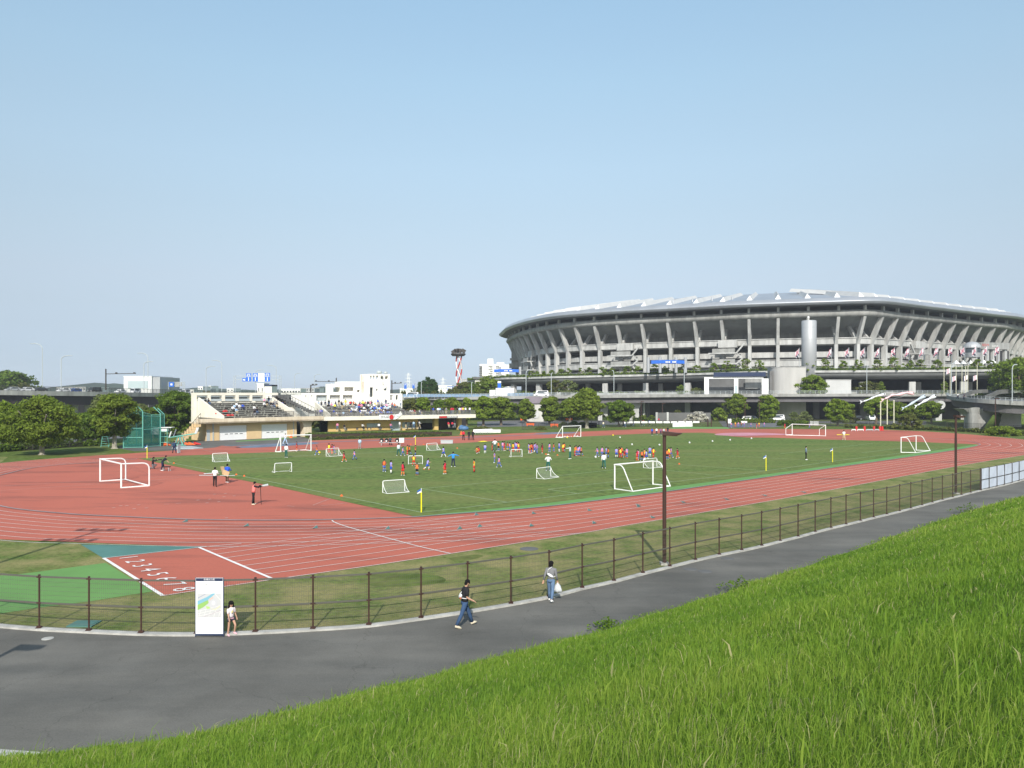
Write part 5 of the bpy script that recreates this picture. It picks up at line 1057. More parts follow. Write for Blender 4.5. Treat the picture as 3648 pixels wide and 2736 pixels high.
for x, y, c1, c2, lab in [(2323, 1551.5, ROYAL, NAVY, "child in blue shirt leftmost of the group on the far turf"), (2339, 1550, WHITE, NAVY, "child in white shirt second in the far turf group"), (2354, 1551, (.30, .12, .25), NAVY, "child in purple shirt third in the far turf group"), (2365, 1551, (.5, .5, .5), GREY, "child in grey clothes fourth in the far turf group"), (2379, 1545, BLACK, NAVY, "child in black shirt beside the lamp head, far turf group")]:
    adult("a_stand", x, y, 1.45, {"top": c1, "bottom": c2, "shoes": WHITE}, lab, face(.3, -1))
for x, c1, lab in [(1651, CRIM, "adult in red jacket, leftmost of three on the far track"), (1671, BLACK, "adult in dark suit, middle of three on the far track"), (1684.5, BLACK, "adult in dark suit, rightmost of three on the far track")]:
    adult("a_stand", x, 1568, 1.72, {"top": c1, "bottom": BLACK, "shoes": BLACK}, lab, face(.2, -1))
for i, (x, y, c1, lab) in enumerate([(2149.5, 1524, CREAMC, "person in beige on the lawn left of the leafy tree"), (2220.7, 1521.5, BLACK, "person in black under the leafy tree by the fence"), (2226, 1522, WHITE, "person in white beside one in black under the tree"), (2248, 1520, BLACK, "person in black by the first white fence board"), (2254.6, 1520, (.3, .3, .35), "person in grey by the first white fence board"), (2285, 1518, NAVY, "person in navy by the third white fence board"), (2292, 1517, SALMON, "person in pink red by the third white fence board"), (2313, 1518, ROYAL, "person in blue by the fourth white fence board"), (2347, 1508, CRIM, "person in red behind the white fence boards"), (2232, 1508, YEL, "person in yellow cap colours beneath the leafy tree")]):
    adult("a_stand" if i % 2 else "a_walk", x, y, 1.55, {"top": c1, "bottom": BLACK if i % 2 else JEANS, "shoes": WHITE}, lab, face(.3 * (-1) ** i, -1))
adult("a_walk", 621, 1615, 1.72, {"top": (.03, .06, .12), "bottom": NAVY, "shoes": BLACK}, "man in navy shirt carrying a pale board across the far left track", face(-.6, .8))
a = G(621, 1615); m = MB(); m.obox(a + V(.55, .2, .62), V(.08, .25, 0), V(.03, 0, 0), V(.02, 0, .6)); m.box(a + V(.50, -.1, .05), a + V(.62, .5, .1)); m.solo("carried_board", M["lamp_grey"], "pale board carried by the man on the far left track", "board")
adult("a_kneel", 543.7, 1671, 1.70, {"top": BLACK, "bottom": (.14, .14, .15), "shoes": BLACK}, "photographer in black kneeling with a long lens", face(.9, .35))
a = G(545, 1671); m = MB(); m.box(a + V(.22, .1, .92), a + V(.42, .22, 1.06)); m.tube([a + V(.4, .17, .99), a + V(.85, .32, 1.0)], [.05, .075], 8); m.solo("camera", M["black_cloth"], "black camera with long lens of the kneeling photographer", "camera")
adult("a_bend", 578.5, 1677.7, 1.72, {"top": (.02, .025, .04), "bottom": NAVY, "shoes": WHITE}, "man in dark clothes bending beside a stool", face(.8, .3))
adult("a_carry", 765.8, 1734, 1.70, {"top": WHITE, "bottom": BLACK, "shoes": BLACK}, "man in white shirt carrying a long pole on the red track", face(-.15, 1))
a = G(765.8, 1734); m = MB(); m.tube([a + V(-1.55, 0.35, .98), a + V(1.6, .5, .93)], .03, 6); m.tube([a + V(-1.1, .3, 1.12), a + V(-.2, .35, 1.18)], .05, 6); m.solo("long_pole", M["lamp_grey"], "long grey pole carried by the man in white shirt", "pole")
adult("a_carry", 809.5, 1720.8, 1.74, {"top": ROYAL, "bottom": BROWN, "shoes": WHITE}, "man in royal blue shirt carrying cardboard panels", face(.0, 1))
a = G(809.5, 1720.8); m = MB(); m.obox(a + V(-.48, .25, 1.15), V(.10, .12, .0), V(.05, -.08, .02), V(-.1, 0, .36)); m.obox(a + V(-.02, -.28, .95), V(.28, 0, -.12), V(0, .03, 0), V(.08, 0, .22)); m.solo("cardboard_panels", mat("card", (.50, .36, .20), .9, .1, 3.0), "brown cardboard panels carried by the man in blue", "panel")
adult("a_cam", 902.8, 1799, 1.70, {"top": BLACK, "bottom": BLACK, "shoes": CREAMC, "bib": SALMON}, "photographer in black with salmon red bib leaning over a monopod camera", face(.9, .5))
J, kw = AP["a_cam"]; b = MB(); torso_loft(b, J, [(J["pelvis"] - V(0, 0, .02), .185, .135), (J["waist"], .172, .128), (J["chest"], .195, .138), (J["chest"].lerp(J["neck"], .55), .17, .128), (J["chest"].lerp(J["neck"], .92), .11, .085)]); t_ = [o for o in SC.collection.objects if o.get("label", "").startswith("photographer in black with salmon")][0]; local_child(b, "bib", [pcol(SALMON)], t_)
a = G(902.8, 1799); m = MB(); m.tube([a + V(.50, .26, 0), a + V(.44, .24, 1.3)], .022, 6); m.box(a + V(.36, .16, 1.3), a + V(.55, .32, 1.45)); m.tube([a + V(.53, .25, 1.38), a + V(.95, .45, 1.44)], [.07, .10], 10, 1); m.solo("monopod_camera", [M["black_cloth"], M["lamp_grey"]], "camera with big pale lens on a black monopod", "camera")
# ------------------------------------------------------------------ the two small stands
class Fr:
    """local frame of a facade: u along the front, v inwards, z up; hit() reads photo pixels on the plane at depth v"""
    def __init__(s, A, B):
        s.A = Vector(A); d = Vector(B) - s.A; s.L = d.length; s.u = d / s.L; s.v = Vector((-s.u.y, s.u.x, 0))
    def P(s, u, v, z): return s.A + s.u * u + s.v * v + V(0, 0, z)
    def hit(s, px, py, v=0.0):
        o = s.A + s.v * v; dx, dy = (px - CX) / F, 1.0; # ray (dx,1)*t
        # o + u*k = ray*t
        det = dx * (-s.u.y) - dy * (-s.u.x); t = (o.x * (-s.u.y) - o.y * (-s.u.x)) / det
        k = ((dx * t - o.x) * s.u.x + (dy * t - o.y) * s.u.y); return k, H - (py - YH) / F * t
    def bx(s, m, u0, u1, v0, v1, z0, z1, mi=0):
        c = s.P((u0 + u1) / 2, (v0 + v1) / 2, (z0 + z1) / 2); return m.obox(c, s.u * (u1 - u0) / 2, s.v * (v1 - v0) / 2, V(0, 0, (z1 - z0) / 2), mi)
    def px(s, m, x0, y0, x1, y1, v0, v1, mi=0):
        u0, z1 = s.hit(x0, y0, v0); u1, z0 = s.hit(x1, y1, v0); u1 = s.hit(x1, (y0 + y1) / 2, v0)[0]; return s.bx(m, u0, u1, v0, v1, z0, z1, mi)
    def plate(s, m, u0, u1, v0, v1, z0, z1, holes, mi=0):
        """wall with rectangular openings [(u0,u1,z0,z1)]"""
        us = sorted({u0, u1} | {h[0] for h in holes} | {h[1] for h in holes}); zs = sorted({z0, z1} | {h[2] for h in holes} | {h[3] for h in holes})
        for a, b in zip(us[:-1], us[1:]):
            for c, d in zip(zs[:-1], zs[1:]):
                if not any(h[0] <= a + 1e-4 and b <= h[1] + 1e-4 and h[2] <= c + 1e-4 and d <= h[3] + 1e-4 for h in holes): s.bx(m, a, b, v0, v1, c, d, mi)
# ---- left stand with garages
FA = Fr(G(700, 1573), G(1057, 1556.6))
sa = thing("grandstand", "left small stand with bleachers above two white garage doors", "grandstand", FA.P(FA.L / 2, 0, 0))
uR, _ = FA.hit(1057, 1556, 0)
_, zf0 = FA.hit(800, 1508, -1.6); _, zf1 = FA.hit(800, 1491, -1.6)
uf0 = FA.hit(716, 1500, -1.6)[0]; uf1 = FA.hit(1153, 1490, -1.6)[0]
ul = FA.hit(722, 1560, 0)[0]
m = MB(); 
d1 = [FA.hit(x, 1540, 0)[0] for x in (782, 880, 932, 1024)]; zd = FA.hit(830, 1516, 0)[1]
FA.plate(m, FA.hit(735, 1560, 0)[0], uR, 0, 6, 0, zf0, [(d1[0], d1[1], 0, zd), (d1[2], d1[3], 0, zd)]); m.build("wall", M["peach"], sa)
m = MB(); FA.bx(m, uf0, uf1, -1.6, 0.3, zf0 + .003, zf1); FA.bx(m, uf0, uf1, -1.6, 3.0, zf0 + .003, zf0 + .25); m.build("fascia", M["stained_cream"], sa)
for a, b in ((d1[0], d1[1]), (d1[2], d1[3])):
    m = MB(); n = 12
    for k in range(n): FA.bx(m, a + .03, b - .03, 0.12 + .012 * (k % 2), 0.25, zd * k / n + .004, zd * (k + 1) / n - .004)
    o = m.build("garage_door", M["white_metal"], sa)
    for k in range(4): mm = MB(); c = a + (b - a) * (.2 + .18 * k); FA.bx(mm, c, c + (b - a) * .11, .10, .118, zd * .40, zd * .445); mm.build("window", M["glass_dark"], o)
m = MB(); FA.bx(m, d1[3] + 1.2, d1[3] + 1.32, -.1, 0, 0, zf0); FA.bx(m, FA.hit(757, 1550, 0)[0], FA.hit(761, 1550, 0)[0], -.1, 0, 0, zf0); m.build("drain_pipe", M["lamp_grey"], sa)
m = MB(); a = FA.hit(736, 1550, 0)[0]; FA.bx(m, a, a + .6, -.02, 0.0, 0, 2.0); m.build("door", M["lamp_grey"], sa)
# bleacher steps
NR = 9; zb = FA.hit(900, 1434, 8.5)[1]; u0, u1 = FA.hit(757, 1488, -1.0)[0], FA.hit(1060, 1484, -1.0)[0]
uT0, uT1 = FA.hit(712, 1434, 8.2)[0], FA.hit(1010, 1434, 8.2)[0]
steps = MB(); seats = []
def row(k):
    t = k / (NR - 1); return (-0.6 + 8.8 * t, zf1 - .05 + (zb - zf1) * t)
for k in range(NR):
    v, z = row(k); FA.bx(steps, uT0 + .3, u1 - .2, v, v + 1.1, z - .45, z)
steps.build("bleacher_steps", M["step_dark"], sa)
rs_ = random.Random(3)
for k in range(NR):
    v, z = row(k); m = MB(); u = uT0 + .5
    while u < u1 - 1.0:
        w = rs_.choice([2.4, 2.4, 3.0]); w = min(w, u1 - .5 - u); FA.bx(m, u, u + w, v + .45, v + .85, z + .30, z + .40); FA.bx(m, u + .2, u + .35, v + .5, v + .8, z, z + .30); FA.bx(m, u + w - .35, u + w - .2, v + .5, v + .8, z, z + .30)
        u += w + rs_.choice([.12, .12, .8])
    m.build("bench_row", M["bench_grey"], sa)
# sloping side walls
for nm, ub, ut, w in (("side_wall", FA.hit(757, 1488, -1)[0], uT0 + .1, .35), ("side_wall", u1, u1 - 0.1, .35)):
    m = MB(); pts = [(-1.2, zf1), (-1.2, zf1 + .45), (8.6, zb + 1.0), (8.6, zf1)]
    a = [FA.P(uT0 - .2 if nm and ub < 5 else u1, v, z) for v, z in pts]; b = [q + FA.u * w for q in a]
    m.add(a + b, [(0, 1, 2, 3), (7, 6, 5, 4), (0, 4, 5, 1), (1, 5, 6, 2), (2, 6, 7, 3), (3, 7, 4, 0)]); m.build("side_wall", M["cream"], sa)
# back screen with openings
uS0, zS1 = FA.hit(690, 1399, 8.8); uS1 = FA.hit(991, 1398, 8.8)[0]; zS0 = FA.hit(800, 1434, 8.8)[1]; zo0, zo1 = FA.hit(800, 1429, 8.8)[1], FA.hit(800, 1408.5, 8.8)[1]
holes = [(FA.hit(a, 1418, 8.8)[0], FA.hit(b, 1418, 8.8)[0], zo0, zo1) for a, b in ((701, 740), (751, 791), (802, 839), (851, 890), (899, 937), (947, 982))]
m = MB(); FA.plate(m, uS0, uS1, 8.8, 9.9, zf0, zS1, holes); m.build("back_screen", M["cream"], sa)
m = MB(); FA.bx(m, uS0 + .5, uS1 - .3, 8.85, 8.9, zo1 - .3, zo1 - .2); FA.bx(m, uS0 + .5, uS1 - .3, 8.85, 8.9, zo0 + .02, zo0 + .45); m.build("screen_rails", M["lamp_grey"], sa)
# left outside stair
m = MB()
for k in range(8):
    t = k / 8; FA.bx(m, uf0 - 3.4 + 3.4 * t, uf0 - 3.4 + 3.4 * (t + .14), -1.5, 1.2, zf0 * t - .1, zf0 * t + .32)
m.build("outside_stair", M["peach"], sa)
m = MB(); a, b = FA.P(uf0 - 3.3, -1.5, 1.2), FA.P(uf0, -1.5, zf1 + 1.0); m.beam(a, b, .06, .06); 
for k in range(9): q = a.lerp(b, k / 8); m.beam(q, q - V(0, 0, 1.0), .04, .04)
m.build("stair_rail", M["fence_dark"], sa)
# railing along the front edge and stair at the right
def railing(fr, parent, ua, ub, v, z, h=1.0, nm="railing"):
    m = MB(); n = max(2, int((ub - ua) / 1.6))
    for k in range(n + 1): u = ua + (ub - ua) * k / n; fr.bx(m, u - .025, u + .025, v - .025, v + .025, z, z + h)
    fr.bx(m, ua, ub, v - .03, v + .03, z + h - .05, z + h); fr.bx(m, ua, ub, v - .006, v + .006, z + .08, z + h - .06, 1); m.build(nm, [M["fence_dark"], M["railing"]], parent)
railing(FA, sa, FA.hit(990, 1470, -1.4)[0], uf1, -1.4, zf1, 1.1)
# dark stair core at the right of the seats
uc0, zc1 = FA.hit(992, 1408, 7.0); uc1 = FA.hit(1040, 1408, 7.0)[0]
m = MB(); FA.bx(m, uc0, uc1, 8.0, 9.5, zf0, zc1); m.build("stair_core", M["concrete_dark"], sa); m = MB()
a, b = FA.P(uc0 + .3, 7.5, zc1 - .1), FA.P(u1 + 4.2, 0.5, zf1 + .6)
for k in range(14): q = a.lerp(b, k / 13); m.obox(q, FA.u * .6, FA.v * .5, V(0, 0, .12))
m.build("stair_flight", M["concrete_dark"], sa)
m = MB(); m.beam(a + V(0, 0, 1.0) - FA.v * .6, b + V(0, 0, 1.0) - FA.v * .6, .06, .06); 
for k in range(12): q = a.lerp(b, k / 11) - FA.v * .6; m.beam(q, q + V(0, 0, 1), .04, .04)
m.build("stair_rail", M["fence_dark"], sa)
# white stair tower between the stands
m = MB(); u0_, z1_ = FA.hit(1042, 1407, 5.0); u1_ = FA.hit(1122, 1402, 5.0)[0]
hl = [(FA.hit(1080, 1420, 5)[0], FA.hit(1092, 1420, 5)[0], FA.hit(1086, 1427, 5)[1], FA.hit(1086, 1408, 5)[1]), (FA.hit(1103, 1420, 5)[0], FA.hit(1112, 1420, 5)[0], FA.hit(1108, 1427, 5)[1], FA.hit(1108, 1408, 5)[1])]
FA.plate(m, u0_, u1_, 5.0, 5.5, zf0, z1_, hl); FA.bx(m, u0_, u1_, 5.5, 9.0, zf0, z1_ - 1.2); m.build("white_block", M["white_wall"], sa)
# pillar with flared head under the link deck
c = FA.hit(1092, 1540, 0)[0]; m = MB(); rings = []
for z, w in ((0, .85), (zf0 * .72, .85), (zf0 * .86, 1.0), (zf0 * .95, 1.35), (zf0, 1.9)): rings.append([FA.P(c + sx * w, .2 + sy * .6, z) for sx, sy in ((-1, -1), (1, -1), (1, 1), (-1, 1))])
m.loft(rings, 0, cap=True); m.build("pillar", M["stained_cream"], sa)
m = MB(); FA.bx(m, uR, uf1, 4.5, 4.8, 0, zf0); m.build("dark_back_wall", M["recess_shade"], sa)
# ---- right stand
FB = Fr(G(1170, 1544.5), G(1550, 1533.5))
sb = thing("grandstand", "right crowded stand with white tower building and ochre ground floor", "grandstand", FB.P(FB.L / 2, 0, 0))
_, gf0 = FB.hit(1300, 1496, -2.2); _, gf1 = FB.hit(1300, 1482.5, -2.2); a0 = FB.hit(1155, 1490, -2.2)[0]; a1 = FB.hit(1695, 1480, -2.2)[0]
m = MB(); 
wh = [(FB.hit(x0, 1510, 0)[0], FB.hit(x1, 1510, 0)[0], FB.hit(x0, y1, 0)[1], FB.hit(x0, y0, 0)[1]) for x0, x1, y0, y1 in ((1306, 1357, 1508, 1525), (1393, 1426, 1500, 1536), (1433, 1482, 1504, 1526))]
wh[1] = (wh[1][0], wh[1][1], 0, wh[1][3])
FB.plate(m, FB.hit(1170, 1540, 0)[0], FB.hit(1490, 1530, 0)[0], 0, .5, 0, gf0, wh); m.build("wall", M["yellow_wall"], sb)
for x0, x1 in ((1548, 1562), (1633, 1645)): m = MB(); FB.bx(m, FB.hit(x0, 1520, 0)[0], FB.hit(x1, 1520, 0)[0], 0, 1.0, 0, gf0); m.build("pillar", M["yellow_wall"], sb)
for k, w in enumerate(wh):
    m = MB(); FB.bx(m, w[0] + .06, w[1] - .06, .25, .3, w[2] + .06, w[3] - .06, 0); 
    fr_ = MB()
    for e in ((w[0], w[0] + .1), ((w[0] + w[1]) / 2 - .05, (w[0] + w[1]) / 2 + .05), (w[1] - .1, w[1])): FB.bx(fr_, e[0], e[1], .18, .24, w[2], w[3])
    FB.bx(fr_, w[0] + .1, w[1] - .1, .18, .235, w[3] - .1, w[3]); FB.bx(fr_, w[0] + .1, w[1] - .1, .18, .235, w[2], w[2] + .1)
    o = fr_.build("window" if k != 1 else "glass_door", M["lamp_grey"], sb); m.build("pane", M["glass_pale"], o)
m = MB(); FB.bx(m, FB.hit(1170, 1540, 3)[0], FB.hit(1660, 1540, 8)[0], 8, 8.3, 0, gf0); FB.bx(m, FB.hit(1490, 1530, 0)[0], FB.hit(1491, 1530, 0)[0] + .2, .5, 8, 0, gf0); m.build("inner_wall", M["recess_shade"], sb)
m = MB(); FB.bx(m, FB.hit(1560, 1520, 2)[0], FB.hit(1588, 1520, 2)[0], 2, 2.4, 0, gf0 * .8); m.build("kiosk_panel", M["timber_dark"], sb)
m = MB(); FB.bx(m, FB.hit(1492, 1520, 3)[0], FB.hit(1547, 1520, 3)[0], 3, 3.1, 1.6, gf0); m.build("pale_screen", M["concrete_pale"], sb)
m = MB(); FB.bx(m, a0, a1, -2.2, .6, gf0 + .003, gf1); FB.bx(m, a0, a1, .6, 8, gf0 + .003, gf0 + .3); m.build("fascia", M["cream"], sb)
NB = 8; gb = FB.hit(1250, 1446, 9.0)[1]; b0, b1 = FB.hit(1118, 1450, 9)[0], FB.hit(1430, 1455, 7)[0]
st = MB(); 
def rowB(k): t = k / (NB - 1); return (-1.0 + 9.6 * t, gf1 - .1 + (gb - gf1) * t)
for k in range(NB): v, z = rowB(k); FB.bx(st, b0 + .5, b1 + .0, v, v + 1.4, z - .5, z)
st.build("bleacher_steps", M["step_dark"], sb)
for k in range(NB):
    v, z = rowB(k); m = MB(); u = b0 + .8
    while u < b1 - 1.0:
        w = min(rs_.choice([2.6, 3.2]), b1 - .3 - u); FB.bx(m, u, u + w, v + .55, v + .95, z + .30, z + .40); FB.bx(m, u + .2, u + .35, v + .6, v + .9, z, z + .3); FB.bx(m, u + w - .35, u + w - .2, v + .6, v + .9, z, z + .3); u += w + rs_.choice([.15, .9])
    m.build("bench_row", M["bench_grey"], sb)
railing(FB, sb, a0, a1, -2.0, gf1, 1.05); 
m = MB(); FB.bx(m, b1, a1, -.5, .5, gf1 - .2, gf1 + .02); FB.bx(m, b1, a1 - .3, -2.15, 6, gf1 - .35, gf1 - .2); m.build("terrace_deck", M["concrete_dark"], sb)
m = MB(); a = [FB.P(b0 - .1, v, z) for v, z in ((-1.2, gf1), (-1.2, gf1 + .5), (9, gb + 1.2), (9, gf1))]; b = [q + FB.u * .35 for q in a]; m.add(a + b, [(0, 1, 2, 3), (7, 6, 5, 4), (0, 4, 5, 1), (1, 5, 6, 2), (2, 6, 7, 3), (3, 7, 4, 0)]); m.build("side_wall", M["cream"], sb)
# back building in stepped white blocks, seen above the seats
def blk(x0, y0, x1, y1, v0, v1, nm, holes=(), ybase=1455, m_="white_wall"):
    u0, z1 = FB.hit(x0, y0, v0); u1 = FB.hit(x1, (y0 + y1) / 2, v0)[0]; z0 = FB.hit(x0, y1, v0)[1]
    hs = [(FB.hit(a, 1400, v0)[0], FB.hit(c, 1400, v0)[0], FB.hit((a + c) / 2, d, v0)[1], FB.hit((a + c) / 2, b, v0)[1]) for a, b, c, d in holes]
    m = MB(); FB.plate(m, u0, u1, v0, v0 + .5, z0, z1, hs); FB.bx(m, u0, u0 + .4, v0 + .5, v1, z0, z1); FB.bx(m, u1 - .4, u1, v0 + .5, v1, z0, z1)
    FB.bx(m, u0 + .4, u1 - .4, v0 + .5, v1 - .3, z1 - .6, z1 - .02); o = m.build(nm, M[m_], sb)
    return o, hs, (u0, u1, z0, z1)
o, hs, e = blk(1074, 1400, 1316, 1456, 10.5, 15, "wall", [(1127, 1407, 1165, 1428), (1175, 1407, 1212, 1421), (1222, 1407, 1256, 1421)])
for h in hs: m = MB(); FB.bx(m, h[0], h[1], 11.2, 11.25, h[2], h[3]); m.build("shutter", M["lamp_grey"] if h is hs[0] else M["concrete_pale"], o)
m = MB(); FB.bx(m, e[0] + .5, e[1], 14.6, 15, e[2], e[3] - .7); m.build("rear_wall", M["white_wall"], o)
o, hs, e = blk(1178, 1367, 1219, 1400, 11.5, 15, "wall", [(1187, 1379, 1212, 1397)])
o, hs, e = blk(1218, 1359, 1315, 1400, 11.2, 16, "wall", [(1227, 1379, 1260, 1394), (1272, 1389, 1282, 1397)]); m = MB(); FB.bx(m, e[0] + .5, e[1], 12.6, 12.8, e[2], e[3] - .7); m.build("recess_wall", M["white_wall"], o)
m = MB(); FB.bx(m, FB.hit(1288, 1370, 11)[0], FB.hit(1289, 1370, 11)[0] + .08, 11.02, 11.15, e[2] - 1, e[3] + 1.5); FB.bx(m, FB.hit(1293, 1370, 11)[0], FB.hit(1294, 1370, 11)[0] + .08, 11.02, 11.15, e[2] - 1, e[3] + 1.2); m.build("roof_pipe", M["stained_cream"], sb)
o, hs, e = blk(1312, 1332, 1389, 1456, 10.8, 16, "tower", [(1318, 1338, 1325, 1350), (1328, 1338, 1335, 1350), (1339, 1338, 1348, 1350), (1356, 1338, 1365, 1350), (1372, 1338, 1383, 1350), (1368, 1381, 1377, 1391), (1340, 1385, 1345, 1392), (1318, 1380, 1329, 1414)])
m = MB(); FB.bx(m, hs[5][0], hs[5][1], 11.0, 11.05, hs[5][2], hs[5][3]); FB.bx(m, hs[6][0], hs[6][1], 11.0, 11.05, hs[6][2], hs[6][3]); FB.bx(m, hs[7][0], hs[7][1], 11.6, 11.65, hs[7][2], hs[7][3]); m.build("window_glass", M["glass_dark"], o)
m = MB(); FB.bx(m, e[0] + .5, e[1] - .4, 14.0, 14.3, e[2], e[3] - 2.2); m.build("recess_wall", M["white_wall"], o)
k, z = FB.hit(1363.5, 1370, 10.8); m = MB(); c = FB.P(k, 10.74, z); m.tube([c - FB.v * .04, c + FB.v * .05], [1.05, 1.05], 24); m.tube([c - FB.v * .07, c - FB.v * .04], [.88, .88], 24, 1); m.obox(c - FB.v * .09 + V(0, 0, .25), FB.u * .05, FB.v * .01, V(0, 0, .38), 2); m.obox(c - FB.v * .09 + FB.u * .2 - V(0, 0, .1), FB.u * .25, FB.v * .01, V(0, 0, .05), 2)
m.obox(c + V(0, 0, 1.5), FB.u * .1, FB.v * .05, V(0, 0, .3), 2); m.build("clock", [M["white_paint"], M["white_wall"], M["concrete_dark"]], sb)
m = MB()
for x, s_ in ((1351, 1.0), (1374, .7)): k, z = FB.hit(x, 1331, 12); m.ell(FB.P(k, 12, z + .3 * s_), (.7 * s_, .7 * s_, .45 * s_), 10, 6); m.tube([FB.P(k, 12, z - .5), FB.P(k, 12, z + .9 * s_)], .06, 5)
m.build("roof_antenna", M["lamp_grey"], sb)
o, hs, e = blk(1388, 1402, 1433, 1454, 10.4, 14, "wall", [(1389, 1407, 1399, 1424), (1410, 1407, 1418, 1424)]); m = MB(); FB.bx(m, e[0] + .4, e[1] - .4, 12.2, 12.4, e[2], e[2] + (e[3] - e[2]) * .62); m.build("recess_wall", M["concrete_dark"], o)
# signs and banner on the fascia
k0, z0 = FB.hit(1564, 1489, -2.2); k1 = FB.hit(1630, 1486, -2.2)[0]; m = MB(); FB.bx(m, k0, k1, -2.27, -2.205, z0 - .05, z0 + .42); o = m.build("fascia_sign", M["concrete_dark"], sb)
m = MB(); FB.bx(m, k0 + .1, k0 + (k1 - k0) * .4, -2.29, -2.272, z0, z0 + .36); m.build("red_panel", M["red"], o)
m = MB(); [FB.bx(m, k0 + (k1 - k0) * (.44 + .045 * q), k0 + (k1 - k0) * (.475 + .045 * q), -2.285, -2.272, z0 + .08, z0 + .08 + (.2 if q % 3 else .27)) for q in range(12)]; m.build("sign_marks", M["white_paint"], o)
k0, zt = FB.hit(1350, 1477.5, -2.32); k1, _ = FB.hit(1434, 1470, -2.32); zb_ = FB.hit(1352, 1495.5, -2.32)[1]
bn = thing("banner", "white cheering banner with red disc hung over the stand edge", "banner", FB.P((k0 + k1) / 2, -2.32, zb_)); Lb = k1 - k0
top = [(0, zt), (.35, zt - .03), (.72, zt + .02), (.86, zt + .18), (.90, zt + .72), (1.0, zt + .05)]; bot = [(0.02, zb_), (.35, zb_ - .02), (.55, zb_ - .03), (.72, zb_ + .05), (.84, zb_ + .45), (1.0, zt)]
m = MB(); m.loft([[FB.P(k0 + Lb * a[0], -2.32 - .05 * math.sin(i * 1.8), a[1]), FB.P(k0 + Lb * b[0], -2.32 - .08 * math.sin(i * 2.1), b[1])] for i, (a, b) in enumerate(zip(top, bot))], 0, closed=False)
m.loft([[FB.P(k0 + Lb * a[0], -2.30 - .05 * math.sin(i * 1.8), a[1]), FB.P(k0 + Lb * b[0], -2.30 - .08 * math.sin(i * 2.1), b[1])] for i, (a, b) in enumerate(zip(top, bot))], 0, closed=False); m.build("cloth", M["white_paint"], bn)
m = MB(); c = FB.P(k0 + Lb * .52, -2.44, (zt + zb_) / 2); rr_ = (zt - zb_) * .47; m.add([c + FB.u * rr_ * math.cos(q * .262) + V(0, 0, rr_ * math.sin(q * .262)) for q in range(24)], [tuple(range(24))]); m.build("red_disc", M["red"], bn)
for tx, f_ in (("か", .13), ("ん", .24), ("ば", .35), ("！", .68), ("ー", .79)):
    m = MB(); add_mesh(m, text_mesh(tx, (zt - zb_) * .62), frame_mtx(FB.P(k0 + Lb * f_, -2.44, (zt + zb_) / 2 + .05), FB.u, V(0, 0, 1))); m.build("lettering", M["concrete_dark"], bn)
# terrace wall in front of the right stand with planting, benches
pa, pb = G(1100, 1562), G(1610, 1551.5); FT = Fr(pa, pb)
tw = thing("planter_wall", "long dark timber planter wall in front of the right stand", "wall", FT.P(FT.L / 2, 0, 0)); hz = FT.hit(1300, 1545.5, 0)[1]
m = MB(); FT.bx(m, 0, FT.L, 0, .3, 0, hz); FT.bx(m, -.05, FT.L + .05, -.04, .34, hz, hz + .06)
for k in range(5): FT.bx(m, 0, FT.L, -.015, 0, hz * k / 5 + .02, hz * (k + 1) / 5 - .02)
m.build("timber_face", M["timber_dark"], tw)
m = MB(); FT.bx(m, 0, FT.L, .34, 11, 0.0, hz - .02); m.build("terrace_fill", M["far_lawn"], tw)
def hedge_strip(name, label, pts, w, h, leaf="leaf_dark", n=900, seed=1, lq=.10, z0=0.0, cat="hedge", group=None):
    r = random.Random(seed); L = resample(pts, 40); m = MB()
    for i in range(n):
        q = r.random() * 38.99; a = L[int(q)].lerp(L[int(q) + 1], q % 1); t = (L[int(q) + 1] - L[int(q)]).normalized(); nn = Vector((-t.y, t.x, 0))
        hh = h * (.75 + .25 * math.sin(q * 2.1 + seed) + .15 * math.sin(q * 5.3))
        o = a + nn * r.uniform(-w / 2, w / 2) + V(0, 0, z0 + r.random() ** .6 * hh)
        u = Vector((r.uniform(-1, 1), r.uniform(-1, 1), r.uniform(-.4, .8))).normalized() * lq * r.uniform(.7, 1.5); v = u.cross(Vector((r.uniform(-1, 1), r.uniform(-1, 1), r.uniform(-1, 1)))).normalized() * lq * r.uniform(.6, 1.1)
        m.quad(o - u, o + v, o + u, o - v)
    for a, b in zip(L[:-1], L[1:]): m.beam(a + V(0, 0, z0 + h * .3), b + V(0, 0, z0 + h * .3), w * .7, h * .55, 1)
    return m.solo(name, [M[leaf], M["hedge_dark"]], label, cat, group)
hedge_strip("hedge", "low trimmed hedge at the foot of the dark planter wall", W([(1112, 1567), (1400, 1558), (1600, 1552.5)]), 1.0, .55, "leaf_olive", 2600, 5, .10)
hedge_strip("plant_row", "low green planting on top of the terrace below the ochre wall", [FT.P(u, .9, 0) for u in (0, FT.L * .5, FT.L * .93)], .9, .35, "leaf_mid", 1500, 6, .10, hz)
for k, x in enumerate((1255, 1290, 1340, 1372, 1465)):
    a = FB.hit(x, 1540, -1.0)[0]; t = thing("bench", "%s long brown bench from the left along the ochre wall" % ORD[k], "bench", FB.P(a, -1.0, hz), "benches along the ochre wall"); m = MB(); FB.bx(m, a - 1.5, a + 1.5, -1.2, -.8, hz + .40, hz + .48); m.build("seat", M["timber_dark"], t)
    for e in (-1.2, 1.2): m = MB(); FB.bx(m, a + e - .08, a + e + .08, -1.15, -.85, hz, hz + .40); m.build("leg", M["concrete_dark"], t)
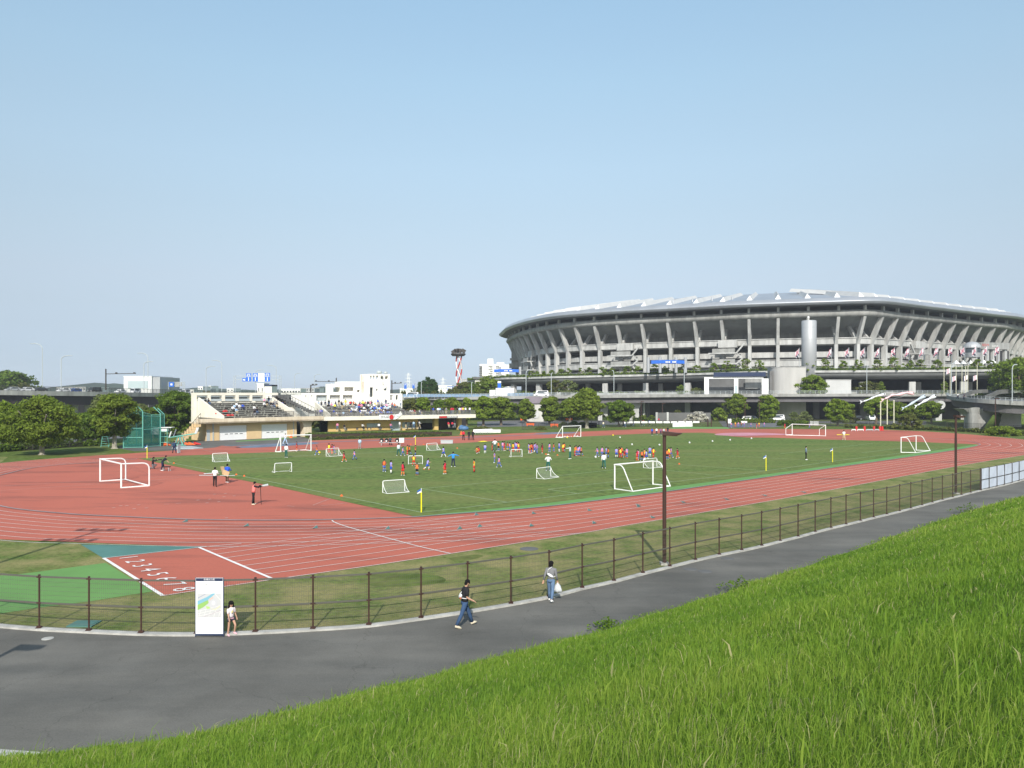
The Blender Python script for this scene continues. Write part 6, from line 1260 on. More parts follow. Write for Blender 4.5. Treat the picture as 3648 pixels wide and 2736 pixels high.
# white chairs at the end of the stand
for k in range(8):
    p = G(1690 + k * 8.5, 1546.5 - k * .35); lab = "%s white chair from the left, right of the three adults" % ORD[k]
    if k == 0:
        ch = thing("white_chair", lab, "chair", p, "white chairs by the stand end"); m = MB(); m.box(p + V(-.25, -.25, .4), p + V(.25, .25, .47)); m.build("seat", M["white_paint"], ch); m = MB(); m.box(p + V(-.25, .22, .47), p + V(.25, .28, .95)); m.build("backrest", M["white_paint"], ch)
        for sx in (-.22, .22):
            for sy in (-.22, .22): m = MB(); m.beam(p + V(sx, sy, 0), p + V(sx, sy, .4), .04, .04); m.build("leg", M["lamp_grey"], ch)
    else: dup(ch, p, 0.05 * (k % 3), lab)
p = G(1725, 1543); m = MB(); m.box(p + V(-2.2, 2.0, 0), p + V(3.4, 2.2, .62)); m.box(p + V(-2.2, 1.9, .62), p + V(3.4, 2.3, .68)); m.solo("low_barrier", M["white_paint"], "low white barrier wall behind the white chairs", "barrier")
p = G(1651, 1533); t = thing("blue_tarpaulin_pile", "blue tarpaulin covering goods under the stand end", "tarpaulin", p); m = MB(); m.ell(p + V(0, 0, .45), (1.2, .9, .6), 14, 8, 0); m.ell(p + V(-.45, .1, .7), (.6, .6, .5), 10, 6, 0); m.build("cover", mat("tarp_blue", (.08, .17, .32), .6, .2, 1.5), t)
for x, y, lab in [(1643, 1548.5, "orange traffic cone beside the white chairs"), (1037, 1560, "orange traffic cone by the right garage door")]:
    p = G(x, y); m = MB(); m.tube([p, p + V(0, 0, .75)], [.28, .04], 10); m.box(p + V(-.32, -.32, 0), p + V(.32, .32, .05)); m.solo("traffic_cone", M["orange"], lab, "cone")
# ---- spectators
SEATM = {}
def spectator(kind, loc, f, h, top, bot, lab, group, hair=None):
    if kind not in SEATM:
        po = {"sit": "a_sit", "stand": "a_stand", "lean": "a_carry"}[kind]; J, kw = AP[po]; P = figure_parts(J, **kw); m = MB(); names = ["body", "top", "bottom", "hair", "shoes"]
        for i, n in enumerate(names): q = P[n]; m.add(q.v, q.f, i if n == "body" else i)
        me = m.mesh("person", [SKIN] * 5, smooth=True); SEATM[kind] = (me, J)
    me, J = SEATM[kind]; o = bpy.data.objects.new("person", me); SC.collection.objects.link(o)
    for i, c in enumerate([None, top, bot, hair, WHITE]):
        if i == 0: continue
        o.material_slots[i].link = 'OBJECT'; o.material_slots[i].material = (HAIR if (i == 3 and c is None) else pcol(c))
    s = h / 1.72; dz = (J["pelvis"].z - .12) * s if kind == "sit" else 0
    o.location = loc - V(0, 0, dz - .0); o.scale = (s,) * 3; o.rotation_euler = (0, 0, f); tag(o, lab, "person", group)
CN = {"w": (WHITE, "white"), "b": (ROYAL, "blue"), "n": (NAVY, "navy"), "k": (BLACK, "black"), "l": (LBLUE, "light blue"), "r": (CRIM, "red"), "p": (PINK, "pink"), "o": (ORANGE, "orange"), "y": (YEL, "yellow"), "g": (GREY, "grey"), "e": (BEIGE, "beige"), "m": (LIME, "lime"), "v": (VIO, "violet")}
seq = []
def seat(fr, rowf, NRr, px, py, c, kind="sit", h=None, where=""):
    """py is the photo row of the figure's middle: choose the bleacher row whose seat shows there"""
    best = None
    for k in range(NRr):
        v, z = rowf(k); zz = z + (.62 if kind == "sit" else .85); u, zr = fr.hit(px, py, v + .6)
        e = abs(zr - zz)
        if best is None or e < best[0]: best = (e, k, u, v, z)
    _, k, u, v, z = best; seq.append((fr, kind, fr.P(u, v + (.65 if kind == "sit" else .2), z + (.41 if kind == "sit" else 0.0)), c, h or rp.uniform(1.45, 1.72), where, u, k))
def PX3(x, y): return (1100 + x / 6.32, 1320 + y / 6.32)
for x, y, c in [(215, 700, "l"), (290, 730, "k"), (370, 730, "n"), (455, 760, "k"), (515, 770, "p"), (600, 730, "n"), (590, 800, "y"), (670, 745, "b"), (730, 725, "k"), (780, 785, "l"), (935, 715, "r"), (965, 725, "k"), (1010, 725, "o"), (1055, 760, "k"), (1150, 745, "g"), (1200, 745, "m"), (1225, 745, "y"), (1268, 735, "r"), (1130, 800, "r"), (1320, 715, "k"), (1345, 720, "k"), (1385, 740, "p"), (1415, 745, "k"), (1490, 760, "y"), (1590, 755, "g"), (1640, 755, "g"), (1780, 750, "w"), (1750, 795, "p"), (1800, 790, "w"), (1875, 780, "r"), (1930, 790, "o"), (440, 800, "k"), (560, 945, "b"), (620, 975, "w"), (680, 975, "g"), (780, 970, "l"), (850, 965, "g")]: seat(FB, rowB, NB, *PX3(x, y), c, "sit", None, "in the right stand")
for x, y, c in [(438, 680, "k"), (665, 680, "k"), (735, 770, "k"), (815, 690, "y"), (1540, 710, "b"), (1720, 700, "n"), (2050, 735, "w")]: seat(FB, rowB, NB, *PX3(x, y), c, "stand", 1.6, "in the right stand")
rc = random.Random(21)
for yy, x0, x1, n in ((820, 1090, 1900, 15), (870, 920, 1900, 19), (920, 950, 1840, 18), (965, 1180, 1850, 17), (995, 1350, 1900, 10)):
    for i in range(n): seat(FB, rowB, NB, *PX3(x0 + (x1 - x0) * (i + rc.uniform(-.3, .3)) / n, yy + rc.uniform(-8, 8)), rc.choice("wwwwbbbnllgpenkw"), "sit", rc.uniform(1.3, 1.7), "in the right stand")
for x, c in [(1108, "w"), (1115, "w"), (1121, "g"), (1131, "g"), (1141, "v"), (1146, "b")]: u, _ = FB.hit(x, 1470, -1.5); seq.append((FB, "stand", FB.P(u, -1.5, gf1), c, 1.62, "at the left front rail of the right stand", u, 99))
for x, c in [(1436, "n"), (1449, "k"), (1461, "w"), (1468, "w"), (1476, "r"), (1494, "w"), (1499, "n"), (1510, "k")]: u, _ = FB.hit(x, 1465, 1.2); seq.append((FB, "sit", FB.P(u, 1.2, gf1 + .45), c, 1.6, "on the open terrace seats", u, 98))
for x, c in [(1540, "n"), (1548, "n"), (1553, "b"), (1560, "w"), (1566, "l"), (1571, "b"), (1577, "b"), (1582, "n"), (1594, "g"), (1612, "r"), (1618, "r"), (1633, "k"), (1642, "l"), (1648, "p"), (1658, "y"), (1663, "w"), (1678, "w")]: u, _ = FB.hit(x, 1465, -1.2); seq.append((FB, "stand" if x > 1590 or x % 2 else "lean", FB.P(u, -1.2 + .6 * (x % 3), gf1 + .02), c, 1.66, "on the open terrace", u, 97))
def PX2(x, y): return (650 + x / 3.687, 1280 + y / 3.687)
for x, y, c in [(660, 640, "w"), (682, 635, "l"), (710, 605, "w"), (745, 625, "w"), (790, 632, "b"), (705, 668, "l"), (940, 655, "w"), (985, 660, "k"), (950, 690, "k"), (1070, 588, "w"), (1115, 568, "k"), (1160, 592, "k"), (1190, 585, "n"), (1215, 578, "g"), (1250, 578, "n"), (1240, 625, "e"), (1310, 592, "b"), (1345, 605, "k"), (340, 560, "k"), (300, 565, "k")]: seat(FA, row, NR, *PX2(x, y), c, "sit", None, "in the left stand")
seat(FA, row, NR, *PX2(1062, 535), "p", "stand", 1.25, "in the left stand"); seat(FA, row, NR, *PX2(1120, 545), "k", "stand", 1.6, "in the left stand")
for x, c, kd in [(1202, "p", "stand"), (1226, "k", "sit"), (1291, "w", "sit"), (1350, "w", "sit"), (1391, "p", "sit"), (1424, "w", "stand"), (1446, "k", "stand"), (1463, "k", "stand"), (1474, "l", "stand"), (1490, "k", "stand"), (1494, "w", "lean"), (1597, "r", "sit"), (1611, "r", "sit"), (1620, "k", "stand")]:
    vv = -1.0 if kd == "sit" else -1.6; u, _ = FB.hit(x, 1535, vv); seq.append((FB, kd, FB.P(u, vv, hz + (.50 if kd == "sit" else .0)), c, 1.66, "under the right stand", u, 96))
seq.sort(key=lambda q: (q[5], q[7], q[6])); cnt = {}; TIER = ["lowest row", "second row", "third row", "fourth row", "fifth row", "sixth row", "seventh row", "eighth row", "ninth row"]
for fr, kind, loc, c, h, where, u, k in seq:
    key = (where, c, k, kind); cnt[key] = cnt.get(key, 0) + 1; col, cn = CN[c]
    verb = {"sit": "seated", "stand": "standing", "lean": "leaning"}[kind]
    lab = "spectator in %s %s %s%s, %s from left" % (cn, verb, where, (", " + TIER[k]) if k < 20 else "", ORD[cnt[key] - 1])
    if len(lab.split()) > 16: lab = lab.replace("spectator in ", "").replace(" from left", "")
    vr = rc.uniform(.8, 1.15); spectator(kind, loc, face(-fr.v.x, -fr.v.y) + rc.uniform(-.6, .6), h, tuple(min(.85, q * vr) for q in col), rc.choice([NAVY, BLACK, JEANS, BEIGE, GREY]), lab, "spectators at the stands")
# red bags on the left stand
for i, (x, y) in enumerate([(455, 700), (480, 720), (550, 692), (575, 690), (625, 732), (655, 722), (530, 748), (600, 745), (625, 748)]):
    px, py = PX2(x, y); best = min(range(NR), key=lambda k: abs(FA.hit(px, py, row(k)[0] + .6)[1] - row(k)[1] - .55)); u = FA.hit(px, py, row(best)[0] + .6)[0]; c = FA.P(u, row(best)[0] + .65, row(best)[1] + .55)
    m = MB(); m.ell(c, (.34, .2, .17), 10, 6); m.tube([c + V(-.15, 0, .14), c + V(0, 0, .28), c + V(.15, 0, .14)], .025, 5); m.solo("sports_bag", M["red"], "%s red sports bag from the left on the left bleachers" % ORD[i], "bag", "red bags on the left stand", smooth=True)
# ------------------------------------------------------------------ trees, bushes, hedges
def tree(px, py, w, h, leaf, label, th=0.28, seed=1, bark="bark", base=None, name="tree", nq=None, lq=None, shape="round", group="trees round the sports ground", z0=0.0, lean=0.0, clumps=None):
    p = base if base is not None else G(px, py); r = random.Random(seed); t = thing(name, label, "tree", p, group)
    zc = h * th; crown_h = h - zc; tr = 0.035 * h + .05
    m = MB(); tops = []
    hub = p + V(lean * .4, 0, zc * 1.05)
    m.tube([p, p + V(0, 0, h * .02), p.lerp(hub, .5), hub], [tr * 1.7, tr * 1.15, tr, tr * .9], 8)
    for k in range(7):
        a = k * .9 + r.uniform(-.3, .3); q = w * .36 * r.uniform(.6, 1); e = hub + V(q * math.cos(a) + lean * .6, q * math.sin(a), crown_h * r.uniform(.35, .75)); mid = hub.lerp(e, .5) + V(0, 0, crown_h * .06)
        m.tube([hub - V(0, 0, .1), mid, e], [tr * .65, tr * .4, tr * .15], 6); tops.append(e)
    m.tube([hub, hub + V(lean * .5, 0, crown_h * .75)], [tr * .8, tr * .2], 6)
    m.build("trunk", M[bark], t)
    # crown: clumps of leaves spread over an uneven volume
    dist = max(60.0, p.y); lq = (lq or dist * 0.0021) * .74; nc = int((clumps or (34 + w * h * .55)) * 1.35); per = int(1.75 * (nq or min(9000, 150 * w * h)) / nc)
    V0 = []; 
    for c in range(nc):
        for _ in range(20):
            z = r.uniform(0, 1); a = r.uniform(0, 6.283); q = math.sqrt(r.uniform(.15, 1))
            if shape == "round": lim = math.sqrt(max(0, 1 - (2 * z - .92) ** 2)) ** .8
            elif shape == "flat": lim = (1 - z ** 3.0) * (.55 + .45 * min(1, z * 4))
            elif shape == "cone": lim = (1 - z) ** .85 + .06
            elif shape == "oval": lim = math.sin(math.pi * (.1 + .82 * z)) ** .7
            elif shape == "bush": lim = math.sqrt(max(0, 1 - z * z))
            if q <= 1: break
        wob = 1 + .22 * math.sin(a * 3 + seed) + .15 * math.sin(a * 5 + 2 * seed + z * 4)
        cx, cy, cz = q * lim * wob * w / 2 * math.cos(a) + lean * z, q * lim * wob * w / 2 * math.sin(a), z * crown_h * .97
        cr_ = (w + crown_h) * .5 * r.uniform(.055, .14)
        if shape == "cone": cr_ = min(cr_, w * .16)
        V0.append((cx, cy, cz, cr_))
    rn = np.random.RandomState(seed + 5); n = nc * per; C = np.repeat(np.array(V0), per, 0)
    d = rn.normal(size=(n, 3)); d /= np.linalg.norm(d, axis=1)[:, None]; rad = C[:, 3] * rn.uniform(.2, 1.35, n) ** .7
    O = C[:, :3] + d * rad[:, None] * np.array([1.3, 1.3, .66]) + np.array([p.x, p.y, p.z + zc])
    nrm = d * .55 + rn.normal(0, .6, (n, 3)) + np.array([0, -.15, .5]); nrm /= np.linalg.norm(nrm, axis=1)[:, None]
    ax = rn.normal(size=(n, 3)); u = np.cross(nrm, ax); u /= np.linalg.norm(u, axis=1)[:, None]; v = np.cross(nrm, u); s = lq * rn.uniform(.55, 1.5, n)[:, None]
    P = np.stack([O - u * s, O + v * s * .62, O + u * s, O - v * s * .62], 1).reshape(-1, 3) - np.array(p)
    me = bpy.data.meshes.new("crown"); me.vertices.add(n * 4); me.vertices.foreach_set("co", P.ravel()); me.loops.add(n * 4); me.loops.foreach_set("vertex_index", np.arange(n * 4, dtype=np.int32)); me.polygons.add(n); me.polygons.foreach_set("loop_start", np.arange(0, n * 4, 4, dtype=np.int32)); me.update(); me.validate()
    me.materials.append(M[leaf]); o = bpy.data.objects.new("crown", me); SC.collection.objects.link(o); o.parent = t
    return t
def tpx(px, py, x0, x1, ytop, **kw):
    p = G(px, py); s = p.y / F; return dict(px=px, py=py, w=(x1 - x0) * s, h=(py - ytop) * s, **kw)
TR = [
 tpx(149, 1620, -15, 262, 1418, leaf="leaf_mid", label="broad spreading tree with pale trunk at far left of the lawn", bark="bark_pale", shape="flat", seed=3, th=.24, nq=16000, clumps=95),
 tpx(12, 1600, -70, 95, 1436, leaf="leaf_fresh", label="tree cut by the left edge behind the broad pale trunk tree", shape="round", seed=4, th=.22, nq=8000),
 tpx(408, 1598, 326, 462, 1410, leaf="leaf_mid", label="upright green tree in front of the throwing cage", shape="oval", seed=5, th=.27, bark="bark_pale", nq=11000, clumps=70),
 tpx(372, 1572, 300, 400, 1412, leaf="leaf_pale", label="pale silvery tree behind the upright tree left of the cage", shape="oval", seed=6, th=.2, nq=6000),
 tpx(320, 1580, 232, 385, 1470, leaf="leaf_dark", label="dark bushy tree between the two left lawn trees", shape="round", seed=7, th=.16, nq=8000),
 tpx(497, 1556, 458, 532, 1440, leaf="leaf_pale", label="pale leaved tree above the green throwing cage", shape="round", seed=8, th=.2, nq=5000),
 tpx(622, 1554, 548, 704, 1400, leaf="leaf_dark", label="dense dark tree at the left end of the left stand", shape="round", seed=9, th=.14, nq=14000, clumps=95),
 tpx(545, 1560, 520, 575, 1480, leaf="leaf_olive", label="small olive tree between the cage and the dark dense tree", shape="round", seed=10, th=.2, nq=2500),
 tpx(1100, 1534, 1062, 1146, 1440, leaf="leaf_pale", label="pale tree filling the gap between the two stands", shape="round", seed=11, th=.2, nq=5000),
 tpx(1160, 1536, 1120, 1200, 1490, leaf="leaf_olive", label="dim shrubby tree under the link deck between the stands", shape="round", seed=12, th=.15, nq=2500),
 tpx(1505, 1512, 1480, 1530, 1415, leaf="leaf_fresh", label="bright yellow green tree behind the open terrace", shape="oval", seed=13, th=.2, nq=5000),
 tpx(1460, 1512, 1432, 1488, 1420, leaf="leaf_olive", label="dull olive tree at the right end of the white building", shape="round", seed=14, th=.2, nq=4500),
 tpx(1566, 1514, 1545, 1592, 1425, leaf="leaf_dark", label="dark green tree left of centre behind the terrace crowd", shape="round", seed=15, th=.2, nq=4500),
 tpx(1612, 1515, 1578, 1645, 1418, leaf="leaf_mid", label="mid green tree behind the red topped terrace spectators", shape="round", seed=16, th=.22, nq=6000),
 tpx(1662, 1516, 1630, 1690, 1422, leaf="leaf_mid", label="mid green tree behind the right end of the terrace", shape="round", seed=17, th=.25, nq=6000),
 tpx(1722, 1516, 1678, 1762, 1417, leaf="leaf_fresh", label="fresh green tree just right of the stand end", shape="round", seed=18, th=.3, nq=8000),
 tpx(1785, 1515, 1745, 1845, 1418, leaf="leaf_mid", label="rounded tree left of the thin lamp post and pale wall", shape="round", seed=19, th=.28, nq=8000),
 tpx(1873, 1507, 1848, 1904, 1424, leaf="leaf_mid", label="tree directly in front of the pale concrete wall", shape="round", seed=20, th=.22, nq=6000),
 tpx(1957, 1513, 1928, 1992, 1416, leaf="leaf_mid", label="narrow tall tree right of the pale concrete wall", shape="oval", seed=21, th=.18, nq=7000),
 tpx(2030, 1502, 2000, 2068, 1420, leaf="leaf_mid", label="slim trunked tree left of the largest tree by the lot", shape="round", seed=22, th=.3, nq=5000),
 tpx(2091, 1526, 2018, 2142, 1388, leaf="leaf_mid", label="largest spreading tree with pale trunk beside the far fence", shape="flat", seed=23, th=.32, bark="bark_pale", nq=14000, clumps=90),
 tpx(2205, 1520, 2154, 2252, 1430, leaf="leaf_dark", label="dark leafy twin trunk tree in front of the Y shaped pier", shape="round", seed=24, th=.26, nq=9000),
 tpx(2624, 1500, 2586, 2656, 1405, leaf="leaf_mid", label="round tree in front of the pale bridge pier", shape="round", seed=25, th=.28, nq=7000),
 tpx(2735, 1503, 2702, 2770, 1412, leaf="leaf_fresh", label="neat oval tree beside the white parked van", shape="oval", seed=26, th=.2, nq=8000),
 tpx(2984, 1518, 2932, 3018, 1424, leaf="leaf_fresh", label="tree with upswept branches behind the far white goal", shape="oval", seed=27, th=.2, nq=9000),
 tpx(3120, 1512, 3076, 3160, 1414, leaf="leaf_fresh", label="broad tree left of the streamer poles", shape="round", seed=28, th=.38, lean=.8, nq=7000),
 tpx(3205, 1514, 3172, 3236, 1438, leaf="leaf_mid", label="tree right of the streamer poles under the white streamers", shape="round", seed=29, th=.25, nq=5500),
 tpx(3262, 1508, 3236, 3290, 1442, leaf="leaf_mid", label="small tree under the pale blue streamer", shape="round", seed=30, th=.25, nq=4500),
 tpx(3318, 1510, 3284, 3348, 1432, leaf="leaf_fresh", label="tree before the hammerhead bridge pier", shape="round", seed=31, th=.3, nq=5500),
]
for q in TR: tree(**q)
# bushes
def bush(px, py, x0, x1, ytop, leaf, label, seed, z=0.0, name="bush", shape="bush", nq=1800, base=None):
    p = base if base is not None else G(px, py); s = p.y / F
    return tree(px, py, (x1 - x0) * s, (py - ytop) * s, leaf, label, th=.06, seed=seed, base=p, name=name, nq=nq, shape=shape, group="shrubs round the sports ground")
for a in [(2828, 1506, 2812, 2842, 1470, "leaf_pale", "pale round shrub left of a pair under the bridge", 41), (2868, 1506, 2850, 2892, 1468, "leaf_pale", "pale round shrub right of a pair under the bridge", 42), (3030, 1508, 3010, 3046, 1460, "leaf_olive", "olive shrub right of the upswept tree", 43), (3242, 1530, 3205, 3282, 1474, "leaf_olive", "wide olive bush on the lawn below the streamers", 44), (2560, 1500, 2540, 2590, 1455, "leaf_mid", "green bush left of the pale pier", 45), (2413, 1500, 2388, 2432, 1464, "leaf_olive", "grey green bush behind the white boards", 46), (2008, 1521, 1993, 2024, 1507, "leaf_mid", "small round shrub left of a pair before the largest tree", 47), (2045, 1522, 2027, 2062, 1504, "leaf_dark", "dark round shrub right of a pair before the largest tree", 48), (2075, 1522, 2058, 2092, 1507, "leaf_mid", "clipped green shrub touching the largest tree trunk", 49), (1928, 1532, 1912, 1944, 1521, "leaf_olive", "low brownish shrub on the verge left of the far goal", 50), (1715, 1535, 1682, 1745, 1522, "leaf_olive", "low shrub behind the white chairs", 51), (3570, 1552, 3530, 3650, 1522, "leaf_mid", "wide bush on the bank at the far right edge", 52)]:
    bush(*a)
tree(2480, 1503, 82 * .0829, 2.8, "blossom", "white blossoming shrub behind the white fence boards", th=.05, seed=60, name="blossom_shrub", nq=3200, shape="bush", group="shrubs round the sports ground")
hedge_strip("hedge", "long low hedge between the far fence and parked cars", W([(2770, 1517), (2820, 1518), (2880, 1519)]), 1.6, 1.4, "leaf_dark", 2200, 61, .22)
hedge_strip("hedge", "low dark hedge behind the left lawn trees", W([(-20, 1612), (90, 1604), (170, 1598), (250, 1592), (372, 1588)]), 1.4, 1.1, "leaf_dark", 3200, 62, .16)
hedge_strip("hedge", "trimmed hedge behind the far gate before the parked cars", W([(2590, 1508), (2660, 1507), (2760, 1507)]), 1.4, 1.3, "leaf_mid", 2000, 63, .22)
hedge_strip("hedge", "wild hedge strip along the far right fence", W([(3010, 1524), (3150, 1527), (3300, 1532), (3450, 1539), (3660, 1552)]), 1.6, .9, "leaf_olive", 3000, 64, .18)
hedge_strip("hedge", "low hedge along the far side of the parking lot", W([(1850, 1497), (2000, 1496), (2200, 1497), (2330, 1500)]), 2.0, 1.6, "leaf_mid", 2600, 65, .24)
# grassy bank under the ramp at far right
m = MB(); pts = cr(W([(3490, 1546), (3560, 1520), (3660, 1510), (3800, 1512)]), 5)
m.loft([[q, q + V(3, 3, 1.5), q + V(8, 9, 3.2), q + V(22, 30, 3.6)] for q in pts], 0, closed=False); structure("grass_bank", m, M["far_lawn"], True)
# ------------------------------------------------------------------ road bridge before the stadium, expressway, curved ramp
def profile_loft(m, line, prof, mi=0, cap=False):
    """prof: (offset along +normal (away from camera), dz); line: points with z = deck edge height"""
    rings = []
    for i, p in enumerate(line):
        t = line[min(i + 1, len(line) - 1)] - line[max(i - 1, 0)]; t.z = 0; t.normalize(); n = Vector((-t.y, t.x, 0))
        rings.append([p + n * o + V(0, 0, dz) for o, dz in prof])
    m.loft(rings, mi, closed=False)
BL = [D(1180, 1424, 236), D(1435, 1417, 233), D(1700, 1414.5, 231), D(1950, 1411, 230), D(2400, 1406, 230), D(2900, 1404, 231), D(3380, 1403, 234), D(3900, 1400, 240)]
BLr = resample(BL, 60)
br = thing("road_bridge", "long grey road bridge crossing in front of the big stadium", "bridge", (BL[0] + BL[-1]) / 2 * 1.0); br.location.z = 0
m = MB(); profile_loft(m, BLr, [(0, -.75), (0, .12), (.35, .12), (.35, -.25), (20, -.25), (20, -.75), (0, -.75)]); m.build("deck", M["concrete"], br)
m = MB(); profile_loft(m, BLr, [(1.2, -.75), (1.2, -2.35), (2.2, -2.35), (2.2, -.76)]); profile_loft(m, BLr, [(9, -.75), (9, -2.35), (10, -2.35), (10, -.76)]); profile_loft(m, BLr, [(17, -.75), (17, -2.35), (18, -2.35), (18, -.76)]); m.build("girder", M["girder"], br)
m = MB(); profile_loft(m, BLr, [(19.6, -.25), (19.6, .75), (20, .75), (20, -.25)]); m.build("rear_parapet", M["concrete"], br)
m = MB()
for i, p in enumerate(resample(BL, 150)):
    m.beam(p + V(0, .2, .12), p + V(0, .2, 1.05), .07, .07)
for z in (.4, .72, 1.05): 
    for a, b in zip(BLr[:-1], BLr[1:]): m.beam(a + V(0, .2, z), b + V(0, .2, z), .06, .07)
m.build("railing", M["lamp_grey"], br)
m = MB()
for x0, x1 in ((1436, 1745), (1808, 1900)):
    n = int((x1 - x0) / 12)
    for k in range(n): 
        a, b = D(x0 + (x1 - x0) * k / n, 1416.5 - (x0 - 1436) * .0096, 231.2), D(x0 + (x1 - x0) * (k + .9) / n, 1416.5 - (x0 - 1436) * .0096, 231.2); m.obox((a + b) / 2 + V(0, 0, .62), (b - a) / 2, V(0, .03, 0), V(0, 0, .42))
m.build("barrier_panels", M["blue_panel"], br)
def pier(px, ybase, w, ztop, style, depth, name="pier"):
    m = MB(); x = (px - CX) / F * depth; c = V(x, depth, 0)
    if style == "column": m.tube([c, c + V(0, 0, ztop)], w / 2, 14)
    elif style == "rect": m.box(c + V(-w / 2, -w / 2, 0), c + V(w / 2, w / 2, ztop))
    elif style == "Y":
        rings = []
        for t, ww, dd in ((0, w * .75, 1.2), (.45, w * .62, 1.1), (.7, w * .75, 1.15), (.88, w * 1.15, 1.3), (1.0, w * 1.7, 1.4)): rings.append([c + V(sx * ww / 2 * 1.0 - (0 if t < .6 else (t - .6) * 1.5), sy * dd, ztop * t) for sx, sy in ((-1, -1), (1, -1), (1, 1), (-1, 1))])
        m.loft(rings, 0, cap=True)
    elif style == "hammer":
        m.box(c + V(-w * .36, -1, 0), c + V(w * .36, 1, ztop - 1.5)); m.tube([c + V(-.2, -2.6, ztop - .75), c + V(.2, 6, ztop - .75)], [w * .5, w * .5], 12)
    return m.build(name, M["concrete_pale"], br)
for px, w, st, d in [(2137, 1.3, "rect", 236), (2258, 4.4, "Y", 235), (2306, 1.5, "column", 247), (2600, 4.6, "Y", 236), (2980, 2.0, "rect", 236), (3338, 2.6, "hammer", 234), (1640, 1.6, "column", 245), (1790, 1.6, "column", 245)]: pier(px, 1490, w, 5.6 if st != "rect" else 5.4, st, d)
# pale concrete stair block with brown hood left of the largest trees
sbk = thing("stair_block", "pale weathered concrete stair block with a purple brown hood under the bridge", "building", D(1888, 1494, 226)); sbk.location.z = 0
a, b = D(1876, 1436, 226), D(1936, 1492, 226); m = MB(); m.box((a.x, 225, 0), (b.x, 231, a.z)); m.build("wall", mat("weathered", (.46, .45, .41), .9, .2, .4, stretch=(1, 1, .25)), sbk)
a, b = D(1866, 1413, 226), D(1940, 1437, 226); m = MB(); m.add([(a.x + .8, 224.5, a.z), (b.x - .8, 224.5, a.z), (b.x, 224.5, a.z - .8), (b.x, 224.5, b.z), (a.x, 224.5, b.z), (a.x, 224.5, a.z - .8)] + [(a.x + .8, 228, a.z), (b.x - .8, 228, a.z), (b.x, 228, a.z - .8), (b.x, 228, b.z), (a.x, 228, b.z), (a.x, 228, a.z - .8)], [(0, 5, 4, 3, 2, 1)[::-1], (6, 7, 8, 9, 10, 11), (0, 1, 7, 6), (1, 2, 8, 7), (2, 3, 9, 8), (3, 4, 10, 9), (4, 5, 11, 10), (5, 0, 6, 11)]); m.build("hood", mat("hood", (.22, .19, .22), .7, .1, .5), sbk)
m = MB(); c = D(1908, 1475, 224.7); m.tube([(c.x, 224.95, c.z - .1), (c.x, 224.8, c.z - .1)], 1.2, 16); m.tube([(c.x, 224.8, c.z + 1.0), (c.x, 224.7, c.z + 1.0)], .5, 12); m.build("wall_relief", M["concrete_pale"], sbk)
# low panels behind the white boards
for x0, x1, lab in [(2337, 2375, "low beige panel wall left of two behind the lawn"), (2376, 2490, "long beige panel wall behind the blossoming shrub"), (2490, 2532, "beige panel wall right of the blossoming shrub")]:
    a, b = D(x0, 1470, 222), D(x1, 1504, 222); m = MB(); m.box((a.x, 222, 0), (b.x, 222.25, a.z)); m.box((a.x - .1, 221.8, 0), (a.x + .45, 222.5, a.z + .1), 1); m.solo("panel_wall", [M["concrete_dark"], M["concrete_pale"]], lab, "wall")
# grey wall with a doorway under the bridge
a, b = D(2768, 1432, 252), D(2862, 1500, 252); m = MB(); m.box((a.x, 252, 0), (b.x, 252.5, 6.0)); m.box((a.x + 3.2, 251.9, 0), (a.x + 5.6, 252, 3.0), 1); m.solo("underpass_wall", [M["concrete"], M["recess_shade"]], "grey wall with a dark doorway in the underpass", "wall")
m = MB(); a, b = D(2990, 1432, 254), D(3210, 1500, 254); m.box((a.x, 254, 0), (b.x, 254.5, 6.2)); m.solo("underpass_wall", M["concrete_dark"], "plain dark grey wall at the right of the underpass", "wall")
# expressway at the left
EL = [D(-300, 1398, 222), D(-80, 1404.5, 230), D(0, 1406, 234), D(220, 1409, 250), D(443, 1411, 275), D(690, 1414, 320), D(900, 1415, 370), D(1180, 1414, 460)]
ELr = resample(cr(EL, 5), 60)
ex = thing("elevated_expressway", "dark elevated expressway behind the trees at left", "bridge", EL[2]); ex.location.z = 0
m = MB(); profile_loft(m, ELr, [(0, -.1), (0, 1.35), (.3, 1.35), (.3, .35), (18, .35), (18, -.1)]); m.build("deck_wall", M["concrete"], ex)
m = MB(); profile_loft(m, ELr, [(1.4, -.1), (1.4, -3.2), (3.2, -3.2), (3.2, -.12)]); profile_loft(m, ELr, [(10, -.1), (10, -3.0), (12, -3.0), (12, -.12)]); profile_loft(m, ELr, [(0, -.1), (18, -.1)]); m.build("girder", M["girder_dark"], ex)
m = MB(); P_ = resample(cr(EL, 5), 130)
for p in P_: m.beam(p + V(0, .15, 1.35), p + V(0, .15, 2.75), .07, .07)
for a, b in zip(P_[:-1], P_[1:]): m.beam(a + V(0, .15, 2.75), b + V(0, .15, 2.75), .1, .1); m.quad(a + V(0, .15, 1.35), b + V(0, .15, 1.35), b + V(0, .15, 2.7), a + V(0, .15, 2.7), 1)
m.build("safety_fence", [M["fence_dark"], M["mesh_far"]], ex)
m = MB(); profile_loft(m, ELr, [(17.6, .35), (17.6, 1.4), (18, 1.4), (18, .35)]); m.build("rear_wall", M["concrete"], ex)
for px, d in ((265, 262), (312, 266), (60, 246), (560, 300), (165, 256), (700, 330)):
    m = MB(); x = (px - CX) / F * d; zt = 5.0; m.tube([(x, d, 0), (x, d, zt - 1.2), (x, d, zt)], [1.15, 1.15, 1.7], 12); m.build("pier", M["concrete_pale"], ex)
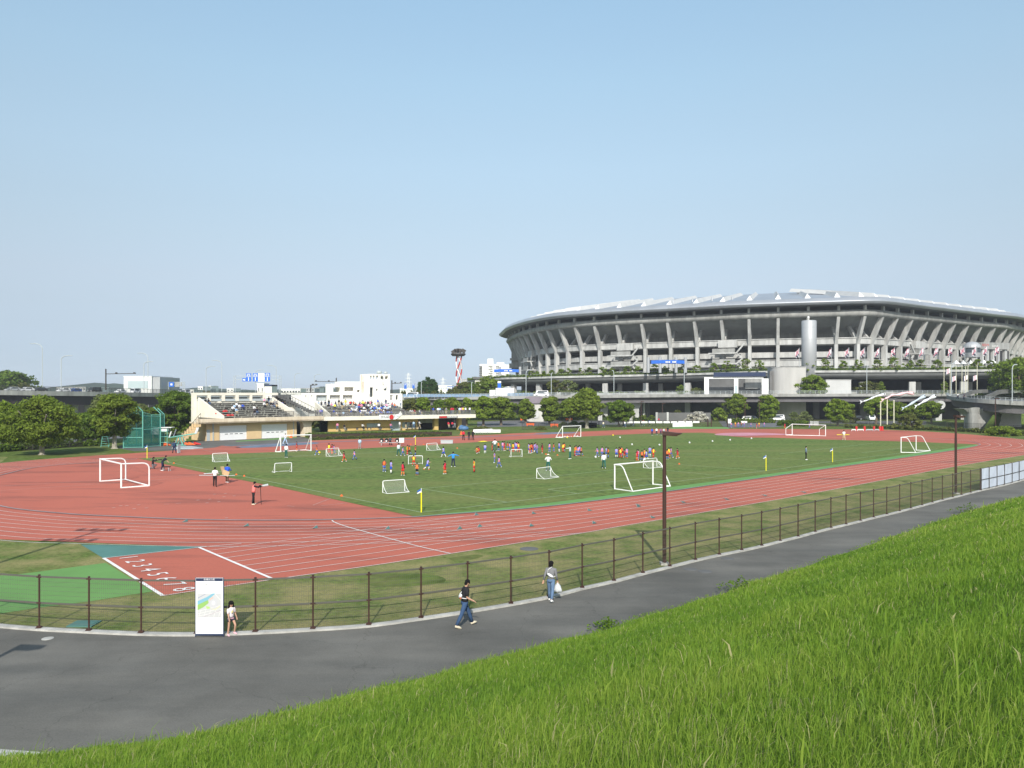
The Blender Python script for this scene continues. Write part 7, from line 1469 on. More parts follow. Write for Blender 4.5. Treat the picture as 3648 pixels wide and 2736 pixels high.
# dark service wall behind the expressway piers so that the underside stays closed
m = MB(); 
for a, b in zip(ELr[:-1], ELr[1:]):
    n = V(-(b - a).y, (b - a).x, 0).normalized() * 21; m.quad(a + n + V(0, 0, -a.z), b + n + V(0, 0, -b.z), b + n, a + n)
m.solo("noise_wall", M["concrete_dark"], "dark wall running behind the expressway piers", "wall")
# vehicles
def car_mesh(kind):
    L, Wd, Hh = {"car": (4.3, 1.7, 1.45), "van": (4.6, 1.75, 1.95), "truck": (7.5, 2.3, 2.9)}[kind]
    out = {}
    m = MB()
    if kind == "truck":
        m.box((-L / 2 + 1.9, -Wd / 2, .8), (L / 2, Wd / 2, Hh)); m.box((-L / 2, -Wd / 2, .5), (-L / 2 + 1.75, Wd / 2, 2.3)); m.box((-L / 2, -Wd / 2 + .2, .45), (L / 2, Wd / 2 - .2, .75))
    else:
        hood = .82 if kind == "car" else .95; k = 1 if kind == "car" else .55
        prof = [(-L / 2, .35), (-L / 2, .72), (-L / 2 + .9 * k, hood), (-L / 2 + 1.5 * k, Hh - .06), (-L / 2 + 1.9 * k, Hh), (L / 2 - (.9 if kind == "car" else .25), Hh - .02), (L / 2 - .1, hood + .05), (L / 2, .7), (L / 2, .35)]
        rings = [[(x, y * (1 if z < hood + .1 else .86), z) for x, z in prof] for y in (-Wd / 2, Wd / 2)]
        a, b = rings; n = len(prof); m.add(a + b, [tuple(range(n)), tuple(range(2 * n - 1, n - 1, -1))] + [(i, n + i, n + (i + 1) % n, (i + 1) % n) for i in range(n)])
        g = MB(); z0, z1 = hood + .08, Hh - .12
        for s in (-1, 1):
            y = s * (Wd / 2 * .86 + .035); y0 = s * (Wd / 2 * .95 + .02); x0, x1 = -L / 2 + 1.25 * k + .15, L / 2 - (.75 if kind == "car" else .35)
            q = [(x0, y0, z0), (x1, y0, z0), (x1 - .2, y, z1), (x0 + .45, y, z1)]; g.add(q if s < 0 else q[::-1], [(0, 1, 2, 3)])
        g.box((-L / 2 + .95 * k, -Wd * .38, z0), (-L / 2 + 1.35 * k, Wd * .38, z1 - .1)); out["windows"] = g
    out["body"] = m; w = []
    for x in (-L * .31, L * .31):
        for y in (-Wd / 2 + .08, Wd / 2 - .08): q = MB(); q.tube([(x, y - .1, .32), (x, y + .1, .32)], .32, 12); q.tube([(x, y - .11, .32), (x, y + .11, .32)], .17, 8, 1); w.append(q)
    out["wheels"] = w; l = []
    for y in (-Wd * .36, Wd * .36): q = MB(); q.box((-L / 2 - .03, y - .16, .58), (-L / 2 + .05, y + .16, .74)); l.append(q)
    out["lights"] = l; return out
CARM = {}
def vehicle(kind, loc, rot, col, lab, cat="car"):
    if kind not in CARM:
        c = car_mesh(kind); CARM[kind] = {"body": c["body"].mesh("body", [SKIN]), "windows": c["windows"].mesh("windows", [M["glass_dark"]]) if "windows" in c else None, "wheels": [q.mesh("wheel", [M["tyre"], M["lamp_grey"]]) for q in c["wheels"]], "lights": [q.mesh("headlight", [M["white_metal"]]) for q in c["lights"]]}
    c = CARM[kind]; t = thing({"car": "car", "van": "van", "truck": "truck"}[kind], lab, cat, loc, "vehicles on the roads", rot)
    def ch(n, me):
        o = bpy.data.objects.new(n, me); SC.collection.objects.link(o); o.parent = t; return o
    o = ch("body", c["body"]); o.material_slots[0].link = 'OBJECT'; o.material_slots[0].material = carpaint(col)
    if c["windows"]: ch("windows", c["windows"])
    for q in c["wheels"]: ch("wheel", q)
    for q in c["lights"]: ch("headlight", q)
CP = {}
def carpaint(c):
    if c not in CP: CP[c] = mat("car_paint", c, .3, .02, 1.0, spec=.5)
    return CP[c]
CW, CB, CS, CR, CBL = (.80, .80, .80), (.03, .03, .035), (.45, .47, .48), (.35, .02, .03), (.05, .10, .30)
def on_line(L, px, off, dz):
    best = min(L, key=lambda p: abs(CX + p.x / p.y * F - px)); i = L.index(best); t = (L[min(i + 1, len(L) - 1)] - L[max(i - 1, 0)]).normalized(); n = Vector((-t.y, t.x, 0)); return best + n * off + V(0, 0, dz), math.atan2(t.y, t.x)
for px, kind, c, lab in [(88, "car", CS, "silver car, leftmost on the expressway"), (135, "car", CW, "white car second on the expressway, beside a black one"), (172, "car", CB, "black car on the expressway behind its fence, left of the tall lamp"), (250, "car", CW, "white car on the expressway under the curved lamp"), (278, "car", CBL, "dark blue car on the expressway before the wooded hill"), (382, "van", CB, "black van on the expressway by the sign pole"), (475, "car", CW, "white car on the expressway before the white building"), (507, "van", CW, "white van on the expressway before the white building"), (663, "car", CW, "white car on the expressway nearest the left stand"), (690, "van", CW, "white van on the expressway just behind the left stand")]:
    p, a = on_line(ELr, px, 4.0, .36); p.z += .75; vehicle(kind, p, a, c, lab, kind)
for px, kind, c, lab in [(1452, "van", CW, "white van on the bridge beside the white tower building"), (1498, "car", CB, "black car on the bridge behind the blue panels"), (1806, "truck", CW, "white truck on the bridge before the hexagonal kiosk"), (1908, "van", CW, "white minibus on the bridge right of the kiosk")]:
    p, a = on_line(BLr, px, 5.0, -.24); vehicle(kind, p, a, c, lab, kind)
for x, y, kind, c, r_, lab in [(2656, 1499, "car", CW, 0, "white car parked right of the pale pier"), (2672, 1498.5, "car", CS, 0, "silver car parked beside the round tree"), (2766, 1500, "van", CW, 0, "white van parked by the neat oval tree"), (2368, 1497, "car", CS, .2, "pale car parked behind the beige panel walls"), (3048, 1496, "car", CB, .1, "black car parked behind the far right lawn"), (3102, 1498, "van", CW, 1.4, "white van with red rear parked left of the streamer poles"), (3266, 1492, "van", CW, 0, "white van parked under the streamers, right side"), (3205, 1493, "car", CW, 0, "white car parked right of the streamer poles"), (3300, 1493, "car", CB, 0, "dark car parked before the hammerhead pier")]:
    vehicle(kind, G(x, y), r_, c, lab, kind)
# curved ramp at far right
RP = [D(3372, 1418, 214), D(3385, 1424, 200), D(3420, 1429, 188), D(3470, 1434, 180), D(3560, 1440, 174), D(3660, 1445, 172), D(3900, 1452, 172)]
RPr = resample(cr(RP, 6), 40); ra = thing("curved_ramp", "curved grey pedestrian ramp bridge at the far right edge", "bridge", RP[3]); ra.location.z = 0
back = [D(3372, 1416, 216), D(3420, 1412, 212), D(3480, 1408, 206), D(3560, 1406, 200), D(3700, 1404, 196), D(3900, 1404, 196)]; bk = resample(cr(back, 6), 40)
m = MB(); m.loft([[a + V(0, 0, .35), V(b.x, b.y, a.z + .42)] for a, b in zip(RPr, bk)], 0, closed=False); m.build("deck", M["asphalt_far"], ra)
m = MB(); profile_loft(m, RPr, [(0, 0), (0, .95), (.3, .95), (.3, .3)]); profile_loft(m, RPr, [(0, 0), (6, -.05)]); m.build("edge_beam", M["concrete"], ra)
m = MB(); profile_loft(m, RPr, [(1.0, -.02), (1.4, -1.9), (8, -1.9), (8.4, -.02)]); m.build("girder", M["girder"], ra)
m = MB()
for p in resample(cr(RP, 6), 60): m.beam(p + V(0, .15, .95), p + V(0, .15, 1.6), .06, .06)
for a, b in zip(RPr[:-1], RPr[1:]): 
    for z in (1.3, 1.6): m.beam(a + V(0, .15, z), b + V(0, .15, z), .05, .05)
m.build("railing", M["lamp_grey"], ra)
m = MB(); c = D(3480, 1500, 181); rings = []
for z, w, d in ((0, 4.6, 1.3), (2.4, 4.6, 1.3), (3.4, 5.2, 1.5), (4.2, 7.0, 1.9), (4.75, 8.8, 2.2)): rings.append([V(c.x + sx * w / 2, 181 + sy * d, z) for sx, sy in ((-1, -1), (1, -1), (1, 1), (-1, 1))])
m.loft(rings, 0, cap=True); m.tube([(c.x - 1.9, 179.5, 0), (c.x - 1.9, 179.5, 3.6), (c.x - 1.9, 179.8, 4.6)], [1.15, 1.15, 1.7], 14); m.build("pier", M["concrete"], ra)
a = D(3560, 1465, 190); m = MB(); m.box((a.x, 190, 0), (a.x + 5.5, 192, 4.6)); m.box((a.x - 2.5, 190.2, 0), (a.x, 192, 2.6)); m.solo("abutment", M["white_wall"], "white lit abutment under the curved ramp at right edge", "wall")
m = MB(); q0 = [D(3395, 1407, 206), D(3440, 1401, 212), D(3470, 1390, 222), D(3520, 1387, 226)]
L_ = resample(cr(q0, 5), 16); profile_loft(m, L_, [(0, -1.0), (0, 0), (.4, 0), (.4, -1.0)]); q1 = [D(3510, 1410, 206), D(3540, 1399, 214), D(3570, 1388, 222), D(3660, 1385, 224)]; L2 = resample(cr(q1, 5), 16); profile_loft(m, L2, [(0, -1.2), (0, 0), (.4, 0), (.4, -1.2)])
m.build("side_wall", M["concrete_dark"], ra)
for x, c, lab in [(3448, (NAVY, "dark blue"), "person in dark blue leaning on the ramp rail at right"), (3463, (WHITE, "white"), "person in white bending over the ramp rail at right")]:
    p = D(x, 1434, 183); i = min(range(len(RPr)), key=lambda k: abs(RPr[k].x - p.x)); q = RPr[i] + V(.1, .9, .36); adult("a_bend", 0, 0, 1.7, {"top": c[0], "bottom": NAVY, "shoes": WHITE}, lab, face(-.2, -1), loc=q)
# lamps along the roads
def road_lamp(base, h, arm, lab, r=.09, group="curved road lamps"):
    t = thing("street_lamp", lab, "street lamp", base, group); s = 1 if arm > 0 else -1; A = abs(arm); top = base + V(0, 0, h)
    m = MB(); m.tube([base, base + V(0, 0, h * .86)] + arc3(base + V(0, 0, h * .86), top, top + V(s * A * .85, 0, h * .005), 6)[1:], r, 6); m.build("pole", M["lamp_grey"], t)
    m = MB(); q = top + V(s * A, 0, 0); m.ell(q, (A * .22, .18, .14), 8, 5); m.build("lamp_head", M["lamp_grey"], t)
def lamp_px(px, yb, yt, dx, d, lab, r=.09): b = D(px, yb, d); road_lamp(b, (yb - yt) / F * d, dx / F * d, lab, r)
for a in [(1874, 1408, 1318, 17, 231, "silver curved lamp on the bridge, left end of the stadium"), (1964, 1408, 1329, 6, 231, "silver straight lamp on the bridge, second from the left"), (2187, 1407, 1320, -6, 231, "silver straight lamp on the bridge, third from the left"), (2437.6, 1406, 1311, -5, 231, "silver straight lamp on the bridge before the blue sign"), (3088, 1403, 1303, 5, 232, "silver tall lamp on the bridge below the right flags"), (3389, 1407, 1302, 14, 205, "silver curved lamp where the ramp joins the bridge"), (3606, 1434, 1299, 15, 172, "silver curved lamp on the ramp at the right edge"), (1501, 1414, 1362, 3, 232, "short pale lamp on the bridge before the conifers"), (1680, 1410, 1362, 3, 231, "pale lamp on the bridge before the green hillock"),
          (218, 1385, 1267, 34, 262, "tall curved lamp on the expressway, second from the left"), (151, 1384, 1224, -38, 300, "tallest straight lamp on the expressway with a far reaching arm"), (512.6, 1390, 1288, 29, 296, "curved lamp on the expressway before the white building"), (527, 1388, 1258, -33, 330, "tall lamp with a long left arm by the white building"), (734, 1400, 1305, 28, 335, "curved lamp behind the left end of the left stand"), (790, 1398, 1284, -30, 380, "tall lamp with left arm behind the left stand"), (910, 1400, 1318, 24, 390, "curved lamp between the blue road signs"), (984, 1400, 1302, -28, 420, "lamp with left arm at the right gantry leg"), (1050, 1400, 1330, 20, 450, "faint small curved lamp left of the white tiered building"), (1120, 1398, 1334, 20, 470, "faintest curved lamp behind the white tiered building")]: lamp_px(*a, r=.10 if a[4] < 240 else .17)
# ------------------------------------------------------------------ the large stadium
ZE = 40.0
def E(px, py, z=ZE): t = (z - H) * F / (YH - py); return V((px - CX) / F * t, t, z)
rim_px = [(1787, 1187), (1800, 1175), (1842, 1158), (1921, 1139), (2016, 1126.6), (2160, 1116.5), (2300, 1109), (2450, 1101), (2616, 1092), (2780, 1086), (2948, 1081), (3050, 1078), (3122, 1076), (3190, 1081), (3264, 1091), (3423, 1110), (3560, 1126), (3648, 1136)]
rim = [E(*p) for p in rim_px]
back_pts = [V(262, 372, ZE), V(290, 430, ZE), V(285, 490, ZE), V(230, 535, ZE), V(150, 545, ZE), V(70, 520, ZE), V(15, 475, ZE), V(-6, 430, ZE)]
RIM = resample(cr(rim + back_pts, 5, True) + [rim[0]], 241)[:-1]
def smooth(P, n=2):
    for _ in range(n): P = [(P[i - 1] + P[i] * 2 + P[(i + 1) % len(P)]) / 4 for i in range(len(P))]
    return P
RIM = smooth(RIM, 3); cen = sum(RIM, V(0, 0, 0)) / len(RIM); NRM = []
for i in range(len(RIM)):
    t = RIM[(i + 1) % len(RIM)] - RIM[i - 1]; n = V(-t.y, t.x, 0).normalized()
    if n.dot(cen - RIM[i]) < 0: n = -n
    NRM.append(n)
NRM = [v.normalized() for v in smooth(NRM, 6)]
def ring(off, z):
    k = min(1, max(0, (off - 10) / 46)) * .75; o = []
    for p, n in zip(RIM, NRM): d = (n * (1 - k) + V(cen.x - p.x, cen.y - p.y, 0).normalized() * k).normalized(); o.append(V(p.x + d.x * off, p.y + d.y * off, z))
    return o
stad = thing("stadium", "huge grey stadium with slanted concrete columns and white ridged roof", "stadium", V(cen.x, cen.y, 0))
def band(name, prof, mt, smooth_=False, sel=None):
    m = MB(); rs = [ring(o, z) for o, z in prof]; N = len(RIM)
    if sel: rs = [[r[i] for i in sel] for r in rs]; m.loft(rs, 0, closed=False)
    else: m.loft(rs, 0, closed=True)
    return m.build(name, M[mt] if isinstance(mt, str) else mt, stad, smooth_)
band("roof", [(1.6, 42.2), (8, 43.0), (22, 45.5), (46, 49.7), (56, 51.2), (58, 50.9), (58, 49.6)], mat("roof_sheet", (.33, .36, .40), .5, .07, .1, metal=.25, stretch=(1, 1, 1)))
band("rim_edge", [(1.6, 42.2), (1.2, 42.1), (.35, 41.1), (.0, 40.75), (.0, 40.45), (.25, 40.3), (.3, 40.0), (1.0, 39.75)], "steel", True)
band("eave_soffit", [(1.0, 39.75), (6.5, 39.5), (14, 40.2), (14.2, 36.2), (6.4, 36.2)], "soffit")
m = MB(); rs = []
for k in range(12): a = 2 * math.pi * k / 12; rs.append(ring(5.2 + 1.25 * math.cos(a), 36.9 + 1.25 * math.sin(a)))
m.loft(rs, 0, closed=True, loop=True); m.build("ring_beam", M["concrete"], stad, True)
prof = []
for k in range(15): t = k / 15; prof += [(6.3 + 15 * t, 36.0 - 4.6 * t), (6.3 + 15 * t, 35.6 - 4.6 * t), (6.3 + 15 * (t + .055), 35.65 - 4.6 * t)]
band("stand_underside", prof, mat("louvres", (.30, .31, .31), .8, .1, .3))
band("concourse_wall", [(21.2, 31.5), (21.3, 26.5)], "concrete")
def slab(name, o0, o1, z0, z1, mt): return band(name, [(o1, z1), (o0, z1), (o0, z0), (o1, z0)], mt)
slab("upper_parapet", 9.6, 10.2, 26.3, 28.3, "concrete_pale"); slab("upper_ledge", 9.3, 10.5, 28.3, 28.6, "concrete_pale"); slab("upper_floor", 10.2, 24, 26.0, 26.4, "concrete")
slab("middle_panel", 12.2, 12.6, 21.7, 23.7, "concrete_pale"); slab("middle_floor", 12.6, 22, 21.4, 21.75, "concrete")
slab("lower_parapet", 10.2, 10.7, 18.4, 20.6, "concrete_pale"); slab("lower_ledge", 9.9, 10.9, 20.6, 20.85, "concrete_pale"); slab("lower_floor", 10.7, 22, 18.0, 18.5, "concrete")
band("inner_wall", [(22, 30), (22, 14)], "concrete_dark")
defm("roof_pale", (.50, .50, .49), .6, .06, .3)
# columns every ~10.4 m on the side the photograph shows
peri = RIM + [RIM[0]]; LT = plen(peri); ncol = int(LT / 10.4); cs = resample(peri, ncol + 1)[:-1]
def near_i(p): return min(range(len(RIM)), key=lambda i: (RIM[i] - p).length_squared)
vis = [p for p in cs if NRM[near_i(p)].dot(V(p.x, p.y, 0).normalized()) > -.30 and p.y < 432]
def frame_at(i):
    n = NRM[i]; return n, Vector((-n.y, n.x, 0))
for p in vis:
    i = near_i(p); n, t = frame_at(i); P = lambda o, z: V(p.x + n.x * o, p.y + n.y * o, z)
    m = MB()
    def leg(o0, z0, o1, z1, w, d0, d1):
        a, b = P(o0, z0), P(o1, z1); A = [a - n * d0 - t * w, a - n * d0 + t * w, a + n * d0 + t * w, a + n * d0 - t * w]; B = [b - n * d1 - t * w, b - n * d1 + t * w, b + n * d1 + t * w, b + n * d1 - t * w]; m.loft([A, B], 0, cap=True)
    leg(10.2, 26.0, 5.0, 37.0, .52, 1.1, .8); leg(10.0, 27.0, 16.5, 34.0, .5, .9, .9); leg(10.0, 14.5, 10.0, 27.2, .60, .9, .95); leg(5.0, 36.9, 5.0, 39.8, .42, .5, .5)
    leg(10.2, 26.4, 9.6, 28.8, .57, 1.15, 1.2)
    m.build("column", M["concrete_pale"], stad)
    # roof ridge above each column
    m = MB(); a0, a1 = P(7, 42.7), P(46, 49.5); h, w = 1.7, 1.15
    A = [a0 - t * w, a0 + t * w, a0 + n * 1.6 + V(0, 0, h + .35)]; B = [a1 - t * w, a1 + t * w, a1 + V(0, 0, h * .8)]
    m.add(A + B, [(0, 2, 1), (3, 4, 5)], 1); m.add(A + B, [(0, 3, 5, 2), (1, 2, 5, 4), (0, 1, 4, 3)]); m.build("roof_ridge", [M["roof_pale"], M["white_paint"]], stad)
# posts on the roof edge
for px in (2352, 2438, 2530, 2625):
    p = E(px, 1098); i = near_i(p); n, t = frame_at(i); q = RIM[i] + n * 3; q.z = 42.9; m = MB(); m.tube([q, q + V(0, 0, 1.6)], [.35, .12], 6); m.build("roof_vent", M["steel"], stad)
# external stairs: stacked landings with sloping flights
def stair(px, side):
    best = min(range(len(RIM)), key=lambda i: (abs((RIM[i] + NRM[i] * 7).x / (RIM[i] + NRM[i] * 7).y * F + CX - px) if RIM[i].y < 430 and NRM[i].dot(V(RIM[i].x, RIM[i].y, 0).normalized()) > -.4 else 1e9)); n, t = frame_at(best); p = RIM[best]
    if t.x < 0: t = -t
    P = lambda o, u, z: V(p.x + n.x * o + t.x * u, p.y + n.y * o + t.y * u, z)
    m = MB()
    for k, z in enumerate((15.6, 19.6, 23.6)):
        c = P(6.0, 0, z + .75); m.obox(c, t * 4.2, n * .12, V(0, 0, .78)); m.obox(P(7.7, -4.1, z + .75), t * .1, n * 1.7, V(0, 0, .78))
    m.build("landing_wall", M["concrete"], stad); m = MB()
    for k, z in enumerate((19.6, 23.6)): m.obox(P(7.6, -.3, z - .22), t * 5.2, n * 2.2, V(0, 0, .22))
    m.obox(P(9.0, 1.0, 27.0), t * 3.4, n * 1.2, V(0, 0, 1.4)); m.build("landing_slab", M["concrete_pale"], stad); m = MB()
    for z0, z1, a, b in ((15.3, 17.4, 6.6, 4.4), (17.4, 19.4, 4.4 + 2.2, 4.4), (19.4, 21.4, 4.4, 6.8), (21.4, 23.4, 6.8, 4.4), (23.4, 27.0, 4.4, 7.4)): m.beam(P(7.2, a * side, z0), P(7.2, b * side, z1), .5, .55)
    m.build("stair_flight", M["concrete_pale"], stad)
for px, sd in ((1880, 1), (2225, 1), (2590, 1), (3275, -1), (3478, -1)): stair(px, sd)
a, b = D(1822, 1241, 405), D(1856, 1318, 405); m = MB(); m.box((a.x, 405, b.z), (b.x + 1, 413, a.z)); m.box((a.x - 1.2, 403, b.z + 1), (b.x, 405, b.z + 3.4)); m.box((a.x - .8, 403, b.z + 5), (b.x, 405, b.z + 6.2)); m.build("stair_tower", M["concrete"], stad)
# silver cylinder tower
p = D(2882, 1300, 252); tk = thing("cylinder_tower", "tall smooth silver cylinder standing against the stadium facade", "tower", V(p.x, p.y, 0)); m = MB(); zt = D(2882, 1144, 252).z; m.tube([(p.x, p.y, 8), (p.x, p.y, zt), (p.x, p.y, zt + .15)], [2.35, 2.35, 2.2], 36); m.build("shaft", M["tank"], tk, True)
for z in (14, 18, 22, 26, 30): m = MB(); m.tube([(p.x, p.y, z), (p.x, p.y, z + .06)], 2.37, 36); m.build("joint_ring", M["tank"], tk)
m = MB(); m.tube([(p.x - .2, p.y, zt), (p.x - .2, p.y, zt + 1.2)], .08, 6); m.ell((p.x - .2, p.y, zt + 1.3), (.4, .3, .35), 8, 5); m.build("roof_camera", M["white_paint"], tk)
# ---- podium in front: planted deck with kerb, curved soffit and columns
pf = [(-22, 372, 14.3), (-16, 340, 14.3), (-5, 307, 14.4), (8, 292, 14.4), (18, 283, 14.5), (38, 277, 14.8), (57.6, 271, 15.1), (70, 262, 15.3), (84.3, 254, 15.6), (94, 251, 15.6), (104, 249, 15.6), (117, 247, 15.6), (130, 244, 15.6), (152, 237, 15.6), (180, 232, 15.6), (215, 232, 15.6)]
PF = resample(cr([V(*q) for q in pf], 5), 90)
pod = thing("podium", "grey planted podium deck wrapping round the stadium foot", "podium", V(90, 262, 0))
m = MB(); profile_loft(m, PF, [(6, 15.65 - 15.6), (.6, .05), (.6, .25), (0, .25), (0, -.45), (.5, -.5)]); m.build("kerb", M["concrete_pale"], pod)
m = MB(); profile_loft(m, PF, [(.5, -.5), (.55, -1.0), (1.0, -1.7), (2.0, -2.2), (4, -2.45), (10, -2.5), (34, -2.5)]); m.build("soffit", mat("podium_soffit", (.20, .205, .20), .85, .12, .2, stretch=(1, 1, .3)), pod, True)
m = MB(); profile_loft(m, PF, [(1, .04), (45, .04)]); m.build("deck", M["concrete"], pod)
m = MB(); profile_loft(m, PF, [(27, -2.5), (27, -15.6)]); m.build("rear_wall", M["recess_shade"], pod)
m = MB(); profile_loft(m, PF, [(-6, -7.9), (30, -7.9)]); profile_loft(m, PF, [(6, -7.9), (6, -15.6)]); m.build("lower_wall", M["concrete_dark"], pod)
pc = resample(PF, 22)
for k, p in enumerate(pc[1:-1]):
    t = (pc[k + 2] - pc[k]).normalized(); n = V(-t.y, t.x, 0); c = p + n * 3.2; m = MB(); m.obox(V(c.x, c.y, 6.0), t * .95, n * .8, V(0, 0, 6.1)); m.build("column", M["concrete_pale"], pod)
    c = p + n * 13 + t * 4; m = MB(); m.obox(V(c.x, c.y, 6.0), t * .8, n * .8, V(0, 0, 6.1)); m.build("column", M["concrete_pale"], pod)
# rail and planting on the deck edge
m = MB()
for a, b in zip(PF[:-1], PF[1:]):
    for z in (.9, 1.25): m.beam(a + V(0, .8, z), b + V(0, .8, z), .07, .07)
    m.beam(a + V(0, .8, .2), a + V(0, .8, 1.25), .08, .08)
m.build("railing", M["lamp_grey"], pod)
def deck_at(px, off, dz=0.0):
    best = min(range(len(PF)), key=lambda i: abs(PF[i].x / PF[i].y * F + CX - px)); t = (PF[min(best + 1, len(PF) - 1)] - PF[max(best - 1, 0)]).normalized(); n = V(-t.y, t.x, 0); p = PF[best]; x = (px - CX) / F * p.y; return V(x, p.y, p.z + .05 + dz) + n * off
hedge_strip("planting_strip", "continuous green planting along the podium edge", [V(p.x, p.y, p.z + .1) + V(0, 1.0, .1) for p in PF[2:]], 1.6, 1.25, "leaf_fresh", 6500, 71, .24)
rb = random.Random(9)
for k, (px, s) in enumerate([(1882, 1.0), (1902, 1.0), (1928, .9), (1958, 1.0), (1994, 1.1), (2022, 1.2), (2065, 1.2), (2098, 1.3), (2146, 1.3), (2180, 1.2), (2232, 1.3), (2270, 1.3), (2330, 1.5), (2370, 1.3), (2429, 1.4), (2474, 1.3), (2538, 1.4), (2586, 1.6), (2653, 1.8), (2702, 1.5), (2890, 1.7), (2943, 1.6), (3008, 1.4), (3061, 1.4), (3130, 1.4), (3184, 1.7), (3242, 1.3), (3286, 1.4), (3343, 1.3), (3487, 1.3), (3535, 1.2)]):
    tree(0, 0, s * 2.7, s * 2.5, "leaf_fresh" if k % 3 else "leaf_mid", "%s round clipped bush from left on the podium edge" % ORD[k], th=.02, seed=200 + k, base=deck_at(px, 1.4, .1), name="clipped_bush", nq=480, lq=.28, shape="bush", group="clipped bushes on the podium edge", clumps=16)
hedge_strip("hedge", "low hedge behind the bridge below the left podium columns", [V(p.x, p.y, 7.7) + V(0, -5.2, 0) for p in PF[20:50]], 1.6, 1.5, "leaf_mid", 3600, 72, .25)
hedge_strip("hedge", "low hedge behind the bridge below the right podium columns", [V(p.x, p.y, 7.7) + V(0, -4.2, 0) for p in PF[62:80]], 1.6, .9, "leaf_mid", 1600, 73, .22)
# white double portal and drum wall
FPo = Fr(D(2509, 1403, 244), D(2740, 1403, 238)); po = thing("portal", "white double portal frame under the podium, centre of the stadium", "portal", V(FPo.P(FPo.L / 2, 0, 0).x, FPo.P(FPo.L / 2, 0, 0).y, 0))
zt = (H - (1349 - YH) / F * 241) - FPo.A.z
m = MB()
for x0, x1 in ((2509, 2525), (2615, 2630), (2714, 2738)): a, b = FPo.hit(x0, 1400, 0)[0], FPo.hit(x1, 1400, 0)[0]; FPo.bx(m, a, b, 0, 1.2, -2.5, zt)
FPo.bx(m, 0, FPo.hit(2720, 1400, 0)[0], -.05, 1.25, zt, zt + .55); m.build("frame", M["white_paint"], po)
m = MB(); FPo.bx(m, .5, FPo.hit(2714, 1400, 0)[0], 6, 6.3, -2.5, zt); m.build("rear_wall", M["concrete_dark"], po)
m = MB(); FPo.bx(m, FPo.hit(2655, 1400, 4)[0], FPo.hit(2714, 1400, 4)[0], 4, 4.2, zt * .35, zt); m.build("pale_panel", M["concrete"], po)
m = MB(); a, b = FPo.hit(2618, 1400, -.03)[0], FPo.hit(2627, 1400, -.03)[0]; FPo.bx(m, a, b, -.03, 0, -1.5, zt * .55); m.build("blue_stripe", M["glass_pale"], po)
m = MB(); a, b = FPo.hit(2542, 1400, -.5)[0], FPo.hit(2728, 1400, -.5)[0]; FPo.bx(m, a, b, -.6, -.3, zt + .65, zt + 2.0); o = m.build("navy_sign", M["navy"], po)
p = D(2798, 1390, 245); dr = thing("drum_wall", "pale curved concrete drum beside the white portal", "building", V(p.x, p.y, 0)); m = MB(); zt2 = D(2798, 1309, 240).z; DP = [(p.x - 4.75 * math.cos(q * .131), p.y - 4.75 * math.sin(q * .131)) for q in range(13)] + [(p.x + 4.75, p.y - 4.75), (p.x + 4.75, p.y + 3), (p.x - 4.75, p.y + 3)]; m.prism(DP, 0, zt2); m.build("wall", mat("drum", (.44, .43, .41), .85, .12, .3, stretch=(1, 1, .12)), dr)
m = MB(); m.prism([(p.x + (x - p.x) * 1.02, p.y + (y - p.y) * 1.02) for x, y in DP], zt2, zt2 + .25); m.build("coping", M["concrete_pale"], dr)
m = MB(); a = D(2738, 1312, 244); m.box((a.x, 243, 6), (a.x + .9, 244, 15.5)); m.build("corner_post", M["concrete_dark"], dr)
# white wall block right of the drum with shrubs
a, b = D(2942, 1354, 243), D(3032, 1382, 243); m = MB(); m.box((a.x, 243, b.z - 2), (b.x, 246, a.z)); m.box((a.x - .1, 242.9, a.z), (b.x + .1, 246.1, a.z + .15)); m.solo("white_wall", M["roof_pale"], "pale wall block under the podium right of the drum", "wall")
tree(0, 0, 8.0, 6.2, "leaf_fresh", "bushy green tree beside the concrete drum under the podium", th=.08, seed=301, base=V(D(2895, 1390, 238).x, 238, 7.6), name="tree", nq=5000, shape="round", lq=.4, group="trees at the stadium foot")
for px, w, h, lf, lab, sd in [(1975, 5, 5.2, "leaf_olive", "thin leafy tree under the podium left of the hexagonal roofs", 302), (2020, 5.5, 5.0, "leaf_pale", "pale loose tree under the podium by the second lamp", 303), (2425, 2.8, 3.4, "leaf_mid", "sapling under the podium left of the white portal", 304), (2480, 4.0, 2.4, "leaf_olive", "low shrub under the podium left of the white portal", 305), (3050, 6, 4.6, "leaf_olive", "climbing plants under the podium right of the white wall", 306), (3095, 2.0, 4.4, "leaf_mid", "green climber on a podium column", 307), (3316, 1.6, 4.4, "leaf_mid", "dark climber on a right podium column", 308)]:
    tree(0, 0, w, h, lf, lab, th=.15, seed=sd, base=V(D(px, 1390, 250).x, 250 - (px > 2900) * 8, 7.6), name="tree", nq=1500, lq=.33, group="trees at the stadium foot")
tree(0, 0, 13, 10.5, "leaf_fresh", "large green tree at the right edge before the stadium", th=.1, seed=309, base=V(D(3630, 1400, 225).x, 225, 8.0), nq=9000, lq=.42, group="trees at the stadium foot")
p = D(3630, 1365, 222); m = MB(); m.box((p.x - 1.5, 222, 8.6), (p.x + 9, 224, 11.0)); m.box((p.x - 1.6, 221.8, 11.0), (p.x + 9, 224.2, 11.2)); m.solo("white_wall", M["white_wall"], "white wall under the tree at the right edge", "wall")
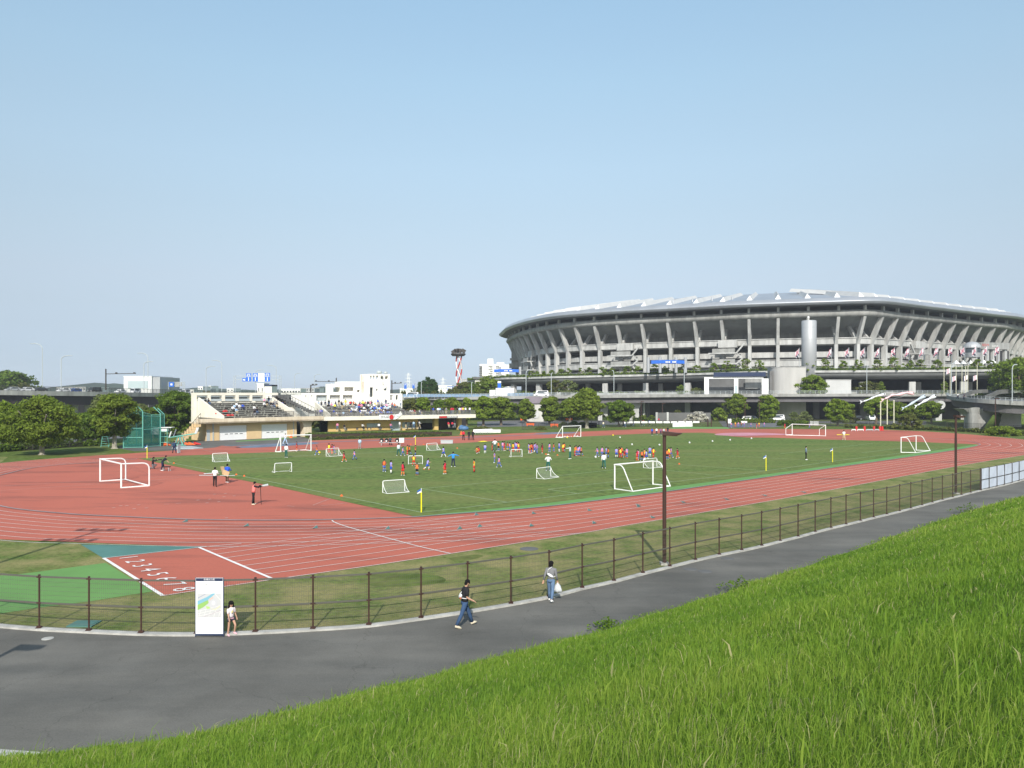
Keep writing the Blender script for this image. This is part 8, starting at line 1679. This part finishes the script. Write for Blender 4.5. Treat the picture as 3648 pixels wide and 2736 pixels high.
# canopies with blue fascia on the deck
def blue_canopy(x0, x1, y0, y1, d, lab, legs):
    a, b = D(x0, y0, d), D(x1, y1, d); t = thing("gate_canopy", lab, "canopy", V((a.x + b.x) / 2, d, 14.5 if d > 300 else 15.65)); m = MB(); n = 8; rings = []
    for k in range(n + 1): f = k / n; x = a.x + (b.x - a.x) * f; s = .35 * math.sin(math.pi * f); rings.append([V(x, d - s, b.z + s * .4), V(x, d - s, a.z + s * .4), V(x, d + 3, a.z + s * .4), V(x, d + 3, b.z + s * .4)])
    m.loft(rings, 0, cap=True); m.build("fascia", M["blue_sign"], t)
    for lx in legs: x = (lx - CX) / F * d; m = MB(); m.tube([(x, d + .3, 15.6), (x, d + .3, a.z + 1.1)], .55, 10); m.build("pillar", M["tank"], t)
    m = MB()
    for f in (.42, .47, .52, .62, .66, .70): x = a.x + (b.x - a.x) * f; m.box((x, d - .5, b.z + (a.z - b.z) * .3), (x + (b.x - a.x) * .03, d - .42, b.z + (a.z - b.z) * .75))
    m.build("sign_marks", M["white_paint"], t)
blue_canopy(2320, 2440, 1284, 1296, 268, "blue fronted gate canopy on the podium, centre", (2310, 2352, 2409, 2443)); blue_canopy(1760, 1848, 1316, 1326, 318, "blue fronted gate canopy at the left end of the podium", (1781, 1853))
# right entrance front: pillars, dark dome, red lettering sign
en = thing("entrance_front", "stadium entrance with tall pillars and red lettering sign at right", "entrance", V(D(3520, 1300, 268).x, 268, 15.6))
FE = Fr(D(3452, 1310, 266), D(3596, 1310, 278))
def ez(py, d=270): return H - (py - YH) / F * d - FE.A.z
m = MB()
for x in (3500, 3519, 3538, 3557, 3580): a = FE.hit(x, 1300, 0)[0]; FE.bx(m, a, a + (.9 if x < 3575 else 1.5), 0, .9, ez(1318) - 2, ez(1245))
m.build("pillar", M["concrete_pale"], en); m = MB(); FE.bx(m, FE.hit(3488, 1240, 0)[0], FE.hit(3590, 1240, 0)[0], -.6, 6, ez(1245), ez(1221)); m.build("sign_band", M["concrete"], en)
m = MB(); c = FE.P(FE.hit(3512, 1231, -.7)[0], -.62, ez(1231)); add_mesh(m, text_mesh("NISSAN", 1.25), frame_mtx(c, FE.u, V(0, 0, 1))); m.build("red_lettering", M["red"], en)
m = MB(); c = FE.P(FE.hit(3546, 1233, -.7)[0], -.62, ez(1234)); add_mesh(m, text_mesh("STADIUM", 1.0), frame_mtx(c, FE.u, V(0, 0, 1))); m.build("lettering", M["white_paint"], en)
m = MB(); FE.bx(m, FE.hit(3490, 1240, 6)[0], FE.hit(3594, 1240, 6)[0], 6, 6.4, ez(1318) - 2, ez(1245)); m.build("dark_wall", M["recess_shade"], en)
c = D(3463, 1250, 262); m = MB(); m.tube([(c.x, 262, c.z - .7), (c.x, 262, c.z + .7), (c.x, 262, c.z + 1.0)], [2.6, 2.6, 2.0], 20); m.build("lookout_window", M["glass_dark"], en); m = MB(); m.ell((c.x, 262, c.z + 1.0), (2.7, 2.7, 2.2), 20, 8, 0, None, 0.0, 1.0); m.tube([(c.x, 262, c.z - 2.2), (c.x, 262, c.z - .7)], [2.2, 2.8], 20); m.build("lookout_dome", M["tank"], en)
# white tents on the right deck
for k, (x0, x1, lab) in enumerate([(3404, 3424, "white pointed tent leftmost on the right deck"), (3428, 3452, "white pointed tent second on the right deck"), (3456, 3478, "white pointed tent third on the right deck"), (3502, 3530, "white pointed tent fourth on the right deck"), (3532, 3562, "white pointed tent rightmost on the right deck")]):
    a = deck_at(x0, 3); b = deck_at(x1, 3); w = (b.x - a.x) / 2; c = (a + b) / 2; t = thing("event_tent", lab, "tent", c, "white tents on the deck"); m = MB()
    m.add([c + V(-w, -w, 2.1), c + V(w, -w, 2.1), c + V(w, w, 2.1), c + V(-w, w, 2.1), c + V(0, 0, 3.3)], [(0, 1, 4), (1, 2, 4), (2, 3, 4), (3, 0, 4), (3, 2, 1, 0)]); m.build("roof", M["white_paint"], t)
    for sx, sy in ((-1, -1), (1, -1), (1, 1), (-1, 1)): m = MB(); m.beam(c + V(sx * w * .95, sy * w * .95, 0), c + V(sx * w * .95, sy * w * .95, 2.1), .08, .08); m.build("leg", M["lamp_grey"], t)
# flags along the deck
FLM = [mat("flag_white", (.75, .74, .76), .8), mat("flag_pink", (.62, .26, .32), .8), mat("flag_navy", (.06, .06, .10), .8)]
def flag_pole(base, h, lab, fl=2.1, fw=2.4, style=0, group="flags along the podium"):
    t = thing("flagpole", lab, "flagpole", base, group); m = MB(); m.tube([base, base + V(0, 0, h)], [.09, .06], 7); m.ell(base + V(0, 0, h + .08), (.12, .12, .12), 6, 4); m.build("pole", M["lamp_grey"], t)
    m = MB(); r = random.Random(int(base.x * 10)); nu, nv = 8, 8; ph = r.uniform(0, 6)
    g = [[base + V(-fl * u / nu * .62, .35 * math.sin(u * .9 + ph + v * .25), h - .1 - fw * v / nv * (1.0) - fl * .55 * (u / nu) ** 1.3 + .1 * math.sin(v * 1.1 + ph)) for u in range(nu + 1)] for v in range(nv + 1)]
    for v in range(nv):
        for u in range(nu):
            k = (u * .8 + v + (1 if style else 0)); mi = 2 if (v >= 5 and (u + v) % 3 != 0) else (1 if abs((u - 4) - (v - 2)) <= 1 or abs((u - 4) + (v - 2)) <= 0 else 0)
            m.quad(g[v][u], g[v + 1][u], g[v + 1][u + 1], g[v][u + 1], mi)
    m.build("flag", FLM, t)
for k, px in enumerate([2853, 2913, 2971, 2974 + 60, 3090, 3142, 3196, 3247, 3298, 3348, 3398, 3446, 3490, 3530, 3570]):
    b = deck_at(px, 3.0); flag_pole(b, 7.6, "%s pole from left with a pink, white and navy flag, podium edge" % ORD[k], style=k % 2)
# white flag poles beside the bridge
for k, px in enumerate([3363, 3385, 3406, 3427, 3440, 3448, 3481]):
    d = 229; b = V((px - CX) / F * d, d, 7.9); zt_ = D(px, [1302, 1300, 1303, 1300, 1305, 1300, 1300][k], d).z
    t = thing("banner_pole", "%s tall pole from left by the bridge, before the white tents" % ORD[k], "flagpole", b, "poles by the bridge"); m = MB(); m.tube([b, V(b.x, b.y, zt_)], .09, 6); m.build("pole", mat("pole_cream", (.62, .60, .46), .5) if k == 0 else [mm for mm in bpy.data.materials if mm.name == "pole_cream"][0], t)
    if k in (1, 2, 5, 6):
        m = MB(); zc_ = zt_ - (1.0 if k in (1,) else 3.0)
        for j in range(4): m.quad(V(b.x - .05 - j * .35, b.y + .15 * math.sin(j), zc_ - j * .12), V(b.x - .05 - j * .35, b.y + .15 * math.sin(j), zc_ - 1.3 - j * .2), V(b.x - .4 - j * .35, b.y + .15 * math.sin(j + 1), zc_ - 1.3 - (j + 1) * .2), V(b.x - .4 - j * .35, b.y + .15 * math.sin(j + 1), zc_ - (j + 1) * .12), (0, 1, 0, 2)[j])
        m.build("flag", FLM, t)
# fish shaped streamers on three poles
defm("streamer_white", (.72, .74, .78), .7, .12, .6); defm("streamer_pink", (.78, .52, .54), .7, .15, .6); defm("streamer_blue", (.50, .58, .66), .7, .15, .6)
for k, (px, yt) in enumerate([(3137, 1434), (3160.6, 1421), (3184.5, 1430)]):
    b = G(px, 1526); m = MB(); m.tube([b, b + V(0, 0, (1526 - yt) / F * b.y)], .13, 8); m.ell(b + V(0, 0, (1526 - yt) / F * b.y + .1), (.2, .2, .2), 8, 5); m.tube([b, b + V(0, 0, .3)], .3, 8); m.solo("streamer_pole", [mm for mm in bpy.data.materials if mm.name == "pole_cream"][0], ["shortest left pole of three on the far bend lawn", "middle pole of three on the far bend lawn", "right pole of three on the far bend lawn"][k], "pole", "three streamer poles")
def streamer(pts, d, r, mt, lab):
    L = [D(x, y, d) + V(0, .4 * math.sin(i), 0) for i, (x, y) in enumerate(pts)]; L = cr(L, 5); n = len(L); t = thing("fish_streamer", lab, "streamer", L[0], "fish streamers over the lawn")
    rs = [r * (.75 + .25 * math.sin(i * .9)) * (1.0 - .55 * i / (n - 1)) for i in range(n)]; m = MB(); m.tube(L, rs, 10); m.build("body", M[mt], t, True)
    m = MB(); a = L[-1]; dd = (L[-1] - L[-3]).normalized(); m.add([a, a + dd * 1.1 + V(0, 0, .55), a + dd * .7, a + dd * 1.1 - V(0, 0, .5)], [(0, 1, 2), (0, 2, 3)]); m.build("tail", M[mt], t)
    m = MB(); 
    for s in (-1, 1): m.ell(L[1] + V(0, s * r * .8, r * .3), (.16, .1, .16), 8, 4)
    m.build("eye", M["black_cloth"], t)
streamer([(3154, 1403.5), (3120, 1413), (3105, 1420), (3085, 1427), (3072, 1430)], 182, .33, "streamer_white", "white fish streamer flying left, leftmost one")
streamer([(3255, 1403), (3230, 1399), (3205, 1406), (3180, 1407), (3165, 1414), (3149, 1421)], 182, .50, "streamer_pink", "pink fish streamer with wavy body over the middle pole")
streamer([(3296, 1410), (3270, 1425), (3245, 1441), (3224, 1451)], 182, .45, "streamer_blue", "pale blue fish streamer slanting down right of the poles")
streamer([(3332, 1410), (3312, 1421), (3293, 1431), (3270, 1443)], 182, .52, "streamer_white", "white fish streamer slanting down, rightmost one")
m = MB(); rope = [D(3137, 1434, 182), D(3160.6, 1421, 182), D(3184.5, 1421, 182), D(3255, 1402, 183), D(3300, 1407, 183), D(3345, 1404, 185)]
for a, b in zip(rope[:-1], rope[1:]): m.tube([a, b], .02, 4)
m.solo("rope", M["lamp_grey"], "thin rope carrying the fish streamers from the poles", "rope")
# hexagonal kiosks behind the bridge
for px, y0, y1, d, lab in [(1804, 1377, 1403, 255, "hexagonal kiosk with pale roof behind the bridge, left one"), (1985, 1377, 1396, 270, "hexagonal kiosk with pale roof behind the bridge, right one")]:
    c = D(px, 1400, d); c.z = 7.6; t = thing("kiosk", lab, "kiosk", c); w = 2.0; zt = D(px, y0, d).z; m = MB()
    pts = [c + V(w * math.cos(q * 1.047), w * math.sin(q * 1.047), 0) for q in range(6)]; m.prism([(p.x, p.y) for p in pts], 7.6, zt - .9); m.build("wall", M["concrete_pale"], t)
    m = MB(); m.loft([[V(c.x + 2.5 * math.cos(q * 1.047), c.y + 2.5 * math.sin(q * 1.047), zt - 1.0) for q in range(6)], [V(c.x + .1 * math.cos(q * 1.047), c.y + .1 * math.sin(q * 1.047), zt) for q in range(6)]], 0, cap=True); m.build("roof", M["tank"], t)
    m = MB(); m.box(c + V(.2, -2.15, zt - 9.3), c + V(2.0, -1.9, zt - 8.8)); m.build("awning", M["track_green"], t)
t = thing("pillar_sign", "tall narrow blue and white pillar sign behind the bridge", "sign", D(1779, 1402, 250)); a = D(1779, 1358, 250); m = MB(); m.box((a.x - .55, 249.8, a.z - 2.6), (a.x + .55, 250.2, a.z - .6)); m.build("blue_panel", M["blue_sign"], t); m = MB(); m.box((a.x - .55, 249.8, a.z - .6), (a.x + .55, 250.2, a.z)); m.box((a.x - .25, 249.9, 7.6), (a.x + .25, 250.1, a.z - 2.6)); m.build("post", M["white_paint"], t)
# ------------------------------------------------------------------ far town, hills, signs, tower
def block(name, x0, y0, x1, d, dep, lab, cat="building", mt="white_wall", win=None, z0=0.0, wm="glass_pale"):
    a, b = D(x0, y0, d), D(x1, y0, d); t = thing(name, lab, cat, V((a.x + b.x) / 2, d, z0)); m = MB(); m.box((a.x, d, z0), (b.x, d + dep, a.z)); m.build("wall", M[mt], t)
    m = MB(); m.box((a.x - .2, d - .2, a.z), (b.x + .2, d + dep + .2, a.z + .4)); m.build("roof", M[mt], t)
    if win:
        nx, nz, fx, fz = win; W_, Hh = b.x - a.x, a.z - max(z0, D(0, 1400, d).z - 1)
        for i in range(nx):
            for k in range(nz): m = MB(); cx = a.x + W_ * (i + .5) / nx; cz = a.z - Hh * (k + .5) / nz; m.box((cx - W_ / nx * fx / 2, d - .12, cz - Hh / nz * fz / 2), (cx + W_ / nx * fx / 2, d - .01, cz + Hh / nz * fz / 2)); m.build("window", M[wm], t)
    return t
t = block("building", 441, 1342, 540, 420, 26, "white box shaped building with a wide glass front beyond the expressway", mt="white_paint"); a, b = D(456, 1357, 420), D(527, 1383, 420)
m = MB(); m.box((a.x, 419.8, b.z), (b.x, 419.98, a.z)); m.build("window", M["glass_pale"], t); a, b = D(541, 1342, 420), D(564, 1385, 446); m = MB(); m.box((a.x, 421, 8), (a.x + 4.0, 446, a.z - .2)); m.build("side_wing", M["tank"], t)
t = block("building", 916, 1368, 940, 380, 8, "small white tower building below the blue road signs", win=(2, 1, .3, .3), wm="glass_dark"); a, b = D(938, 1371, 381), D(968, 1371, 381); m = MB(); m.box((a.x, 381, 6), (b.x, 390, a.z)); m.box((a.x, 380.8, a.z - .7), (b.x, 390.2, a.z + .1), 1); m.build("wing", [M["white_wall"], M["navy"]], t)
rf = random.Random(31); FARB = [(655, 690, 1390, "white_wall"), (690, 720, 1393, "peach"), (705, 722, 1378, "white_wall"), (722, 742, 1386, "concrete_pale"), (744, 752, 1376, "white_wall"), (570, 640, 1386, "concrete_pale"), (640, 700, 1392, "white_wall"), (808, 832, 1385, "white_wall"), (200, 305, 1380, "concrete_pale"), (228, 238, 1386, "white_wall"), (320, 345, 1381, "white_wall"), (1000, 1070, 1386, "white_wall"), (1070, 1120, 1384, "concrete_pale"), (1003, 1040, 1389, "concrete_pale"), (1120, 1137, 1383, "white_wall")]
LB = ["long white low building", "peach low building", "narrow white building", "grey pale building", "slim white tower block", "wide pale low building", "white roofed low building", "little white building under the signs", "long pale greenish warehouse", "tiny white house", "white low house beside wooded hill", "pale apartment row left of the tiered stand building", "grey apartment row beside the tiered stand building", "low grey row behind the stand stair", "white end block beside the tiered stand building"]
for k, (x0, x1, y, mt) in enumerate(FARB): block("building", x0, y, x1, 620 + 25 * (k % 5), 18, LB[k] + ", far beyond the expressway", mt=mt, win=(max(2, int((x1 - x0) / 9)), 1 if y > 1385 else 2, .55, .4), wm="glass_dark")
for k, (x0, x1, y, mt, lab) in enumerate([(1425, 1470, 1385, "white_wall", "white low building right of the stand tower"), (1462, 1500, 1384, "concrete_dark", "grey striped building behind the first conifers"), (1560, 1610, 1375, "white_wall", "pale long building right of the conifers"), (1600, 1640, 1380, "concrete_pale", "pale low building behind the blue signs right of conifers"), (1648, 1700, 1352, "concrete_pale", "pale sloped roof hall left of the apartment tower")]): block("building", x0, y, x1, 520 + 10 * k, 20, lab, mt=mt, win=(6, 2, .6, .4), wm="glass_pale")
# apartment tower
ap = thing("apartment_block", "tall white apartment block left of the stadium", "apartment block", V(D(1760, 1300, 560).x, 560, 0))
def apb(nm, x0, x1, y0, d0, d1, mt="white_wall"): a, b = D(x0, y0, d0), D(x1, y0, d0); m = MB(); m.box((a.x, d0, 0), (b.x, d1, a.z)); return m.build(nm, M[mt], ap)
apb("wall", 1709, 1736, 1297, 566, 586); apb("wall", 1733, 1800, 1297, 560, 580); apb("stair_tower", 1737, 1757, 1278, 568, 580); apb("rooftop_block", 1770, 1796, 1291, 566, 578); apb("wall", 1797, 1814, 1299, 563, 580)
for k in range(8):
    z = D(1720, 1303 + k * 6.3, 560).z; m = MB(); a, b = D(1710, 1300, 566), D(1715, 1300, 566); m.box((a.x - .6, 565.2, z - .7), (b.x + .6, 565.9, z)); m.build("balcony", M["concrete_dark"], ap)
    m = MB(); a, b = D(1740 + 6 * (k % 2), 1300, 560), D(1755, 1300, 560); m.box((a.x, 559.7, z - .5), (b.x, 559.95, z)); m.build("window_band", M["glass_dark"], ap); m = MB(); a, b = D(1766, 1300, 560), D(1778 + 5 * (k % 3), 1300, 560); m.box((a.x, 559.7, z - .5), (b.x, 559.95, z)); m.build("window_band", M["glass_dark"], ap)
# hills
def hill(name, pts, d, dep, mt="hill_green"):
    m = MB(); r = random.Random(len(pts)); L = []
    for (x0, y0), (x1, y1) in zip(pts[:-1], pts[1:]):
        for k in range(14): t = k / 14; L.append((x0 + (x1 - x0) * t, y0 + (y1 - y0) * t + r.uniform(-1.6, 1.2)))
    m.loft([[V(D(x, y, d).x, d - dep * .5, 0), V(D(x, y, d).x, d - dep * .25, D(x, y, d).z * .62 + r.uniform(-1, 1) * d / 900), D(x, y, d), V(D(x, y, d).x, d + dep, 0)] for x, y in L], 0, closed=False); return structure(name, m, M[mt])
hill("hills", [(-300, 1392), (180, 1391), (290, 1384), (325, 1370), (340, 1364), (362, 1366), (385, 1370), (410, 1365), (440, 1372), (520, 1388), (660, 1392), (690, 1382), (730, 1380), (780, 1385), (900, 1390), (1060, 1386), (1130, 1381), (1150, 1377), (1180, 1384), (1300, 1388), (1500, 1388), (1700, 1388), (2000, 1392)], 1300, 500)
hill("hills", [(-2500, 1385), (-600, 1388), (400, 1392), (1200, 1391), (2600, 1386), (5000, 1380), (9000, 1385)], 2400, 700)
tree(0, 0, 22, 11, "leaf_dark", "big dark wooded crown rising beyond the expressway at the left edge", th=.1, seed=401, base=V(D(20, 1400, 330).x, 330, 6.5), lq=.8, nq=6000, group="far trees")
tree(0, 0, 9, 6, "leaf_olive", "lower ragged tree right of the dark crown at left edge", th=.1, seed=402, base=V(D(63, 1400, 325).x, 325, 7.0), lq=.7, nq=2500, group="far trees")
for k, (x, y, w, h) in enumerate([(1497, 1356, 3.6, 11), (1511, 1354, 3.6, 11), (1524, 1343, 4.4, 12.5), (1541, 1350, 4.4, 11.5), (1551, 1362, 3.6, 10)]):
    d = 300; zt_ = D(x, y, d).z; tree(0, 0, w, 12, "leaf_conifer", "%s pointed conifer from left of the row beyond the bridge" % ORD[k], th=.04, seed=410 + k, base=V(D(x, 1400, d).x, d, zt_ - 12), lq=.42, nq=2600, shape="cone", group="conifers beyond the bridge", name="conifer_tree", clumps=60)
for k, (x, w, ytop, lf, lab) in enumerate([(1655, 7, 1362, "leaf_olive", "olive tree at the foot of the striped helix tower"), (1680, 7, 1364, "leaf_dark", "dark tree left of the white block on the hillock"), (1705, 8, 1374, "leaf_mid", "low tree before the white block on the hillock"), (1733, 10, 1346, "leaf_mid", "bushy tree on the hillock below the apartment block"), (1752, 9, 1352, "leaf_fresh", "fresh green tree at the left end of the podium"), (1625, 6, 1380, "leaf_olive", "low olive bush left of the helix tower")]):
    d = 300; zt_ = D(x, ytop, d).z; tree(0, 0, w, zt_ - 6.5, lf, lab, th=.08, seed=430 + k, base=V(D(x, 1400, d).x, d, 6.5), lq=.5, nq=2600, group="trees on the hillock")
a = D(1692, 1350, 310); m = MB(); m.box((a.x, 310, 6), (a.x + 5.5, 318, a.z)); m.box((a.x - .8, 309, a.z), (a.x + 6.6, 319, a.z + .8), 1); m.solo("white_house", [M["white_wall"], M["concrete_dark"]], "white house with dark flat roof among the hillock trees", "house")
hedge_strip("hedge", "long hedge beyond the bridge left of the kiosk", [V(D(x, 1400, 262).x, 262, 6.6) for x in (1430, 1560, 1700, 1780)], 2.5, 2.6, "leaf_olive", 2200, 75, .35)
# red and white twisted lattice tower with a dark lamp crown
d = 330; base = D(1635, 1396, d); top = D(1632, 1266, d); tw_ = thing("twisted_tower", "red and white twisted tube tower with dark floodlight crown", "tower", V(base.x, d, 0)); Ht = top.z; rad = 9.6 / F * d * 1.0
z0_ = 6.0
for k in range(6):
    s = 1 if k < 3 else -1; ph = (k % 3) * 2.094; m = MB(); L = []
    for i in range(41): t_ = i / 40; a_ = ph + s * t_ * 2.6 * math.pi * .75; L.append(V(base.x + rad * math.cos(a_), d + rad * math.sin(a_), z0_ + (Ht - z0_) * t_))
    m.tube(L, .30, 6); m.build("tube_strand", M["tower_red"] if s > 0 else M["white_paint"], tw_)
zc = D(1632, 1261, d).z; m = MB(); m.tube([(base.x - .3, d, zc - .9), (base.x - .3, d, zc - .2), (base.x - .3, d, zc + .2)], [2.6, 3.25, 3.1], 20); m.tube([(base.x - .3, d, Ht - 1), (base.x - .3, d, zc)], .35, 8)
for q in range(4): a_ = q * 1.57; m.tube([(base.x + 1.1 * math.cos(a_), d + 1.1 * math.sin(a_), Ht - .3), (base.x + 1.1 * math.cos(a_), d + 1.1 * math.sin(a_), zc - .5)], .18, 6)
m.build("lamp_platform", M["fence_dark"], tw_)
for x, w, h, rot in ((-2.2, 1.0, .8, .6), (-.9, .9, 1.1, .1), (.3, .9, 1.1, -.1), (2.0, .9, 1.0, -.5)): m = MB(); c = V(base.x + x, d - 1, zc + .2 + h); m.obox(c, V(math.cos(rot), 0, math.sin(rot)) * w, V(0, .3, 0), V(-math.sin(rot), 0, math.cos(rot)) * h * .85); m.build("floodlight", M["fence_dark"], tw_)
# gantry signs
def gantry(x0, x1, yb, yt, d, lab, panels, mt="lamp_grey"):
    a, b = D(x0, yb, d), D(x1, yb, d); t = thing("sign_gantry", lab, "sign gantry", V((a.x + b.x) / 2, d, a.z)); zt_ = D(x0, yt, d).z
    for q in (a, b):
        m = MB()
        for dx in (-.5, .5): m.beam(q + V(dx, 0, 0), V(q.x + dx, d, zt_), .2, .2)
        for k in range(7): z = q.z + (zt_ - q.z) * k / 7; m.beam(V(q.x - .5, d, z), V(q.x + .5, d, z + (zt_ - q.z) / 7), .1, .1)
        m.build("leg", M[mt], t)
    m = MB()
    for z in (zt_ - .2, zt_ - 2.0): m.beam(V(a.x, d, z), V(b.x, d, z), .2, .2)
    m.build("crossbeam", M[mt], t)
    for x0_, y0_, x1_, y1_, c, marks in panels:
        p, q = D(x0_, y0_, d - .6), D(x1_, y1_, d - .6); m = MB(); m.box((p.x, d - .7, q.z), (q.x, d - .55, p.z)); o = m.build("sign_panel", M[c], t); m = MB(); W_, h_ = q.x - p.x, p.z - q.z
        for fx, fz, fw, fh in marks: m.box((p.x + W_ * fx, d - .76, q.z + h_ * fz), (p.x + W_ * (fx + fw), d - .71, q.z + h_ * (fz + fh)))
        if marks: m.build("sign_marks", M["white_paint"], o)
mk_ = [(.2, .86, .6, .06), (.12, .72, .3, .08), (.55, .72, .33, .08), (.08, .57, .84, .05), (.42, .06, .16, .44)]
gantry(836, 998, 1400, 1338, 390, "wide lattice gantry with tall blue lane signs beyond the left stand", [(877, 1330, 894.6, 1359, "blue_sign", mk_), (901, 1330, 919, 1359, "blue_sign", mk_), (943.7, 1329, 962, 1359, "blue_sign", mk_), (863.7, 1347, 876.5, 1359, "blue_sign", [(.2, .3, .25, .4), (.55, .2, .25, .5)]), (920, 1330, 942, 1359, "white_wall", [])])
gantry(1436, 1482, 1405, 1366, 400, "narrow gantry with blue panels right of the stand tower", [(1440, 1367, 1449, 1385, "blue_sign", mk_[:3]), (1469, 1368, 1477, 1384, "blue_sign", mk_[:3])])
gantry(1592, 1622, 1402, 1375, 380, "blue four lane sign gantry left of the helix tower", [(1594, 1377, 1618, 1393, "blue_sign", [(.05, .5, .18, .4), (.28, .5, .18, .4), (.52, .5, .18, .4), (.76, .5, .18, .4), (.12, .1, .06, .3), (.35, .1, .06, .3), (.6, .1, .06, .3), (.83, .1, .06, .3)])])
gantry(598, 655, 1392, 1360, 430, "small gantry with blue and grey signs beside the white box building", [(602, 1361, 620, 1378, "blue_sign", [(.3, .3, .4, .4)]), (623, 1361, 640, 1378, "concrete", []), (643, 1362, 648, 1376, "concrete", [])])
def arm_pole(px, yb, yt, arm_y, x_arm, d, lab):
    b = D(px, yb, d); zt_ = D(px, yt, d).z; t = thing("signal_pole", lab, "pole", b); m = MB(); m.tube([b, V(b.x, d, zt_)], .22, 7); m.build("pole", M["fence_dark"], t); z = D(px, arm_y, d).z; e = D(x_arm, arm_y, d); m = MB(); m.tube([V(b.x, d, z), V(e.x, d, z + .15)], .13, 6)
    for f in (.35, .95): m.box(V(b.x + (e.x - b.x) * f - .3, d - .2, z + .1), V(b.x + (e.x - b.x) * f + .3, d + .2, z + .55))
    m.build("arm", M["fence_dark"], t)
arm_pole(377, 1390, 1314, 1332, 484, 262, "dark mast with a long right arm beside the white box building")
arm_pole(1198, 1400, 1346, 1360, 1122, 300, "dark signal mast with a long left arm above the tiered stand building")
arm_pole(1107, 1400, 1371, 1373, 1128, 260, "short dark lamp mast left of the tiered stand building")
arm_pole(1396, 1402, 1355, 1366, 1430, 300, "dark signal mast right of the white tower")
# pylons
for x, yt, d, lab in [(1455, 1328, 700, "faint white lattice pylon right of the stand tower"), (1578, 1345, 720, "fainter white lattice pylon right of the conifers")]:
    b = D(x, 1402, d); zt_ = D(x, yt, d).z; t = thing("pylon", lab, "pylon", V(b.x, d, 0)); m = MB()
    for sx in (-1, 1): m.beam(V(b.x + sx * 2.2, d, 0), V(b.x + sx * .5, d, zt_), .25, .25)
    for k in range(9): z = zt_ * k / 9; w0 = 2.2 - 1.7 * k / 9; m.beam(V(b.x - w0, d, z), V(b.x + w0, d, z + zt_ / 9), .15, .15); m.beam(V(b.x + w0, d, z), V(b.x - w0, d, z + zt_ / 9), .15, .15)
    m.build("lattice", M["white_wall"], t); m = MB()
    for k in range(3): m.beam(V(b.x - 3.0, d, zt_ - 2 - k * 3), V(b.x + 3.0, d, zt_ - 2 - k * 3), .2, .2)
    m.build("crossarm", M["white_wall"], t)
# ------------------------------------------------------------------ spring haze in the air
hm = bpy.data.materials.new("haze_air"); hm.use_nodes = True; hn = hm.node_tree; hn.nodes.remove(hn.nodes["Principled BSDF"])
hv = hn.nodes.new("ShaderNodeVolumePrincipled"); hv.inputs["Color"].default_value = (.86, .91, 1.0, 1); hv.inputs["Density"].default_value = 0.00021
hn.links.new(hv.outputs[0], hn.nodes["Material Output"].inputs["Volume"])
m = MB(); m.box((-9300, -450, -1), (9300, 6100, 58)); tag(m.build("haze", hm), kind="stuff")
